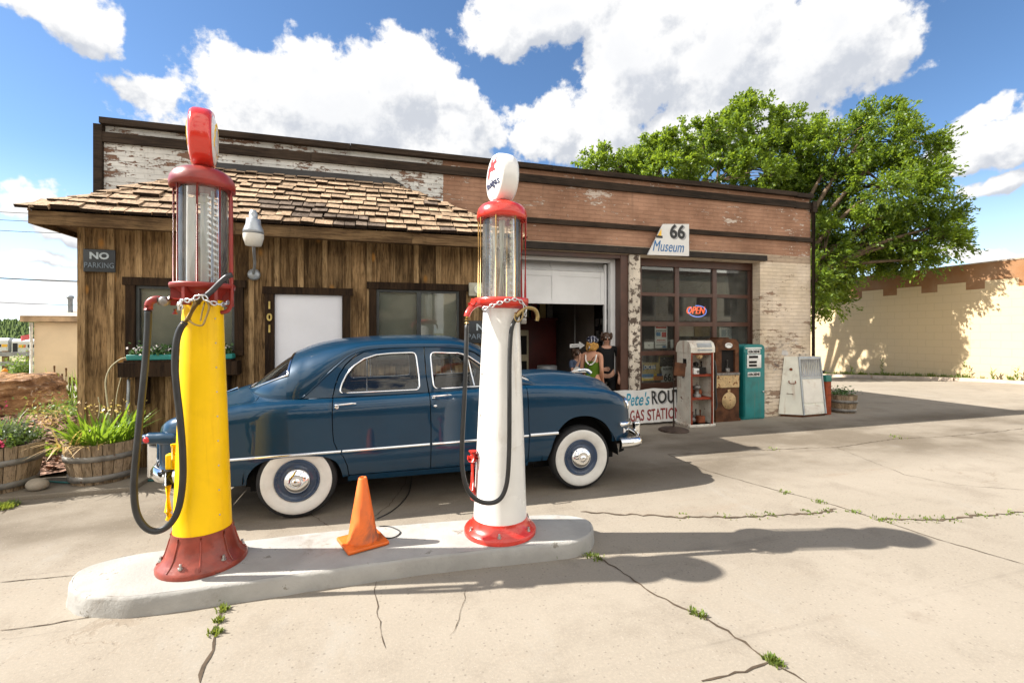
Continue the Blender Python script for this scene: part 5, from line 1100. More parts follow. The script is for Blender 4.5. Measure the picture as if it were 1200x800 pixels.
# banner lashed low across the glazed bay
YB = 7.53
r = thing('gas_station_banner', 'white banner with painted words standing low against the glazed bay behind the pumps', 'banner', (5.2, YB, 0))
x0, x1 = 4.10, 6.24; nx, nz = 50, 14; zb0, zb1 = .03, .66
def bpt(i, j):
    x = x0+(x1-x0)*i/nx; z = zb0+(zb1-zb0)*j/nz+.035*(i/nx); y = YB+.03*j/nz+.016*math.sin(i*.55+j*.2)+.008*math.sin(i*1.3); return (x, y, z+.010*math.sin(i*.4)*(1 if j == nz else .3))
h = MB(); vs = [bpt(i, j) for i in range(nx+1) for j in range(nz+1)]; n1 = len(vs); fs = [(i*(nz+1)+j, (i+1)*(nz+1)+j, (i+1)*(nz+1)+j+1, i*(nz+1)+j+1) for i in range(nx) for j in range(nz)]
h.add(vs+[(x, y+.006, z) for x, y, z in vs], fs+[tuple(n1+k for k in reversed(f)) for f in fs], 0, True); bw(h, 'cloth', MATS['sign_white'], r)
def on_banner(body, pa, pb, zc, size, m, off=.004, **kw):
    t = text_obj('lettering', body, size, MATS[m], None, (0,0,0), ext=.0005, align='LEFT', **kw)
    xc = on_y(pa, 480, YB).x; w_ = [v_.co.x for v_ in t.data.vertices]; sx = (on_y(pb, 480, YB).x-xc)/max(w_)
    bm = bmesh.new(); bm.from_mesh(t.data); bmesh.ops.triangulate(bm, faces=list(bm.faces)); bmesh.ops.subdivide_edges(bm, edges=[e for e in bm.edges if e.calc_length() > .06], cuts=2); bm.to_mesh(t.data); bm.free()
    for v_ in t.data.vertices:
        x = xc+v_.co.x*sx; z = zc+v_.co.y+.035*(x-x0)/(x1-x0); f = (x-x0)/(x1-x0)*nx; g_ = min(1, max(0, (z-zb0)/(zb1-zb0)))*nz
        v_.co = (x, YB+.03*g_/nz+.016*math.sin(f*.55+g_*.2)+.008*math.sin(f*1.3)-off+v_.co.z*-1, z)
    t.location = (0,0,0); t.rotation_euler = (0,0,0); t.scale = (1,1,1); wp(t, r); return t
on_banner("Pete's", 732.5, 761.5, .47, .33, 'letter_teal', shear=.3, bold=.004); on_banner('ROUTE 66', 764.6, 820.6, .475, .34, 'letter_shadow', .004, bold=.012); on_banner('ROUTE 66', 763.6, 819.6, .487, .34, 'letter_black', .006, bold=.006); on_banner('GAS STATION', 737.5, 797, .17, .29, 'letter_maroon', bold=.005)
# ------------------------------------------------------------------ old pumps along the garage front
mat('pump_cream', (.60, .57, .50), .5, var=.1, scale=5, grime=((.33,.18,.09), .7, 4), chips=((.16,.07,.035), .38, 9), streak=((.25,.10,.04), .7, 18)); mat('rust', (.085, .036, .018), .75, var=.5, scale=5, bump=.25, bscale=40, grime=((.20,.085,.035), .7, 4), chips=((.03,.017,.012), .36, 7)); mat('pump_teal', (.006, .165, .165), .45, var=.12, scale=5, coat=.2, streak=((.16,.10,.05), .35, 16), chips=((.22,.13,.08), .27, 14), grime=((.02,.09,.08), .5, 4)); mat('rust_shelf', (.20, .035, .016), .6, var=.3, scale=8); mat('gut_dark', (.014, .012, .011), .8); mat('gut_metal', (.20, .19, .18), .5, .7, var=.4, scale=20); mat('gut_rust', (.18, .055, .025), .7, var=.4, scale=15); mat('tan_plate', (.50, .36, .19), .6, var=.3, scale=14, chips=((.16,.07,.03), .42, 14)); mat('display', (.28,.30,.31), .2); mat('plate_white', (.70,.70,.68), .4, grime=((.4,.36,.3), .4, 6))
def rtop(x0, x1, z0, z1, r, n=6):
    """front outline with rounded upper corners"""
    return [(x0, z0), (x1, z0)]+[(x1-r+r*math.cos(PI/2*k/n), z1-r+r*math.sin(PI/2*k/n)) for k in range(n+1)]+[(x0+r+r*math.cos(PI/2+PI/2*k/n), z1-r+r*math.sin(PI/2+PI/2*k/n)) for k in range(n+1)]
def shell(mb, x0, x1, y0, y1, z0, z1, r, t):
    """hollow case open at the front"""
    o = rtop(x0, x1, z0, z1, r); i_ = rtop(x0+t, x1-t, z0+t, z1-t, max(.01, r-t)); n = len(o)
    vs = [(x, y0, z) for x, z in o]+[(x, y0, z) for x, z in i_]+[(x, y1, z) for x, z in o]+[(x, y1-t, z) for x, z in i_]
    fs = []
    for k in range(n): k2 = (k+1) % n; fs += [(k, k2, n+k2, n+k), (2*n+k2, 2*n+k, k, k2)[::-1] if False else (k, 2*n+k, 2*n+k2, k2), (n+k, n+k2, 3*n+k2, 3*n+k)]
    tr = mgeo.tessellate_polygon([[Vector((x, z, 0)) for x, z in o]]); fs += [tuple(2*n+q for q in reversed(t_)) for t_ in tr]+[tuple(3*n+q for q in t_) for t_ in tr]; mb.add(vs, fs)
FL = on_y(809, 450, 7.12).x; FR = on_y(836, 450, 7.12).x; zt = on_y(822, 399, 7.14).z
r = thing('old_gas_pump', 'white rust-streaked pump with its front open on red shelves of parts', 'gas pump', ((FL+FR)/2, 7.310, 0), group='old pumps along the garage front')
h = MB(); shell(h, FL, FR, 7.110, 7.510, .02, zt-.20, .01, .03); h.box(FL-.03, FR+.03, 7.090, 7.530, 0, .05, bev=.01); bw(h, 'case', MATS['pump_cream'], r)
h = MB(); sec = [(7.090, zt-.22), (7.090, zt-.13), (7.130, zt-.04), (7.210, zt), (7.410, zt), (7.490, zt-.05), (7.530, zt-.14), (7.530, zt-.22)]
vs = [(FL-.012, y, z) for y, z in sec]+[(FR+.012, y, z) for y, z in sec]; k = len(sec); h.add(vs, [(i, i+1, k+i+1, k+i) for i in range(k-1)]+[tuple(range(k-1, -1, -1)), tuple(range(k, 2*k))], 0, False); bw(h, 'hood', MATS['pump_cream'], r)
h = MB(); h.add([(FL+.13, 7.087, zt-.19), (FR-.05, 7.087, zt-.19), (FR-.05, 7.096, zt-.10), (FL+.13, 7.096, zt-.10), (FL+.13, 7.120, zt-.045), (FR-.05, 7.120, zt-.045)], [(0,1,2,3),(3,2,5,4)]); bw(h, 'display_window', MATS['display'], r)
for z in (.52, .95, zt-.24):
    h = MB(); h.box(FL+.031, FR-.031, 7.120, 7.470, z-.02, z+.02); bw(h, 'shelf', MATS['rust_shelf'], r)
h = MB(); h.box(FL+.004, FL+.034, 7.102, 7.109, .05, zt-.22); h.box(FR-.06, FR-.03, 7.090, 7.109, .05, zt-.22); bw(h, 'front_edge', MATS['rust_shelf'], r)
def junk(root, x0, x1, y0, y1, z, n, hmax):
    for _ in range(n):
        h = MB(); x = random.uniform(x0, x1); y = random.uniform(y0, y1); k = random.random(); s = random.uniform(.04, .08)
        M = Matrix.Translation((x, y, z))
        if k < .4: h.lathe([(s,0),(s,.05),(s*.5,.06),(s*.5,.14),(s*.9,.15),(s*.9,.2),(s*.3,.22),(0,.22)], 14, 0, M)
        elif k < .7: h.lathe([(s,-.02),(s*1.1,0),(s,.03),(s*.4,.05),(0,.05)], 16, 0, M @ Matrix.Translation((0,0,s*1.1)) @ Matrix.Rotation(PI/2, 4, 'X')); h.tube([M @ Vector((0,.03,s)), M @ Vector((.03,.03,.2))], .014, 8)
        else: h.box(-s, s, -s*.7, s*.7, 0, s*1.8, 0, M, bev=.01); h.tube([M @ Vector((0,0,s)), M @ Vector((0,0,.24))], .016, 8)
        bw(h, 'pump_mechanism', MATS[random.choice(['gut_metal', 'gut_rust', 'gut_metal', 'gut_dark'])], root)
for z, n in ((.06, 5), (.54, 5), (.97, 4)): junk(r, FL+.12, FR-.12, 7.180, 7.350, z, n, .3)
h = MB(); M = Matrix.Translation(((FL+FR)/2, 7.180, 1.32)) @ Matrix.Rotation(PI/2, 4, 'X'); h.lathe([(.07,-.03),(.075,.0),(.05,.02),(0,.025)], 20, 0, M); bw(h, 'dial', MATS['tan_plate'], r)
h = MB(); h.box(FL+.10, FL+.30, 7.150, 7.290, .97, 1.08, bev=.01); bw(h, 'meter_box', MATS['plate_white'], r)
h = MB(); h.box(FL-.004, FL-.001, 7.230, 7.330, zt-.48, zt-.34); h.tube([(FL-.03, 7.290, zt-.70), (FL-.03, 7.290, zt-.58)], .014, 8); h.box(FL-.045, FL-.001, 7.275, 7.305, zt-.66, zt-.62); bw(h, 'side_plate', MATS['gut_dark'], r)
h = MB(); h.tube(smooth_path([(FR+.02,7.130,zt-.35),(FR+.05,7.110,zt-.55),(FR+.03,7.100,zt-.9),(FR+.05,7.090,.4),(FR+.02,7.100,.3)], 6), .016, 8); bw(h, 'hose', MATS['rubber'], r)
# brown
FL = on_y(839, 450, 7.42).x; FR = on_y(866, 450, 7.42).x; zt = on_y(852, 397, 7.42).z; xm = (FL+FR)/2; wd = FR-FL
r = thing('old_gas_pump', 'rusty brown round-topped pump with a dark window and tan label band', 'gas pump', (xm, 7.6, 0), group='old pumps along the garage front')
z1, z2 = on_y(852, 436, 7.42).z, on_y(852, 410, 7.42).z
wx0, wx1 = FL+.13, FR-.09
h = MB(); o = rtop(FL, FR, .03, zt, .13); h.prism(o, 7.47, 7.78); 
h.box(FL, FR, 7.42, 7.469, .03, z1); h.box(FL, wx0, 7.42, 7.469, z1, z2); h.box(wx1, FR, 7.42, 7.469, z1, z2); h.prism([q for q in rtop(FL, FR, z2, zt, .13)], 7.42, 7.469); h.box(xm-.17, xm+.10, 7.5, 7.7, zt-.01, zt+.03); h.box(FL-.02, FR+.02, 7.40, 7.80, 0, .05); bw(h, 'case', MATS['rust'], r)
h = MB(); h.box(wx0, wx1, 7.464, 7.4685, z1, z2); bw(h, 'window', MATS['gut_dark'], r)
junk(r, xm-.02, xm+.06, 7.435, 7.44, z1, 1, .2)
h = MB(); M = Matrix.Translation((xm+.02, 7.418, zt-.13)) @ Matrix.Rotation(PI/2, 4, 'X'); h.lathe([(.085,0),(.085,.012),(.06,.014),(.06,.004),(0,.004)], 24, 0, M @ Matrix.Scale(.62, 4, (0,1,0))); bw(h, 'badge', MATS['plate_white'], r)
h = MB(); h.box(FL+.01, FR-.004, 7.408, 7.418, z1-.30, z1-.06); bw(h, 'label_band', MATS['tan_plate'], r); h = MB(); h.box(FL+.0, FR, 7.395, 7.418, z1-.055, z1-.01); bw(h, 'ledge', MATS['gut_metal'], r)
h = MB(); M = Matrix.Translation((xm+.03, 7.417, z1-.56)) @ Matrix.Rotation(PI/2, 4, 'X'); h.lathe([(.165,0),(.165,.004),(0,.004)], 30, 0, M); h.box(xm+.0, xm+.06, 7.411, 7.4165, z1-.40, z1-.34); bw(h, 'round_label', MATS['tan_plate'], r)
# teal
FL = on_y(873, 450, 7.44).x; FR = on_y(896, 450, 7.44).x; FR = min(FR, 7.47); zt = on_y(884, 403.5, 7.44).z; xm = (FL+FR)/2; wd = FR-FL; FL0 = FL
FL = FL-.03
r = thing('old_gas_pump', 'teal upright pump with a white price dial beside the brick pier', 'gas pump', (xm, 7.6, 0), group='old pumps along the garage front')
h = MB(); h.prism(rtop(FL, FR, .03, zt, .09), 7.44, 7.78); bw(h, 'case', MATS['pump_teal'], r)
h = MB(); h.box(FL-.012, FR+.004, 7.46, 7.76, 0, .06); h.box(FL+.02, FL+.035, 7.425, 7.439, .06, zt-.15); bw(h, 'trim', MATS['pump_teal'], r)
Zt = lambda py: on_y(884, py, 7.44).z; Xt = lambda px: on_y(px, 450, 7.44).x
h = MB(); h.box(Xt(875), Xt(891.5), 7.425, 7.439, Zt(431), Zt(415.5), bev=.006); bw(h, 'dial_plate', MATS['plate_white'], r)
for py in (418, 424, 428):
    h = MB(); h.box(Xt(877), Xt(886) if py > 420 else Xt(887.5), 7.419, 7.4245, Zt(py+1.3), Zt(py-1.3)); bw(h, 'number_window', MATS['gut_dark'], r)
for py in (412, 438.5):
    h = MB(); h.box(Xt(876), Xt(890.5), 7.430, 7.4395, Zt(py+2.6), Zt(py-2.6), bev=.002); bw(h, 'name_plate', MATS['plate_white'], r)
    text_obj('lettering', 'KERMGAS' if False else 'KEROSENE', .072, MATS['letter_black'], r, Vector((Xt(883.2), 7.4285, Zt(py)))-Vector(r.location), bold=.003, sx=.80)
h = MB(); h.box(Xt(873.5), Xt(892), 7.428, 7.4395, Zt(408.6), Zt(407)); bw(h, 'brow', MATS['plate_white'], r)
h = MB(); h.tube([(FR+.01, 7.5, zt-.62), (FR+.05, 7.5, zt-.62)], .02, 8); h.ball((Xt(894), 7.43, Zt(459)), .018, 8); bw(h, 'knob', MATS['chain_zinc'], r)
# leaning white cabinet
mat('cabinet_white', (.70, .69, .60), .45, var=.08, scale=3, grime=((.35,.28,.2), .4, 4), chips=((.12,.07,.04), .27, 9), streak=((.38,.22,.12), .5, 16)); mat('cab_front', (.70, .67, .60), .45, var=.06, grime=((.42,.3,.2), .5, 3)); mat('fluted_glass', (.60, .61, .63), .2, var=.05)
A0, A1 = Vector((8.37, 7.375, 0)), Vector((8.99, 7.375, 0)); zt = 1.24
r = thing('ice_chest', 'white slope-fronted metal cabinet standing at the right corner of the garage', 'cabinet', (8.68, 7.55, 0))
h = MB(); vs = [(8.37,7.375,.05),(8.99,7.375,.05),(8.99,7.585,.05),(8.37,7.585,.05),(8.37,7.50,zt),(8.99,7.50,zt),(8.99,7.585,zt),(8.37,7.585,zt)]
B0, B1, B2 = on_y(912, 480, 7.585), on_y(941, 480, 7.33), on_y(968, 480, 7.36); T0, T1, T2 = on_y(919, 417, 7.585), on_y(935, 417, 7.46), on_y(961, 417, 7.48)
fl_ = lambda q, z: (q.x, q.y, z)
h.add([fl_(B1,.05), fl_(B2,.05), (B2.x,7.586,.05), fl_(B0,.05), fl_(T1,zt), fl_(T2,zt), (T2.x,7.586,zt), fl_(T0,zt)], [(0,1,5,4),(1,2,6,5),(2,3,7,6),(3,0,4,7),(4,5,6,7),(0,3,2,1)]); bw(h, 'body', MATS['cabinet_white'], r)
def sl(t, u, o=0.0):
    a_ = Vector(fl_(B1,.05)).lerp(Vector(fl_(T1,zt)), t); b_ = Vector(fl_(B2,.05)).lerp(Vector(fl_(T2,zt)), t); q = a_.lerp(b_, u); return Vector((q.x, q.y-o, q.z))
def front(mb, u0, u1, t0, t1, o): mb.add([sl(t0,u0,o), sl(t0,u1,o), sl(t1,u1,o), sl(t1,u0,o), sl(t0,u0,0.001), sl(t0,u1,.001), sl(t1,u1,.001), sl(t1,u0,.001)], [(0,1,2,3),(4,5,1,0),(7,3,2,6),(4,0,3,7),(1,5,6,2)])
h = MB(); front(h, .09, .93, .20, .60, .012); front(h, .09, .93, .03, .16, .010); bw(h, 'door', MATS['cab_front'], r)
h = MB()
for i in range(11): u = .10+i*.08; h.tube([sl(.65, u, .0), sl(.95, u, .0)], .022, 8)
bw(h, 'fluted_panel', MATS['fluted_glass'], r)
h = MB(); front(h, 0, .05, 0, 1, .02); front(h, .95, 1, 0, 1, .02); front(h, .05, .95, .965, 1, .02); front(h, .05, .95, .615, .64, .016); bw(h, 'edge_trim', MATS['galv'], r)
sd_ = lambda t, u, o=.0: Vector(fl_(B0,.05)).lerp(Vector(fl_(T0,zt)), t).lerp(Vector(fl_(B1,.05)).lerp(Vector(fl_(T1,zt)), t), u)+Vector((-.52, -.85, 0))*o
h = MB(); h.tube(smooth_path([sd_(.58,.40,.0), sd_(.54,.42,.03), sd_(.54,.72,.03), sd_(.58,.74,.0)], 5), .009, 6); h.tube([sd_(.78,.5,.0), sd_(.78,.5,.012)], .03, 8); h.tube([sd_(.36,.3,.006), sd_(.35,.62,.006)], .007, 6); bw(h, 'handle', MATS['gut_rust'], r)
h = MB(); h.slab([(B1.x+.01,B1.y+.02),(B2.x-.01,B2.y+.02),(B2.x-.01,7.58),(B0.x+.05,7.58)], 0, .049); bw(h, 'plinth', MATS['rust'], r)
# rusty post with green band
mat('post_rust', (.26, .055, .022), .7, var=.3, scale=9, bump=.2); mat('post_green', (.02, .16, .13), .5)
r = thing('rusty_post', 'rust red square post with a green band, right of the white cabinet', 'post', (9.13, 7.5, 0))
h = MB(); h.box(9.06, 9.20, 7.43, 7.57, 0, .80, bev=.008); bw(h, 'shaft', MATS['post_rust'], r); h = MB(); h.box(9.055, 9.205, 7.425, 7.575, .70, .80+.03, bev=.006); h.box(8.97, 9.05, 7.52, 7.60, 0, .88); bw(h, 'band', MATS['post_green'], r); h = MB(); h.box(8.95, 9.10, 7.50, 7.60, .881, .93); bw(h, 'cap', MATS['gut_dark'], r)
# iron stand with plate
q = on_g(795, 497.5); r = thing('sign_stand', 'rusty iron stand with a small tilted plate on a round foot before the banner', 'stand', (on_y(789.5, 480, 6.98).x, 6.98, 0))
STX = on_y(789.5, 480, 6.98).x
mat('iron', (.07, .05, .04), .65, .3, var=.4, scale=12)
h = MB(); T = Matrix.Translation((STX, 6.98, 0)); h.lathe([(.26,0),(.262,.02),(.22,.04),(.05,.055),(.03,.07),(.0,.071)], 30, 0, T); bw(h, 'foot', MATS['iron'], r)
h = MB(); h.tube([(STX,6.98,.05),(STX,6.98,1.25)], .018, 10); h.tube([(STX,6.98,.9),(STX+.03,6.96,.98)], .03, 8); bw(h, 'pole', MATS['iron'], r)
h = MB(); M = Matrix.Translation((STX+.07, 6.94, 1.0)) @ Matrix.Rotation(.12, 4, 'Y'); h.box(-.10, .13, -.01, .01, -.03, .21, 0, M, bev=.006); bw(h, 'plate', MATS['rust'], r)
# ------------------------------------------------------------------ things in the glazed bay: open sign, posters, plates
YP_ = YD+.03
m = bpy.data.materials.new('neon_red'); m.use_nodes = True; MATS['neon_red'] = m; e = m.node_tree.nodes['Principled BSDF']; e.inputs['Emission Color'].default_value = (1, .14, .05, 1); e.inputs['Emission Strength'].default_value = .9; e.inputs['Base Color'].default_value = (.8, .1, .05, 1)
m = bpy.data.materials.new('neon_blue'); m.use_nodes = True; MATS['neon_blue'] = m; e = m.node_tree.nodes['Principled BSDF']; e.inputs['Emission Color'].default_value = (.22, .35, 1, 1); e.inputs['Emission Strength'].default_value = .6; e.inputs['Base Color'].default_value = (.2, .3, .8, 1)
q = on_y(816, 364, YP_+.03); r = thing('open_sign', 'glowing red neon OPEN inside a blue loop in the middle pane', 'neon sign', tuple(q))
text_obj('lettering', 'OPEN', .21, MATS['neon_red'], r, (-.03, 0, 0), shear=.25, ext=.008, sx=.82, bold=-.002)
h = MB(); h.tube([q+Vector((.215*math.cos(a)+.04, .015, .115*math.sin(a)-.01)) for a in [2.3+2*PI*i/40*.92 for i in range(41)]], .009, 8); bw(h, 'loop', MATS['neon_blue'], r)
mat('paper', (.72, .71, .69), .7, var=.04); mat('poster_red', (.5, .03, .03), .6); mat('poster_blue', (.05, .2, .42), .6); mat('plate_blue', (.03, .09, .26), .5); mat('plate_yellow', (.75, .52, .03), .5); mat('plate_orange', (.55, .2, .05), .5); mat('card', (.50, .38, .16), .7, var=.12); mat('cream_board', (.62, .56, .42), .7, var=.05)
def flat(name, label, cat, px0, px1, py0, py1, m, Y=YP_, bits=(), group=None):
    a = on_y(px0, py1, Y); b = on_y(px1, py0, Y); r = thing(name, label, cat, ((a.x+b.x)/2, Y, a.z), group=group); h = MB(); h.box(a.x, b.x, Y, Y+.008, a.z, b.z); bw(h, 'sheet', MATS[m], r)
    for (u0, u1, v0, v1, mm) in bits:
        h = MB(); h.box(a.x+(b.x-a.x)*u0, a.x+(b.x-a.x)*u1, Y-.003, Y-.0005, a.z+(b.z-a.z)*v0, a.z+(b.z-a.z)*v1); bw(h, 'print', MATS[mm], r)
    return r, a, b
r, a, b = flat('poster', 'white event poster with a blue car picture and red heart behind the glass', 'poster', 767.5, 782, 382, 408, 'paper', bits=[(.08,.92,.89,.97,'poster_red'),(.10,.45,.55,.72,'poster_blue'),(.55,.9,.50,.72,'poster_red'),(.1,.9,.78,.82,'letter_black'),(.1,.9,.73,.76,'letter_shadow'),(.15,.85,.36,.39,'poster_red'),(.1,.9,.30,.32,'poster_red'),(.15,.85,.24,.26,'letter_shadow'),(.1,.9,.12,.17,'letter_shadow'),(.6,.9,.03,.10,'poster_blue')])
flat('paper_card', 'small white card propped behind the glass left of the poster', 'card', 755, 766, 400.5, 408.5, 'paper', bits=[(.4,.6,.4,.6,'letter_shadow')])
flat('paper_card', 'small white card propped behind the glass right of the poster', 'card', 786, 790.5, 398, 407.5, 'paper')
flat('cream_board', 'pale cream board behind the upper part of the centre lower pane', 'board', 796, 813, 382.5, 394, 'cream_board', YP_+.25)
flat('cream_board', 'tan board behind the glass, right of the pale cream board', 'board', 814, 835, 382.5, 394, 'card', YP_+.25)
r, a, b = flat('notice_sheet', 'white notice with pale blue lettering behind the right lower pane', 'notice', 843, 869, 383, 399, 'paper', bits=[(.1,.3,.3,.8,'letter_shadow'),(.36,.44,.3,.8,'letter_shadow'),(.5,.7,.3,.8,'letter_shadow'),(.76,.92,.3,.8,'letter_shadow')])
for k in r.children:
    pass
h = [o for o in r.children if o.name.startswith('print')]
for o in h: o.data.materials[0] = MATS['sign_letter']
flat('road_sign', 'white square route sign hanging high in the right pane', 'sign', 860, 872.5, 313.5, 326.5, 'paper', bits=[(.25,.75,.25,.62,'letter_shadow'),(.15,.85,.78,.88,'letter_shadow')])
r, a, b = flat('letter_board', 'dark blue board with a white letter K under the route sign', 'sign', 860, 873, 327, 339.5, 'plate_blue'); text_obj('lettering', 'K', .26, MATS['paper'], r, (0, -.003, (b.z-a.z)/2), bold=.012)
flat('shield_shadow_sign', 'pale ghostly route shield hanging in the right middle pane', 'sign', 866, 873, 352, 367, 'galv', bits=[(.2,.8,.2,.5,'gut_dark')])
r, a, b = flat('licence_plate', 'blue licence plate with yellow edge on a tan card in the lowest left pane', 'licence plate', 754, 768.5, 426.5, 434, 'plate_blue', bits=[(.05,.95,.86,.96,'plate_yellow'),(.05,.95,.04,.14,'plate_yellow')]); text_obj('lettering', 'CMC 816', .105, MATS['paper'], r, (0, -.004, (b.z-a.z)/2), bold=.003, sx=.62)
flat('backing_card', 'tan card holding the blue licence plate in the lowest left pane', 'card', 753, 773, 424.5, 440, 'card', YP_+.02)
r, a, b = flat('bumper_sticker', 'yellow and blue picture strip along the bottom of the lowest left pane', 'sticker', 752, 777, 437.5, 446, 'plate_yellow', YP_-.004, bits=[(.0,.55,.5,1,'poster_blue'),(.55,1,.0,.7,'plate_orange'),(.1,.5,.3,.55,'paper'),(.7,.95,.6,1,'plate_blue')])
flat('framed_board', 'dark olive board with a cream edge in the lowest left pane', 'board', 772, 790, 417, 431, 'card', YP_+.03, bits=[(.06,.94,.1,.94,'gut_dark'),(.3,.4,.75,.85,'paper')])
sx, sz = on_y(782, 439, YP_-.006).x, on_y(782, 439, YP_-.006).z
shield = [(0,-.20),(.07,-.175),(.125,-.13),(.14,-.07),(.115,0),(.11,.05),(.14,.10),(.10,.15),(.05,.14),(0,.155),(-.05,.14),(-.10,.15),(-.14,.10),(-.11,.05),(-.115,0),(-.14,-.07),(-.125,-.13),(-.07,-.175)]
r = thing('route_shield', 'white route 66 shield behind the lowest left pane beside the iron stand', 'sign', (sx, YP_-.006, sz-.2)); h = MB(); h.prism([(sx+x*1.1, sz+z*1.15) for x, z in shield], YP_-.006, YP_-.001); bw(h, 'plate', MATS['paper'], r)
text_obj('lettering', '66', .21, MATS['letter_black'], r, (0, -.004, .14), bold=.006, sx=.85); text_obj('lettering', 'ROUTE', .06, MATS['letter_black'], r, (0, -.004, .315), bold=.002)
# ------------------------------------------------------------------ inside the workshop
mat('cab_red', (.14, .02, .015), .5, var=.2, scale=3); mat('cab_cream', (.42, .36, .24), .6, var=.15); mat('panel_cream', (.55,.47,.38), .6); mat('can_grey', (.42, .43, .44), .5, .2)
r = thing('red_cabinet', 'dark red tall cabinet with framed pictures above it inside the workshop', 'cabinet', (3.55, 10.7, 0)); h = MB(); h.box(3.2, 4.15, 10.5, 10.95, 0, 2.05, bev=.01); h.box(3.17, 4.18, 10.47, 10.96, 2.051, 2.10); h.box(3.1, 3.17, 10.5, 10.9, 0, 2.0); bw(h, 'body', MATS['cab_red'], r)
for k, x in enumerate((3.30, 3.52, 3.74, 3.93)):
    tag(MB().box(x, x+.15, 10.55, 10.60, 2.102, 2.55+.1*(k % 3)).build('framed_picture', MATS[['cab_cream','rust_shelf','card','gut_metal'][k]]), ['cream framed picture at the left end of the red cabinet top', 'red brown framed picture standing second on the red cabinet', 'tan framed picture standing third on the red cabinet', 'grey framed picture at the right end of the red cabinet top'][k], 'picture', 'pictures on the red cabinet')
labs = ['cream display pump with dark glass furthest left inside the workshop', 'tall cream display case with dark panels left of the red cabinet']
for k, (x0, x1, hgt, py) in enumerate(((2.28, 2.62, 1.35, 9.3), (2.86, 3.14, 1.80, 9.6))):
    r = thing('display_case', labs[k], 'display case', ((x0+x1)/2, py, 0)); h = MB(); h.box(x0, x1, py, py+.35, 0, hgt, bev=.02); bw(h, 'case', MATS['cab_cream'], r); h = MB(); h.box(x0+.05, x1-.05, py-.012, py-.001, hgt*.30, hgt*.62); h.box(x0+.05, x1-.05, py-.012, py-.001, hgt*.70, hgt*.93); bw(h, 'panel', MATS['gut_dark'], r)
r = thing('grey_drum', 'light grey upright bin inside the workshop left of the child', 'bin', (3.42, 9.2, 0)); h = MB(); h.lathe([(.22,0),(.22,1.02),(.20,1.04),(0,1.04)], 24, 0, Matrix.Translation((3.42, 9.2, 0))); bw(h, 'body', MATS['can_grey'], r)
r = thing('leaning_panel', 'cream sloping side panel just right of the white pump inside the workshop', 'panel', (2.2, 7.95, 0)); h = MB(); h.prism([(2.14,0),(2.42,0),(2.42,1.12),(2.14,1.36)], 7.92, 7.97); bw(h, 'board', MATS['panel_cream'], r)
r = thing('wall_shelf', 'shelf of old oil cans on the dark workshop back wall', 'shelf', (2.9, 12.65, 1.6)); h = MB()
for z in (1.7, 2.15, 2.6): h.box(1.9, 3.6, 12.45, 12.79, z, z+.03)
bw(h, 'board', MATS['cab_cream'], r)
k = 0
for z in (1.731, 2.181, 2.631):
    for x in np.arange(1.98, 3.55, .17):
        if random.random() < .75:
            o = MB().lathe([(.05,0),(.05,.17+random.random()*.1),(.03,.28),(0,.28)], 12, 0, Matrix.Translation((float(x), 12.6, z))).build('oil_can', MATS[random.choice(['gut_metal','cab_red','cab_cream','poster_blue','can_grey'])]); tag(o, 'small oil can on the dim workshop shelf', 'can', 'oil cans on the workshop shelf')
# pegboard with hanging tools near the right of the bay
r = thing('tool_board', 'black board hung with small pale cards on the right workshop wall behind the man', 'board', (4.33, 8.4, 1.1)); h = MB(); h.box(4.34, 4.375, 7.95, 8.8, 1.1, 2.6); bw(h, 'board', MATS['gut_dark'], r)
for k in range(14): y = 8.0+.19*(k % 4)+random.uniform(0,.03); z = 1.2+.33*(k//4)+random.uniform(0,.05); h = MB(); h.box(4.325, 4.338, y, y+random.uniform(.08,.14), z, z+random.uniform(.08, .24)); bw(h, 'card', MATS['gut_metal'], r)
r = thing('hanging_banner', 'narrow white cloth hanging in the workshop above the woman', 'banner', (3.98, 9.0, 1.7)); h = MB(); a = on_y(705, 395, 9.0); h.add([(a.x-.06,9.0,2.55),(a.x+.10,9.0,2.55),(a.x+.14,9.02,1.75),(a.x-.06,9.02,1.75),(a.x-.06,9.03,2.55),(a.x+.10,9.03,2.55),(a.x+.14,9.05,1.75),(a.x-.06,9.05,1.75)], [(0,1,2,3),(7,6,5,4),(0,4,5,1),(1,5,6,2),(2,6,7,3),(3,7,4,0)]); bw(h, 'cloth', MATS['can_grey'], r)
YA = 8.35; A = lambda px, py: (on_y(px, py, YA).x, on_y(px, py, YA).z)
r = thing('arrow_sign', 'white wooden arrow pointing right above the child in the workshop', 'sign', (A(676,405)[0], YA, A(676,408)[1])); h = MB(); h.prism([A(668,407.5), A(679,406.5), A(679.3,409), A(685.5,404.5), A(678.8,400), A(679,402.5), A(668,403)], YA, YA+.02); h.tube([(A(674,403)[0], YA+.01, A(674,403)[1]), (A(674,403)[0], YA+.01, 3.49)], .004, 6); bw(h, 'board', MATS['paper'], r)
h = MB(); h.box(A(670,405)[0], A(677,405)[0], YA-.004, YA-.001, A(670,405.6)[1], A(670,404.6)[1]); bw(h, 'print', MATS['letter_shadow'], r)
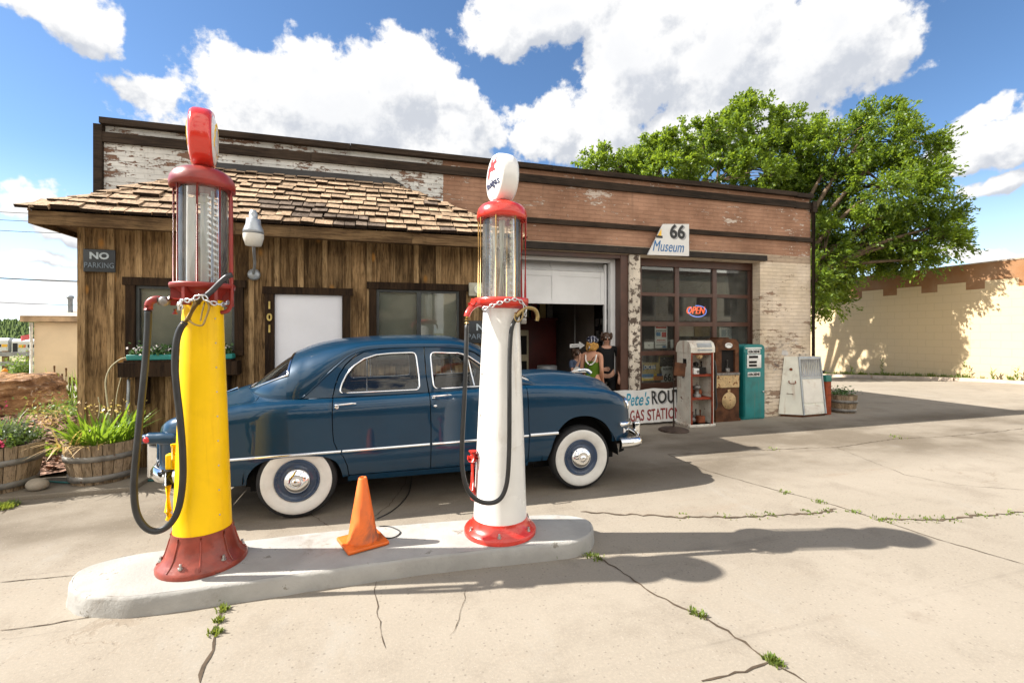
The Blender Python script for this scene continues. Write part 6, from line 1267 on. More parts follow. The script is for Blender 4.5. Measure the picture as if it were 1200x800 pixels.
# ------------------------------------------------------------------ the three people at the workshop door
def skin_mesh(chains, sub=2):
    """chains: list of [(point, radius), ...]; first point of a later chain may repeat an earlier one to join there"""
    bm = bmesh.new(); lay = bm.verts.layers.skin.verify(); pool = {}
    def V(p, r):
        k = tuple(round(c, 4) for c in p)
        if k not in pool:
            v = bm.verts.new(p); rr = r if isinstance(r, tuple) else (r, r); v[lay].radius = rr; v[lay].use_root = (len(pool) == 0); pool[k] = v
        return pool[k]
    for ch in chains:
        vs = [V(p, r) for p, r in ch]
        for a, b in zip(vs[:-1], vs[1:]):
            if a is not b and bm.edges.get((a, b)) is None: bm.edges.new((a, b))
    me = bpy.data.meshes.new('tmp'); bm.to_mesh(me); bm.free(); o = bpy.data.objects.new('tmp', me); COL.objects.link(o)
    o.modifiers.new('s', 'SKIN').use_smooth_shade = True; m_ = o.modifiers.new('b', 'SUBSURF'); m_.levels = sub; m_.render_levels = sub
    dg = bpy.context.evaluated_depsgraph_get(); dg.update(); r = bpy.data.meshes.new_from_object(o.evaluated_get(dg)); bpy.data.objects.remove(o)
    return r
mat('skin_tan', (.50, .245, .15), .5, var=.08, scale=6); mat('skin_fair', (.46, .25, .17), .5, var=.08, scale=6); mat('hair_blonde', (.42, .22, .055), .55, var=.3, scale=30); mat('hair_brown', (.06, .03, .016), .5, var=.3, scale=30)
mat('cloth_green', (.085, .16, .012), .85, var=.15, scale=8); mat('cloth_white', (.75, .74, .70), .8); mat('cloth_black', (.010, .010, .011), .85); mat('cloth_blue', (.075, .10, .16), .85, var=.2, scale=9); mat('cloth_denim', (.03, .045, .08), .85); mat('bandana', (.012, .014, .03), .8, chips=((.55,.55,.6), .44, 28)); mat('eye_white', (.75,.74,.72), .3); mat('lip', (.35, .10, .08), .5); mat('strap_brown', (.08, .035, .02), .7)
def hand(chains, wrist, d, side, s):
    """palm, four fingers and a thumb growing from the wrist along d"""
    d = d.normalized(); side = side.normalized(); nrm = d.cross(side)
    palm = wrist+d*.055*s; chains.append([(wrist, .026*s), (palm, (.036*s))])
    for k, L in enumerate((.062, .074, .070, .054)):
        b = palm+side*(.030-.020*k)*s+d*.028*s; m1 = b+d*L*.5*s+nrm*.006*s; e = b+d*L*s+nrm*.022*s
        chains.append([(palm, .036*s), (b, .0105*s), (m1, .0095*s), (e, .008*s)])
    t0 = wrist+d*.03*s+side*.030*s; t1 = t0+(d*.7+side*.6)*.035*s; t2 = t1+(d+side*.2)*.028*s
    chains.append([(wrist+d*.0001, .026*s), (t0, .014*s), (t1, .012*s), (t2, .010*s)])
def person(label, loc, rz, H, skin, shoulders, arms, head_yaw=0, female=False):
    """standing figure, faces -y locally; arms = [(elbow, wrist, hand dir, hand side)] in local metres at height 1.7"""
    r = thing('person', label, 'person', loc, rz); s = H/1.70; p = lambda x, y, z: Vector((x, y, z))*s
    hipw = .095 if not female else .10
    ch = [[(p(0,0,.95), (.150*s, .105*s)), (p(0,0,1.08), (.128*s if female else .14*s, .095*s)), (p(0,.01,1.25), (.150*s, .10*s)), (p(0,.012,1.38), (.125*s, .085*s)), (p(0,.012,1.455), (.060*s, .058*s)), (p(0,0,1.50), .052*s), (p(0,-.012,1.545), (.062*s, .075*s)), (p(0,-.012,1.61), (.076*s, .094*s)), (p(0,-.008,1.665), (.06*s, .075*s))]]
    for q in (-1, 1):
        ch.append([(p(0,0,.95), (.150*s, .105*s)), (p(q*hipw,0,.88), .088*s), (p(q*hipw,-.005,.70), .078*s), (p(q*hipw,-.01,.50), .056*s), (p(q*hipw,.012,.34), .056*s), (p(q*hipw,.02,.10), .038*s), (p(q*hipw,-.02,.045), .040*s), (p(q*hipw*1.15,-.13,.03), .032*s)])
    for q, (el, wr, hd, hs) in zip((-1, 1), arms):
        sh_ = p(q*shoulders,.012,1.40); el = Vector(el)*s; wr = Vector(wr)*s
        ch.append([(p(0,.012,1.38), (.125*s, .085*s)), (p(q*shoulders*.62,.012,1.405), .062*s), (sh_, .056*s), (sh_.lerp(el, .5), .044*s), (el, .036*s), (el.lerp(wr, .35), .037*s), (wr, .026*s)]); hand(ch, wr, Vector(hd), Vector(hs), s)
    me = skin_mesh(ch, 2); body = link_mesh('body', me, MATS[skin], r, True)
    f = MB(); hc = p(0,-.012,1.60)                                         # face: nose, eyes, lips, ears
    M = Matrix.Translation(hc) @ Matrix.Rotation(head_yaw, 4, 'Z')
    f.ball((0,-.100*s,-.012*s), .016*s, 8, 0, (.8, 1, 1.4), M)
    for q in (-1, 1): f.ball((q*.078*s, .005*s, -.005*s), .03*s, 8, 0, (.35, .7, 1), M)
    a = f.build('nose', MATS[skin], r)
    e = MB(); e2 = MB()
    for q in (-1, 1): e.ball((q*.031*s, -.086*s, .014*s), .012*s, 8, 0, (1.2, .6, .8), M); e2.ball((q*.031*s, -.093*s, .014*s), .006*s, 8, 0, (1, .5, 1), M)
    e.build('eye', MATS['eye_white'], r); e2.build('pupil', MATS['hair_brown'], r)
    l = MB(); l.ball((0, -.088*s, -.052*s), .022*s, 10, 0, (1, .35, .3), M); l.build('mouth', MATS['lip'], r)
    return r, s, p, M
def torso_cloth(r, s, p, m, z0=.90, z1=1.40, sleeves=None, k=1.12, female=False, name='shirt'):
    ch = [[(p(0,0,z0), (.158*s*k*.95, .115*s*k)), (p(0,0,1.08), ((.130 if female else .145)*s*k, .10*s*k)), (p(0,.01,1.25), (.15*s*k, .105*s*k)), (p(0,.012,z1), (.118*s*k, .085*s*k))]]
    if sleeves:
        for q, sh_, el in sleeves: ch.append([(p(0,.012,z1), (.118*s*k, .085*s*k)), (p(q*.62*abs(sh_.x/s),.012,1.405), .066*s), (sh_, .066*s), (sh_.lerp(el, .62), .058*s)])
    return link_mesh(name, skin_mesh(ch, 2), MATS[m], r, True)
def legs_cloth(r, s, p, m, zlow=.08, name='trousers'):
    ch = []
    for q in (-1, 1): ch.append([(p(0,0,.96), (.158*s, .118*s)), (p(q*.098,0,.86), .098*s), (p(q*.098,-.005,.68), .086*s), (p(q*.098,-.01,.48), .068*s), (p(q*.098,.012,.30), .064*s), (p(q*.098,.016,zlow), .055*s)])
    return link_mesh(name, skin_mesh(ch, 2), MATS[m], r, True)
def shoes(r, s, p, m):
    h = MB()
    for q in (-1, 1): h.ball((q*.105*s, -.06*s, .045*s), .06*s, 12, 0, (.8, 2.1, .75))
    h.build('shoe', MATS[m], r)
def hair_cap(r, s, M, m, depth=1.0, low=-.02, name='hair', tuft_n=60, longer=.0, high=.08):
    h = MB(); h.ball((0, .012*s, .022*s), .100*s, 18, 0, (.90, 1.06, .98*depth), M)
    for _ in range(tuft_n):
        a = random.uniform(.15*PI, .85*PI) if random.random() < .75 else random.uniform(-.1, 1.1)*PI; z = random.uniform(low, high)*s; rr = .088*s
        b = Vector((rr*math.cos(a), .02*s+rr*math.sin(a)*1.05, z)); h.ball(tuple(b), random.uniform(.018, .032)*s, 7, 0, (1, 1, 1.5+longer), M)
    return h.build(name, MATS[m], r)
# woman in the green dress: seen from behind, facing into the workshop, left of the man
g_ = on_y(694, 470, 7.25)
wl = (g_.x, 7.25, .012)
r, s, p, M = person('woman seen from behind in a green white-edged dress and patterned bandana at the workshop door', (wl[0], wl[1], 0.0), PI-.75, 1.63, 'skin_tan', .160, [((-.190,.05,1.12),(-.17,-.08,.93),(0,-.4,-1),(1,0,0)), ((.190,.03,1.12),(.13,-.20,1.02),(-.3,-1,.1),(0,0,1))], female=True)
r.location.z = .012
torso_cloth(r, s, p, 'cloth_green', .88, 1.33, None, 1.08, True, 'dress_top')
link_mesh('skirt', skin_mesh([[(p(0,0,1.0), (.150*s,.115*s)), (p(0,0,.85), (.175*s,.145*s)), (p(0,0,.62), (.19*s,.165*s)), (p(0,0,.48), (.195*s,.17*s))]], 2), MATS['cloth_green'], r, True)
h = MB()
for q in (-1, 1): h.tube(smooth_path([p(q*.105,-.085,1.33), p(q*.10,-.02,1.425), p(q*.098,.06,1.40), p(q*.085,.105,1.30), p(q*.03,.118,1.235), p(0,.120,1.225)], 6), .013*s, 8)
h.build('neckline_band', MATS['cloth_white'], r)
h = MB(); h.tube(smooth_path([p(-.10,.0,1.43), p(-.04,.112,1.33), p(.05,.13,1.18), p(.15,.09,1.02)], 6), .007*s, 6); h.build('bag_strap', MATS['strap_brown'], r)
h = MB(); h.box(-.01*s, .20*s, .10*s, .15*s, .86*s, 1.02*s, bev=.02); h.build('white_bag', MATS['cloth_white'], r)
hair_cap(r, s, M, 'hair_blonde', .95, -.10, 'hair', 70, 0, .0)
h = MB(); h.ball((0, .006*s, .060*s), .118*s, 20, 0, (.92, 1.06, .74), M); h.ball((0, .11*s, .02*s), .03*s, 10, 0, (1.1, .8, 1), M); h.tube([M @ Vector((.01,.12,.02))*s, M @ Vector((.04,.16,-.05))*s], [.02*s, .008*s], 6); h.build('bandana', MATS['bandana'], r)
shoes(r, s, p, 'strap_brown')
# man in black: faces the street
g_ = on_y(713.5, 470, 7.75)
A_ = [((-.25,.03,1.14),(-.12,-.19,1.03),(1,-.35,.05),(0,0,1)), ((.25,.03,1.13),(.22,-.12,.90),(0,-.3,-1),(-1,0,0))]
r, s, p, M = person('man in black shirt and trousers with short brown hair facing out of the workshop', (g_.x, 7.85, .012), -.30, 1.72, 'skin_fair', .195, A_)
torso_cloth(r, s, p, 'cloth_black', .88, 1.37, [(-1, p(-.195,.012,1.40), p(-.25,.03,1.14)), (1, p(.195,.012,1.40), p(.25,.03,1.13))], 1.12); legs_cloth(r, s, p, 'cloth_black'); hair_cap(r, s, M, 'hair_brown', 1.0, .0, 'hair', 60); shoes(r, s, p, 'cloth_black')
# child raising a hand to the face
g_ = on_y(676, 470, 8.15)
A_ = [((-.23,-.16,1.16),(-.07,-.20,1.47),(.25,.1,1),(1,0,0)), ((.23,.03,1.13),(.16,-.18,1.02),(-.3,-1,0),(0,0,1))]
r, s, p, M = person('child in a grey blue T-shirt raising one hand to the face inside the workshop', (g_.x, 8.15, .012), .25, 1.40, 'skin_fair', .175, A_)
torso_cloth(r, s, p, 'cloth_blue', .86, 1.37, [(-1, p(-.175,.012,1.40), p(-.23,-.16,1.16)), (1, p(.175,.012,1.40), p(.23,.03,1.13))], 1.14); legs_cloth(r, s, p, 'cloth_denim'); hair_cap(r, s, M, 'hair_brown', 1.0, -.06, 'hair', 80); shoes(r, s, p, 'cloth_black')
# ------------------------------------------------------------------ planters, bed, rock on the left
wood_mat('stave', (.20, .145, .09), (.38, .29, .20), 'z', .85, .25, (.07, .05, .035), 0, .6)
mat('hoop', (.20, .19, .175), .6, .4, var=.3, scale=9, chips=((.14,.07,.035), .38, 14))
def barrel(label, c, rt, rb, h0, ov=1.0, group='half barrel planters'):
    r = thing('barrel_planter', label, 'planter', c, group=group); b = MB(); n = 22
    for i in range(n):
        a0, a1 = 2*PI*i/n+.01, 2*PI*(i+1)/n-.01; hz_ = h0+random.uniform(-.008, .006)
        prof = [(rb, 0), (rb+(rt-rb)*.55+.012, h0*.5), (rt, hz_)]; vs = []
        for rr, z in prof:
            for a in (a0, (a0+a1)/2, a1): vs.append((rr*math.cos(a), rr*math.sin(a)*ov, z))
        for rr, z in reversed(prof):
            for a in (a0, (a0+a1)/2, a1): vs.append(((rr-.03)*math.cos(a), (rr-.03)*math.sin(a)*ov, z))
        fs = [(k*3+j, k*3+j+1, k*3+j+4, k*3+j+3) for k in range(5) for j in range(2)]+[(0,3,6,9,12,15)[::-1], (2,5,8,11,14,17)]; b.add(vs, fs)
    b.build('staves', MATS['stave'], r)
    for f, w in ((.16, .032), (.66, .030)):
        h = MB(); z = h0*f; rr = rb+(rt-rb)*f+.012+.012*(1-abs(f-.5)*2); pr = [(rr-.012, z-w), (rr+.004, z-w), (rr+.008, z+w), (rr-.012, z+w)]
        h.lathe(pr, 44, 0, Matrix.Scale(ov, 4, (0,1,0)), cap=False); h.build('hoop', MATS['hoop'], r)
    h = MB(); h.lathe([(rt-.035, h0-.05), (.0, h0-.02)], 30, 0, Matrix.Scale(ov, 4, (0,1,0)), cap=False); h.build('soil', MATS['soil'], r); return r
# low concrete ledge under the planters
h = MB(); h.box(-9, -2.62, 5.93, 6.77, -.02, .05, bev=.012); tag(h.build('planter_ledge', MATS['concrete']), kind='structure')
b2 = barrel('half barrel planter overflowing with long bright green leaves at the office corner', (-3.10, 6.38, .05), .345, .275, .45)
b1 = barrel('half barrel planter with pink flowers at the far left edge', (-4.02, 6.28, .05), .38, .30, .49)
leaf_mat('blade', (.075, .17, .015), (.24, .36, .05), .35, .42); leaf_mat('herb', (.07, .13, .03), (.18, .27, .06), .3); leaf_mat('grey_herb', (.10, .15, .09), (.17, .22, .13), .25); leaf_mat('dry', (.42, .26, .10), (.60, .42, .20), .3)
def blades(n, c, spread, L, w, lean, oy=1.0, curve=.5):
    V = []
    for _ in range(n):
        a = random.uniform(0, 2*PI); rr = spread*math.sqrt(random.random()); b = Vector((c[0]+rr*math.cos(a), c[1]+rr*math.sin(a)*oy, c[2])); oa = a+random.uniform(-.9, .9); l = random.uniform(.15, lean)
        d0 = Vector((math.cos(oa)*l, math.sin(oa)*l, 1)).normalized(); ln = L*random.uniform(.45, 1.15); ww = w*random.uniform(.7, 1.3); side = Vector((-math.sin(oa), math.cos(oa), 0)).lerp(Vector((random.uniform(-1,1), random.uniform(-1,1), 0)), .4).normalized(); q = b; k = 5; ps = [q]; d = d0.copy()
        for i in range(k): q = q+d*ln/k; d = (d+Vector((math.cos(oa), math.sin(oa), -.55))*curve*l*.28).normalized(); ps.append(q)
        wd = [ww*f for f in (.75, 1, 1, .85, .55, .05)]
        for i in range(k): V += [ps[i]-side*wd[i], ps[i]+side*wd[i], ps[i+1]+side*wd[i+1], ps[i+1]-side*wd[i+1]]
    return V
c = (-3.10, 6.38, .47)
o = quads_object('long_leaves', blades(230, c, .27, .40, .016, 1.0), MATS['blade'], smooth=False); wp(o, b2)
o = quads_object('dry_leaves', blades(60, (-3.29, 6.17, .48), .11, .30, .007, 2.4, curve=2.2)+blades(16, (-3.05, 6.10, .49), .10, .26, .006, 2.4, curve=2.4), MATS['dry']); wp(o, b2)
o = quads_object('buds', leaf_cloud(60, lambda: (c[0]+rng.normal()*.2, c[1]+rng.normal()*.2, .86+rng.normal()*.05), .03, .035), MATS['dry']); wp(o, b2); o['kind'] = 'stuff'
c = (-4.02, 6.28, .52)
o = quads_object('grey_herbs', leaf_cloud(900, lambda: (c[0]+.10+rng.normal()*.09, c[1]+rng.normal()*.12, .60+abs(rng.normal())*.08), .018, .05), MATS['grey_herb']); wp(o, b1)
o = quads_object('herbs', leaf_cloud(1500, lambda: (c[0]+rng.uniform(-.30,.30), c[1]+rng.uniform(-.28,.28), .54+abs(rng.normal())*.05), .02, .05), MATS['herb']); wp(o, b1)
o = quads_object('tall_stems', blades(60, (c[0]-.08, c[1]+.05, .52), .22, .42, .006, .5), MATS['herb']); wp(o, b1)
o = quads_object('flowers', leaf_cloud(90, lambda: (c[0]+.18+rng.normal()*.03, c[1]-.26+rng.normal()*.03, .58+rng.normal()*.022), .03, .035).tolist()+leaf_cloud(40, lambda: (c[0]+.02+rng.normal()*.1, c[1]-.28+rng.normal()*.03, .56+rng.normal()*.01), .02, .025).tolist()+leaf_cloud(30, lambda: (c[0]+.0+rng.normal()*.1, c[1]+rng.normal()*.1, .9+rng.normal()*.04), .02, .025).tolist(), MATS['petal_pink']); wp(o, b1)
# bark bed rising to the rock
m, nb, p = base_mat('bark_mulch'); v = pos(nb); vo = nb.new('ShaderNodeTexVoronoi'); nb.put(vo.inputs['Vector'], nb.mapping(v, (1, 1.6, 1), rot=(0,0,.5))); vo.inputs['Scale'].default_value = 16
c_ = nb.mix(nb.sep(vo.outputs['Color'])[0], (.10, .05, .032), (.34, .20, .14)); nb.put(p.inputs['Base Color'], c_); p.inputs['Roughness'].default_value = .95; nb.put(p.inputs['Normal'], nb.bump(vo.outputs['Distance'], 1.0, .03))
def bedz(x, y): return .02+.52*smst(6.2, 7.9, y)*(1-smst(10.0, 13.5, y))*smst(-14, -10, x)+.025*math.sin(x*7+y*3)*math.sin(y*6)
grid_sheet('planting_bed', fr(-14, -3.55, 70), fr(6.60, 13.6, 50), bedz, MATS['bark_mulch'])
V = []
for _ in range(2600):                                       # loose bark chips
    x = random.uniform(-6.4, -3.6); y = random.uniform(6.65, 8.6); z = bedz(x, y)+.012; d = Vector((random.uniform(-1,1), random.uniform(-1,1), random.uniform(-.3,.3))).normalized()*random.uniform(.02,.07); s_ = d.cross(Vector((random.uniform(-.4,.4), random.uniform(-.4,.4), 1))).normalized()*random.uniform(.008,.025); q = Vector((x, y, z)); V += [q-d-s_, q+d-s_, q+d+s_, q-d+s_]
mat('bark_chip', (.26, .15, .105), .9, isl=.5); tag(quads_object('bark_chips', V, MATS['bark_chip']), 'loose reddish bark chips scattered over the planting bed', 'bark', kind='stuff')
# sandstone boulder
m, nb, p = base_mat('sandstone'); v = objco(nb); n1 = nb.noise(nb.mapping(v, (1, 1, 2.4)), 2.6, 9, .65, .5); n2 = nb.noise(v, 9, 8, .7)
c_ = nb.mix(nb.ramp(n1, .35, .65), (.17, .075, .026), (.47, .26, .115)); c_ = nb.mix(nb.ramp(n2, .55, .72, 0, .75), c_, (.62, .49, .36)); c_ = nb.mix(nb.ramp(nb.noise(nb.mapping(v, (1,1,2.2)), 4, 8, .7, 1), .56, .64, 0, .85), c_, (.05, .024, .010))
nb.put(p.inputs['Base Color'], c_); p.inputs['Roughness'].default_value = .95; nb.put(p.inputs['Normal'], nb.bump(nb.m('ADD', n1, nb.m('MULTIPLY', n2, .8)), 1.0, .12))
from mathutils import noise as mno
bm = bmesh.new(); bmesh.ops.create_cube(bm, size=1); bmesh.ops.subdivide_edges(bm, edges=list(bm.edges), cuts=64, use_grid_fill=True)
for w in bm.verts:
    q = w.co.copy(); ln = max(abs(q.x), abs(q.y), abs(q.z)); sph = q.normalized()*.62; q = q.lerp(sph, .42); q = Vector((q.x*2.1, q.y*1.1, q.z*.78))
    d = mno.fractal(q*1.1+Vector((3,1,5)), .9, 2.1, 5)*.13; d2 = mno.fractal(Vector((q.x*1.2, q.y*1.2, q.z*7)), .9, 2, 4)*.075+mno.fractal(q*5, .9, 2, 4)*.03; w.co = q+q.normalized()*(d+d2)
h = MB(); h.addbm(bm, 0, None, True); o = h.build('boulder', MATS['sandstone']); rk = on_y(26, 462, 8.7); o.location = (rk.x-.72, 8.75, .70); o.rotation_euler = (.04, -.02, .12)
tag(o, 'big flat-topped orange sandstone boulder in the bed at the left edge', 'boulder')
def shrub_leaves(name, label, cat, centre, sx, sy, sz, n, mt, w=.02, L=.05):
    o = quads_object(name, leaf_cloud(n, lambda: (centre[0]+rng.normal()*sx, centre[1]+rng.normal()*sy, centre[2]+abs(rng.normal())*sz), w, L), MATS[mt]); return tag(o, label, cat)
q = on_y(85, 480, 8.1); shrub_leaves('small_shrub', 'low dark green shrub at the right foot of the sandstone boulder', 'shrub', (q.x, 8.1, bedz(q.x, 8.1)), .22, .15, .12, 1100, 'herb')
q = on_y(62, 490, 7.7); shrub_leaves('small_shrub', 'pale yellowish flowering clump at the front foot of the boulder', 'shrub', (q.x, 7.6, bedz(q.x, 7.6)), .1, .08, .16, 260, 'dry', .008, .06)
q = on_y(25, 500, 7.2); shrub_leaves('small_shrub', 'bright yellow green ground plant in the bark behind the flower barrel', 'shrub', (q.x+.25, 7.0, bedz(q.x, 7.0)), .22, .1, .05, 700, 'blade')
q = on_y(84, 455, 9.6); r = tag(quads_object('tall_grass', blades(140, (q.x+.2, 9.6, bedz(q.x, 9.6)-.02), .4, .62, .007, .5), MATS['blade']), 'tall green grass clump before the beige hut at the office corner', 'grass clump')
mat('seed_head', (.16, .09, .04), .9)
for k in range(8):
    px = 62+k*4.6; q = on_y(px, 446, 9.4); zt = on_y(px, 436+random.uniform(-5, 5)+(-3 if k < 4 else 4), 9.4).z; h = MB(); h.tube([(q.x, 9.4, bedz(q.x, 9.4)), (q.x+.02, 9.4, zt-.12)], .005, 6); h.tube([(q.x+.02, 9.4, zt-.14), (q.x+.02, 9.4, zt)], .014, 8); tag(h.build('seed_stalk', MATS['seed_head']), 'slim brown seed-headed stalk standing behind the boulder', 'stalk', 'seed stalks behind the boulder')
# reeds and stalks leaning on the office corner
h = MB(); P = lambda px, py, Y=6.62: on_y(px, py, Y)
h.tube(smooth_path([P(130,500), P(125,465), P(124,445), P(130,430), P(141,421), P(148,419)], 6), .008, 6); h.tube(smooth_path([P(138,500), P(136,470), P(141,445), P(148,425)], 6), .004, 6); h.tube(smooth_path([P(115,490), P(117,478), P(115,465)], 6), .005, 6); h.tube(smooth_path([P(152,505), P(160,503), P(168,507)],6), .008, 6)
mat('dry_stalk', (.40, .36, .24), .7); tag(h.build('dry_stalks', MATS['dry_stalk']), 'pale dry stalks arching up from the leafy barrel against the boards', 'stalk')
h = MB(); h.tube(smooth_path([P(151,442,6.7), P(150,470,6.68), P(147,500,6.66), P(147,525,6.66)], 6), .018, 8); tag(h.build('grey_pipe', MATS['galv']), 'thin grey pipe on the boards under the left end of the window ledge', 'pipe')
mat('hose_teal', (.012, .085, .080), .45)
g = lambda px, py: on_g(px, py)+Vector((0,0,.014))
h = MB(); h.tube(smooth_path([g(-30,568), g(30,572), g(90,572), g(130,570), g(165,565), g(200,562), g(260,556)], 8), .014, 8); tag(h.build('garden_hose', MATS['hose_teal']), 'dark teal garden hose lying along the foot of the planters', 'hose')
h = MB(); h.tube(smooth_path([on_g(-30,561,.06)+Vector((0,0,.014)), on_g(30,563,.06)+Vector((0,0,.014)), on_g(75,567,.05)+Vector((0,0,.02)), g(120,566.5), g(160,558), g(200,553), g(250,549)], 8), .011, 8); tag(h.build('garden_hose', MATS['hose_teal']), 'thinner upper garden hose looping round the leafy barrel', 'hose')
mat('terracotta', (.30, .10, .05), .8); q = on_g(162, 545); T = Matrix.Translation((q.x, 6.62, 0)); h = MB(); h.lathe([(.07,0),(.09,.17),(.10,.171),(.10,.20),(.085,.20),(.08,.17),(0,.16)], 20, 0, T); r = thing('flower_pot', 'small terracotta pot with a dark plant against the boards behind the black hose', 'flower pot', (q.x, 6.62, 0)); bw(h, 'pot', MATS['terracotta'], r); o = quads_object('leaves', leaf_cloud(260, lambda: (q.x+rng.normal()*.08, 6.6+rng.normal()*.06, .24+abs(rng.normal())*.1), .02, .06), MATS['flower_leaf']); wp(o, r)
bm = bmesh.new(); bmesh.ops.create_icosphere(bm, subdivisions=3, radius=.085)
for w in bm.verts: w.co = Vector((w.co.x*1.15, w.co.y, w.co.z*.8))*(1+.2*mno.noise(w.co*9))
mat('pebble', (.30, .26, .21), .9, bump=.3); h = MB(); h.addbm(bm, 0, Matrix.Translation((-3.56, 6.10, .11)), True); tag(h.build('round_stone', MATS['pebble']), 'round grey stone between the two barrel planters', 'stone')
# ------------------------------------------------------------------ beige hut behind
mat('hut_paint', (.60, .47, .31), .85, var=.07, scale=1.2, bump=.3, bscale=12); mat('hut_roof', (.36, .32, .27), .9, var=.15); mat('hut_fascia', (.36, .25, .15), .8, var=.3, scale=3)
YH = 20.0; a = on_y(40, 447, YH); zr = on_y(40, 377, YH).z
r = thing('beige_hut', 'small flat-roofed beige block hut behind the boulder and office corner', 'building', (a.x+2.5, YH, 0))
h = MB(); h.box(a.x, a.x+6, YH, YH+5, -.3, zr-.02); bw(h, 'wall', MATS['hut_paint'], r)
h = MB(); h.box(a.x-.25, a.x+6.2, YH-.25, YH+5.2, zr, zr+.20); bw(h, 'fascia', MATS['hut_fascia'], r); h = MB(); h.add([(a.x-.28,YH-.28,zr+.203),(a.x+6.2,YH-.28,zr+.203),(a.x+6.2,YH+2.4,zr+.55),(a.x-.28,YH+2.4,zr+.55),(a.x+6.2,YH+5.2,zr+.203),(a.x-.28,YH+5.2,zr+.203)], [(0,1,2,3),(3,2,4,5),(0,3,5),(1,4,2)]); bw(h, 'roof', MATS['hut_roof'], r)
q = on_y(82.5, 366, YH+1.2); h = MB(); h.lathe([(.09,zr+.2),(.075,zr+.35),(.07,zr+.9),(.10,zr+.91),(.10,zr+1.0),(0,zr+1.02)], 14, 0, Matrix.Translation((q.x, YH+1.2, 0))); bw(h, 'vent_pipe', MATS['galv_dark'], r)
h = MB(); h.tube([(a.x-.05, YH-.05, -.2), (a.x-.05, YH-.05, zr-.03)], .05, 8); bw(h, 'downpipe', MATS['cloth_white'], r)
# railing, train, flag, hydrant post
mat('rail_grey', (.26, .26, .27), .6, .3); wood_mat('rail_post', (.16, .10, .05), (.26, .17, .09), 'z')
YR = 26.0; r = thing('pipe_fence', 'grey two-rail fence on brown posts crossing the grass before the train', 'fence', (on_y(20,420,YR).x, YR, gz(on_y(20,420,YR).x, YR)))
x0, x1 = on_y(-60, 420, YR).x, on_y(60, 420, YR).x
for z in (on_y(20,414.5,YR).z, on_y(20,425.5,YR).z): h = MB(); h.box(x0, x1, YR-.05, YR+.05, z-.10, z+.08); bw(h, 'rail', MATS['rail_grey'], r)
for px in (-40, 4, 32, 58): q = on_y(px, 420, YR); h = MB(); h.box(q.x-.09, q.x+.09, YR+.051, YR+.2, gz(q.x, YR)-.2, on_y(px,411,YR).z); bw(h, 'post', MATS['rail_post'], r)
mat('hydrant_orange', (.55, .22, .02), .6); q = on_y(5.5, 431, 21.5); z0 = gz(q.x, 21.5); h = MB(); h.lathe([(.08,z0),(.07,z0+.03),(.065,z0+.28),(.085,z0+.29),(.08,z0+.35),(.03,z0+.41),(0,z0+.42)], 14, 0, Matrix.Translation((q.x, 21.5, 0))); h.tube([(q.x-.12, 21.5, z0+.22), (q.x+.12, 21.5, z0+.22)], .035, 8); tag(h.build('hydrant', MATS['hydrant_orange']), 'orange yellow hydrant in front of the grey fence far left', 'hydrant')
q = on_y(18, 425, 23); o = quads_object('bush', leaf_cloud(900, lambda: (q.x+rng.normal()*.22, 23.3+rng.normal()*.2, gz(q.x, 23)+.1+abs(rng.normal())*.32), .05, .10), MATS['herb']); tag(o, 'small round dark bush in the grass behind the grey fence', 'bush')
mat('train_silver', (.50, .50, .50), .4, .5, var=.1, scale=.5); mat('train_dark', (.03, .03, .035), .6); mat('train_yellow', (.65, .36, .03), .5); mat('train_orange', (.50, .13, .03), .5); mat('flag_red', (.55, .12, .14), .8); mat('flag_blue', (.05, .08, .2), .8)
YT = 148
def tx(px): return on_y(px, 400, YT).x
def carriage(label, px0, px1, pt, pb, bits):
    x0, x1 = tx(px0), tx(px1); zt, zb = on_y(px0, pt, YT).z, on_y(px0, pb, YT).z; r = thing('railway_carriage', label, 'train carriage', ((x0+x1)/2, YT, zb), group='carriages of the train in the valley')
    h = MB(); o = rtop(YT-1.5, YT+1.5, zb+.5, zt, .9); n = len(o); vs = [(x0, a, b) for a, b in o]+[(x1, a, b) for a, b in o]; h.add(vs, [(i, (i+1) % n, n+(i+1) % n, n+i) for i in range(n)]+[tuple(range(n-1,-1,-1)), tuple(range(n, 2*n))]); bw(h, 'body', MATS['train_silver'], r)
    for k, (a, b, c, d, mm) in enumerate(bits): h = MB(); h.box(x0+(x1-x0)*a, x0+(x1-x0)*b, YT-1.56, YT-1.505, zb+(zt-zb)*c, zb+(zt-zb)*d); bw(h, 'side_panel', MATS[mm], r)
    h = MB(); h.box(x0+1, x1-1, YT-1.2, YT+1.2, zb, zb+.49); bw(h, 'bogie', MATS['train_dark'], r); return r
carriage('silver railway carriage with dark window and yellow panel at the left picture edge', -60, 14.8, 396, 414.5, [(.0,.89,.42,.60,'train_dark'),(.90,.99,.42,.60,'train_yellow')])
carriage('silver railway carriage with rounded end and orange panel beside the beige hut', 19, 80, 397, 414.5, [(.02,.11,.10,.72,'train_dark'),(.13,.20,.42,.62,'train_yellow'),(.20,.26,.42,.62,'train_orange'),(.30,.9,.42,.62,'train_dark')])
q = on_y(24, 402, 120); r = thing('flag', 'faded red and blue flag on a pole above the train', 'flag', (q.x, 120, gz(q.x, 120)))
h = MB(); h.tube([(q.x+1.9, 120, gz(q.x,120)), (q.x+1.9, 120, on_y(30,390,120).z)], .08, 8); bw(h, 'pole', MATS['rail_grey'], r)
z1 = on_y(26, 391, 120).z; z0 = on_y(26, 397, 120).z
h = MB(); vs = []; 
for i in range(9):
    for j in (0, 1): vs.append((q.x+1.8-i*.22, 120+.2*math.sin(i*.8), (z0 if j == 0 else z1)-.12*i*.5))
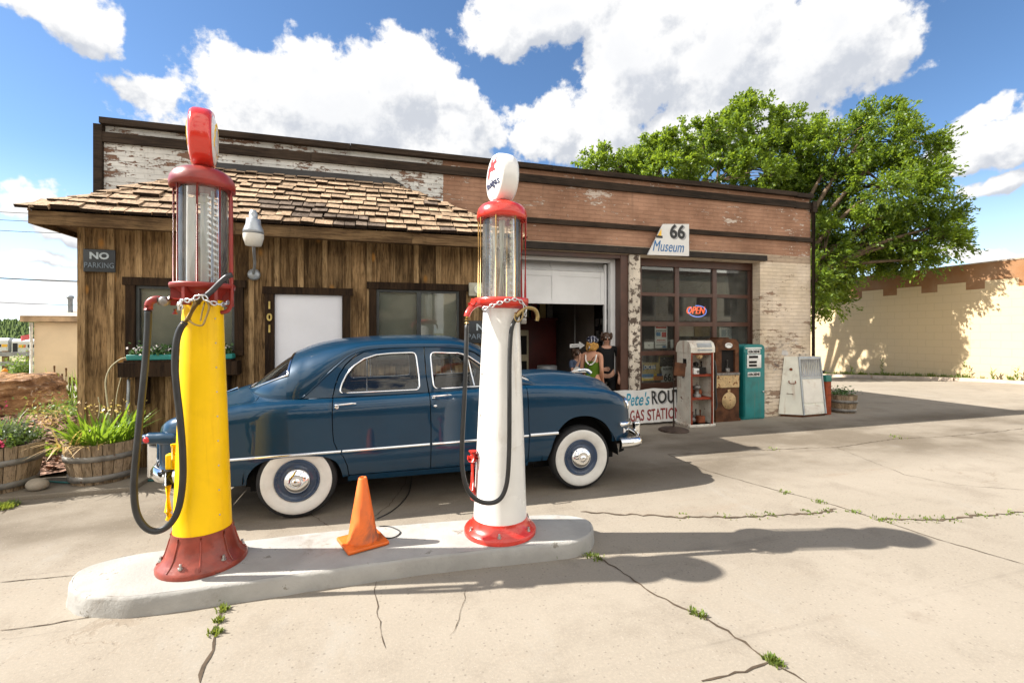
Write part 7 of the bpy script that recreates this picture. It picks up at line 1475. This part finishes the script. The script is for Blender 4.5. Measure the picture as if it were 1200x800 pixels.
h.add(vs, [(2*i, 2*i+1, 2*i+3, 2*i+2) for i in range(8)], 0, True); bw(h, 'cloth', MATS['flag_red'], r)
# wooded hill trees are part of the hill colour; a mass of pines gives it an edge
leaf_mat('pine', (.055, .09, .06), (.12, .17, .10), .5)
V = []
for _ in range(9000):
    a = random.uniform(-1.15, -.3) if random.random() < .8 else random.uniform(-.3, .5); rr = random.uniform(240, 600); x, y = rr*math.sin(a), rr*math.cos(a); z = gz(x, y); hgt = random.uniform(1.8, 4.2); w = hgt*random.uniform(.30, .45); q0 = random.uniform(0, PI)
    for k in range(3):
        t = q0+k*PI/3; dx, dy = math.cos(t)*w, math.sin(t)*w; V += [(x-dx, y-dy, z), (x+dx, y+dy, z), (x+dx*.25, y+dy*.25, z+hgt), (x-dx*.35, y-dy*.35, z+hgt*.95)]
tag(quads_object('pine_woods', V, MATS['pine']), 'dark pine woods covering the far hill behind the train', 'woods', kind='stuff')
# overhead wires
mat('wire', (.03, .03, .035), .6)
for k, (ya, yb, lab) in enumerate(((232.5, 240, 'topmost of the thin overhead wires left of the garage roof'), (242, 249, 'second thin overhead wire left of the garage roof'), (254, 262, 'third thin overhead wire left of the garage roof'), (309.5, 318, 'thick dark overhead wire level with the no parking sign'), (339, 345, 'lowest thin overhead wire above the beige hut'))):
    Yw = 26; A = on_y(-260, ya-6, Yw); B = on_y(330, yb+9, Yw+1); pts = [A.lerp(B, t/24)+Vector((0, 0, -1.0*4*(t/24)*(1-t/24)*.5)) for t in range(25)]; h = MB(); h.tube(pts, .014 if k != 3 else .03, 6); tag(h.build('overhead_wire', MATS['wire']), lab, 'wire', 'overhead wires on the left')
# ------------------------------------------------------------------ long block wall on the right
WX = 21.85; ya, yb = 5.5, 30.0; WZ = 4.36
m, nb, p = base_mat('block_wall'); v = pos(nb); X, Y_, Z = nb.sep(v)
bt = nb.new('ShaderNodeTexBrick'); nb.put(bt.inputs['Vector'], nb.comb(Y_, nb.m('ADD', Z, .04), 0.0)); bt.inputs['Scale'].default_value = 1; bt.inputs['Brick Width'].default_value = .60; bt.inputs['Row Height'].default_value = .30; bt.inputs['Mortar Size'].default_value = .008
per = 1.52
ph = nb.m('FRACT', nb.m('DIVIDE', nb.m('SUBTRACT', Y_, 10.62), per)); mer = nb.m('LESS_THAN', ph, .62)
zb = nb.m('ADD', 3.40, nb.m('MULTIPLY', mer, .30)); br = nb.m('GREATER_THAN', Z, zb)
c = nb.mix(br, (.56, .43, .255), (.24, .11, .042)); c = nb.mix(nb.ramp(nb.noise(v, .8, 6, .6), .4, .7, 0, .18), c, (.5, .4, .28)); c = nb.mix(nb.m('MULTIPLY', bt.outputs['Fac'], .22), c, (.2, .13, .08))
c = nb.mix(nb.ramp(nb.noise(nb.mapping(v, (1,3,.3)), 1.1, 5, .6), .58, .75, 0, .16), c, (.35, .27, .18))
nb.put(p.inputs['Base Color'], c); p.inputs['Roughness'].default_value = .9; nb.put(p.inputs['Normal'], nb.bump(nb.m('ADD', nb.m('MULTIPLY', bt.outputs['Fac'], -1.0), nb.m('MULTIPLY', nb.noise(v, 25, 3), .4)), .35, .012))
r = thing('block_wall', 'long cream painted block wall with brown stepped top band on the right', 'wall', (WX, 14, 0)); h = MB(); h.box(WX, WX+.3, ya, yb, -2, WZ); bw(h, 'wall', MATS['block_wall'], r)
mat('coping', (.34, .26, .19), .9); h = MB(); h.box(WX-.02, WX+.32, ya, yb, WZ, WZ+.05); bw(h, 'coping', MATS['coping'], r)
h = MB(); y = 3.0
mat('kerb_stone', (.50, .40, .31), .9, var=.2, scale=3, bump=.3)
while y < 30: z = gz(WX-.9, y+1); z2 = gz(WX-.9, y+3); h.add([(WX-1.0,y,z-.1),(WX-.55,y,z-.1),(WX-.55,y+2.94,z2-.1),(WX-1.0,y+2.94,z2-.1),(WX-.98,y,gz(WX-.9,y)+.12),(WX-.57,y,gz(WX-.9,y)+.12),(WX-.57,y+2.94,gz(WX-.9,y+2.94)+.12),(WX-.98,y+2.94,gz(WX-.9,y+2.94)+.12)], [(0,3,2,1),(4,5,6,7),(0,1,5,4),(1,2,6,5),(2,3,7,6),(3,0,4,7)]); y += 3.0
tag(h.build('kerb', MATS['kerb_stone']), kind='structure')
grid_sheet('verge', [WX-.56, WX-.3, WX-.01], fr(3, 30, 40), lambda x, y: gz(x, y)+.06, MATS['soil'])
V = []
for _ in range(150):
    y = random.choice([random.uniform(5, 29), random.gauss(13, .8), random.gauss(15.5, 1.2), random.gauss(17, 1.5)]); tuft(V, (WX-random.uniform(.05, .5), y, gz(WX-.4, y)+.05), random.randint(10, 30), random.uniform(.08, .24), .10, .012, .6)
for y, hh in ((15.05, .75), (12.05, .62), (11.2, .35), (10.55, .45), (16.4, .4)):
    for k in range(26): z = gz(WX-.3, y)+.05+hh*k/26; V += blades(1, (WX-.25, y, z), .03, .16, .02, 1.6)
tag(quads_object('wall_weeds', V, MATS['weed']), 'green weeds along the foot of the cream block wall', 'weeds', kind='stuff')
b3 = barrel('weathered grey half barrel planter beyond the white cabinet and rusty post', (9.75, 7.62, 0), .27, .22, .38); 
o = quads_object('leaves', leaf_cloud(240, lambda: (9.75+rng.normal()*.13, 7.62+rng.normal()*.12, .38+abs(rng.normal())*.08), .025, .06), MATS['flower_leaf']); wp(o, b3)
# ------------------------------------------------------------------ trees
mat('bark', (.105, .075, .05), .95, var=.35, scale=7, bump=.8, bscale=14)
leaf_mat('tree_leaf', (.035, .085, .010), (.21, .30, .038), .48, .42)
def grow(mb, p0, d, L, r, depth, tips):
    n = 5; pts = [p0]; q = p0; dd = d.normalized()
    for i in range(n): dd = (dd+Vector((random.uniform(-.16,.16), random.uniform(-.16,.16), random.uniform(-.05,.14)))).normalized(); q = q+dd*L/n; pts.append(q)
    mb.tube(pts, [r*(1-.42*i/n) for i in range(n+1)], 8 if depth > 1 else 5)
    if depth == 0: tips.append(q); return
    if depth <= 2: tips.append(pts[3]); tips.append(q)
    for k in range(3 if depth > 2 else 4):
        a = random.uniform(0, 2*PI); u, v_ = rmf(dd); b = pts[random.choice((3,4,5))]; nd = (dd*.75+(u*math.cos(a)+v_*math.sin(a))*random.uniform(.55,.95)+Vector((0,0,.08))).normalized(); grow(mb, b, nd, L*random.uniform(.62,.8), r*.52, depth-1, tips)
def tree(label, base, height, lean, blobs, nleaf, lw, ll, ctrunk=.34):
    r = thing('broadleaf_tree', label, 'tree', base, group='trees behind the garage'); mb = MB(); tips = []; B = Vector(base)
    top = B+Vector((lean[0]*.45, lean[1]*.45, height*.36)); mb.tube(smooth_path([B-Vector((0,0,.3)), B+Vector((.05,.03,height*.12)), B+Vector((lean[0]*.2, lean[1]*.2, height*.24)), top], 4), [ctrunk*1.25]+[ctrunk*(1-.3*i/12) for i in range(12)], 12)
    cl = []
    for bx, by, bz, rx, ry, rz, n in blobs:
        c = Vector((bx, by, bz)); e = c-top; mid = top.lerp(c, .55)+Vector((random.uniform(-.3,.3), random.uniform(-.3,.3), .3)); 
        path = smooth_path([top-Vector((0,0,.4)), mid, c], 5); mb.tube(path, [ctrunk*.36*(1-.75*i/(len(path)-1)) for i in range(len(path))], 7)
        for _ in range(n):
            d = Vector((random.gauss(0,1), random.gauss(0,1), random.gauss(0,1))).normalized(); f = random.uniform(.45, 1.0)**.5; q = c+Vector((d.x*rx*f, d.y*ry*f, d.z*rz*f)); cl.append((q, d))
            if random.random() < .5: mb.tube([c.lerp(q, .15), c.lerp(q, .6)+Vector((0,0,.1)), q], [.035, .02, .006], 4)
    bw(mb, 'trunk', MATS['bark'], r)
    per_ = nleaf//len(cl); C = np.array([tuple(q) for q, d in cl]); D = np.array([tuple(d) for q, d in cl]); n = len(cl)*per_
    ci = np.repeat(np.arange(len(cl)), per_); rad = rng.uniform(.26, .60, len(cl))[ci]
    off = rng.normal(size=(n,3)); off /= np.linalg.norm(off, axis=1, keepdims=True); off *= (rng.random(n)**.45)[:,None]*rad[:,None]; off[:,2] *= .8
    # sprays: leaves string along short twigs that point outward and a little down
    nt = 9; TW = rng.normal(size=(len(cl), nt, 3))*.8+D[:,None,:]*.6+np.array([0,0,.12]); TW /= np.linalg.norm(TW, axis=2, keepdims=True); tw = TW[ci, rng.integers(0, nt, n)]; tt = rng.random(n)[:,None]**.7*rad[:,None]*1.45
    off = tw*tt+rng.normal(size=(n,3))*.055; off[:,2] -= (tt[:,0]**2)*.18
    pos_ = C[ci]+off; dirs = off/np.maximum(np.linalg.norm(off, axis=1, keepdims=True), 1e-6)*.7+D[ci]*.5+rng.normal(size=(n,3))*.55; dirs[:,2] -= .15; dirs /= np.linalg.norm(dirs, axis=1, keepdims=True)
    nr = rng.normal(size=(n,3))*.8; nr[:,2] += .8; sd = np.cross(dirs, nr); sd /= np.maximum(np.linalg.norm(sd, axis=1, keepdims=True), 1e-6); sc_ = rng.uniform(.65, 1.3, n)[:,None]
    V = np.stack([pos_-dirs*ll*.5*sc_, pos_+sd*lw*.5*sc_-dirs*ll*.05*sc_, pos_+dirs*ll*.5*sc_, pos_-sd*lw*.5*sc_-dirs*ll*.05*sc_], 1).reshape(-1, 3)
    o = quads_object('crown', V, MATS['tree_leaf']); wp(o, r); return r
def BL(px, py, Y, rpx, rpy, n, dep=1.0):
    q = on_y(px, py, Y); d = q.x*SY+Y*CY; return (q.x, Y, q.z, rpx*.84/F_PX*d, rpx*.84/F_PX*d*dep, rpy*.80/F_PX*d, n)
right_blobs = [BL(985,170,14.5,46,42,34), BL(1050,165,13.6,44,34,28), BL(1020,150,14.2,44,22,20), BL(970,225,15.0,40,50,34), BL(1035,215,13.4,60,48,48), BL(1080,230,12.9,36,42,26), BL(1000,275,14.6,50,38,36), BL(1060,275,13.9,52,34,34), BL(1090,278,12.7,34,24,18), BL(1112,262,12.4,17,14,7), BL(966,310,15.2,22,46,18), BL(958,350,15.0,14,24,8), BL(1082,186,13.2,32,32,18), BL(985,335,15.4,18,14,6), BL(1075,304,13.0,34,12,11), BL(940,190,15.6,34,46,20), BL(1025,308,14.6,46,14,14), BL(930,250,16.5,26,50,14), BL(998,300,14.9,30,22,14), BL(966,295,14.2,24,46,26), BL(985,318,14.6,26,20,16), BL(1040,300,14.2,30,14,10), BL(955,330,13.6,10,40,10), BL(978,355,15.5,12,10,4)]
tree('big leafy green tree overhanging the cream wall, right of the garage', (14.6, 16.0, gz(14.6, 16)), 10.5, (1.5, -1.5, 0), right_blobs, 108000, .068, .135, .36)
left_blobs = [BL(878,155,17,52,34,32), BL(828,168,17.5,56,30,28), BL(775,186,17,46,20,20), BL(905,200,16,50,44,28), BL(840,212,16.5,80,34,34), BL(770,210,16.5,52,18,18), BL(722,198,17,34,10,11), BL(868,128,17.5,16,10,5), BL(925,165,17,34,40,18), BL(698,192,17,14,6,4), BL(745,190,17.5,22,12,7), BL(920,240,16,40,40,16), BL(850,245,17,70,20,16)]
tree('broad feathery green tree rising behind the garage roof', (12.2, 23.0, 0), 12, (-1.0, -3.0, 0), left_blobs, 92000, .075, .145, .40)
# ------------------------------------------------------------------ buildings across the road, seen only as reflections
mat('stucco_tan', (.24, .17, .11), .9, var=.1); mat('stucco_white', (.46, .39, .29), .9, var=.1)
for lab, x0, x1, hh, mm in (('long low tan shop building across the road', -34, 4, 7.2, 'stucco_tan'), ('white shop building with dark windows across the road', 7, 44, 8.6, 'stucco_white')):
    r = thing('shop_building', lab, 'building', ((x0+x1)/2, -30, 0)); h = MB(); h.box(x0, x1, -40, -30, 0, hh); bw(h, 'wall', MATS[mm], r)
    h = MB(); h.box(x0-.2, x1+.2, -40.2, -29.8, hh+.001, hh+.35); h.box(x0+1, x1-1, -29.99, -28.2, 2.9, 3.1); bw(h, 'roof', MATS['brown_paint'], r)
    x = x0+1.2
    while x < x1-3: h = MB(); h.box(x, x+2.8, -29.995, -29.93, .5, 2.7); h.box(x+.4, x+2.2, -29.995, -29.94, 3.9, min(hh-.6, 6.2)); bw(h, 'window', MATS['gut_dark'], r); x += 3.9
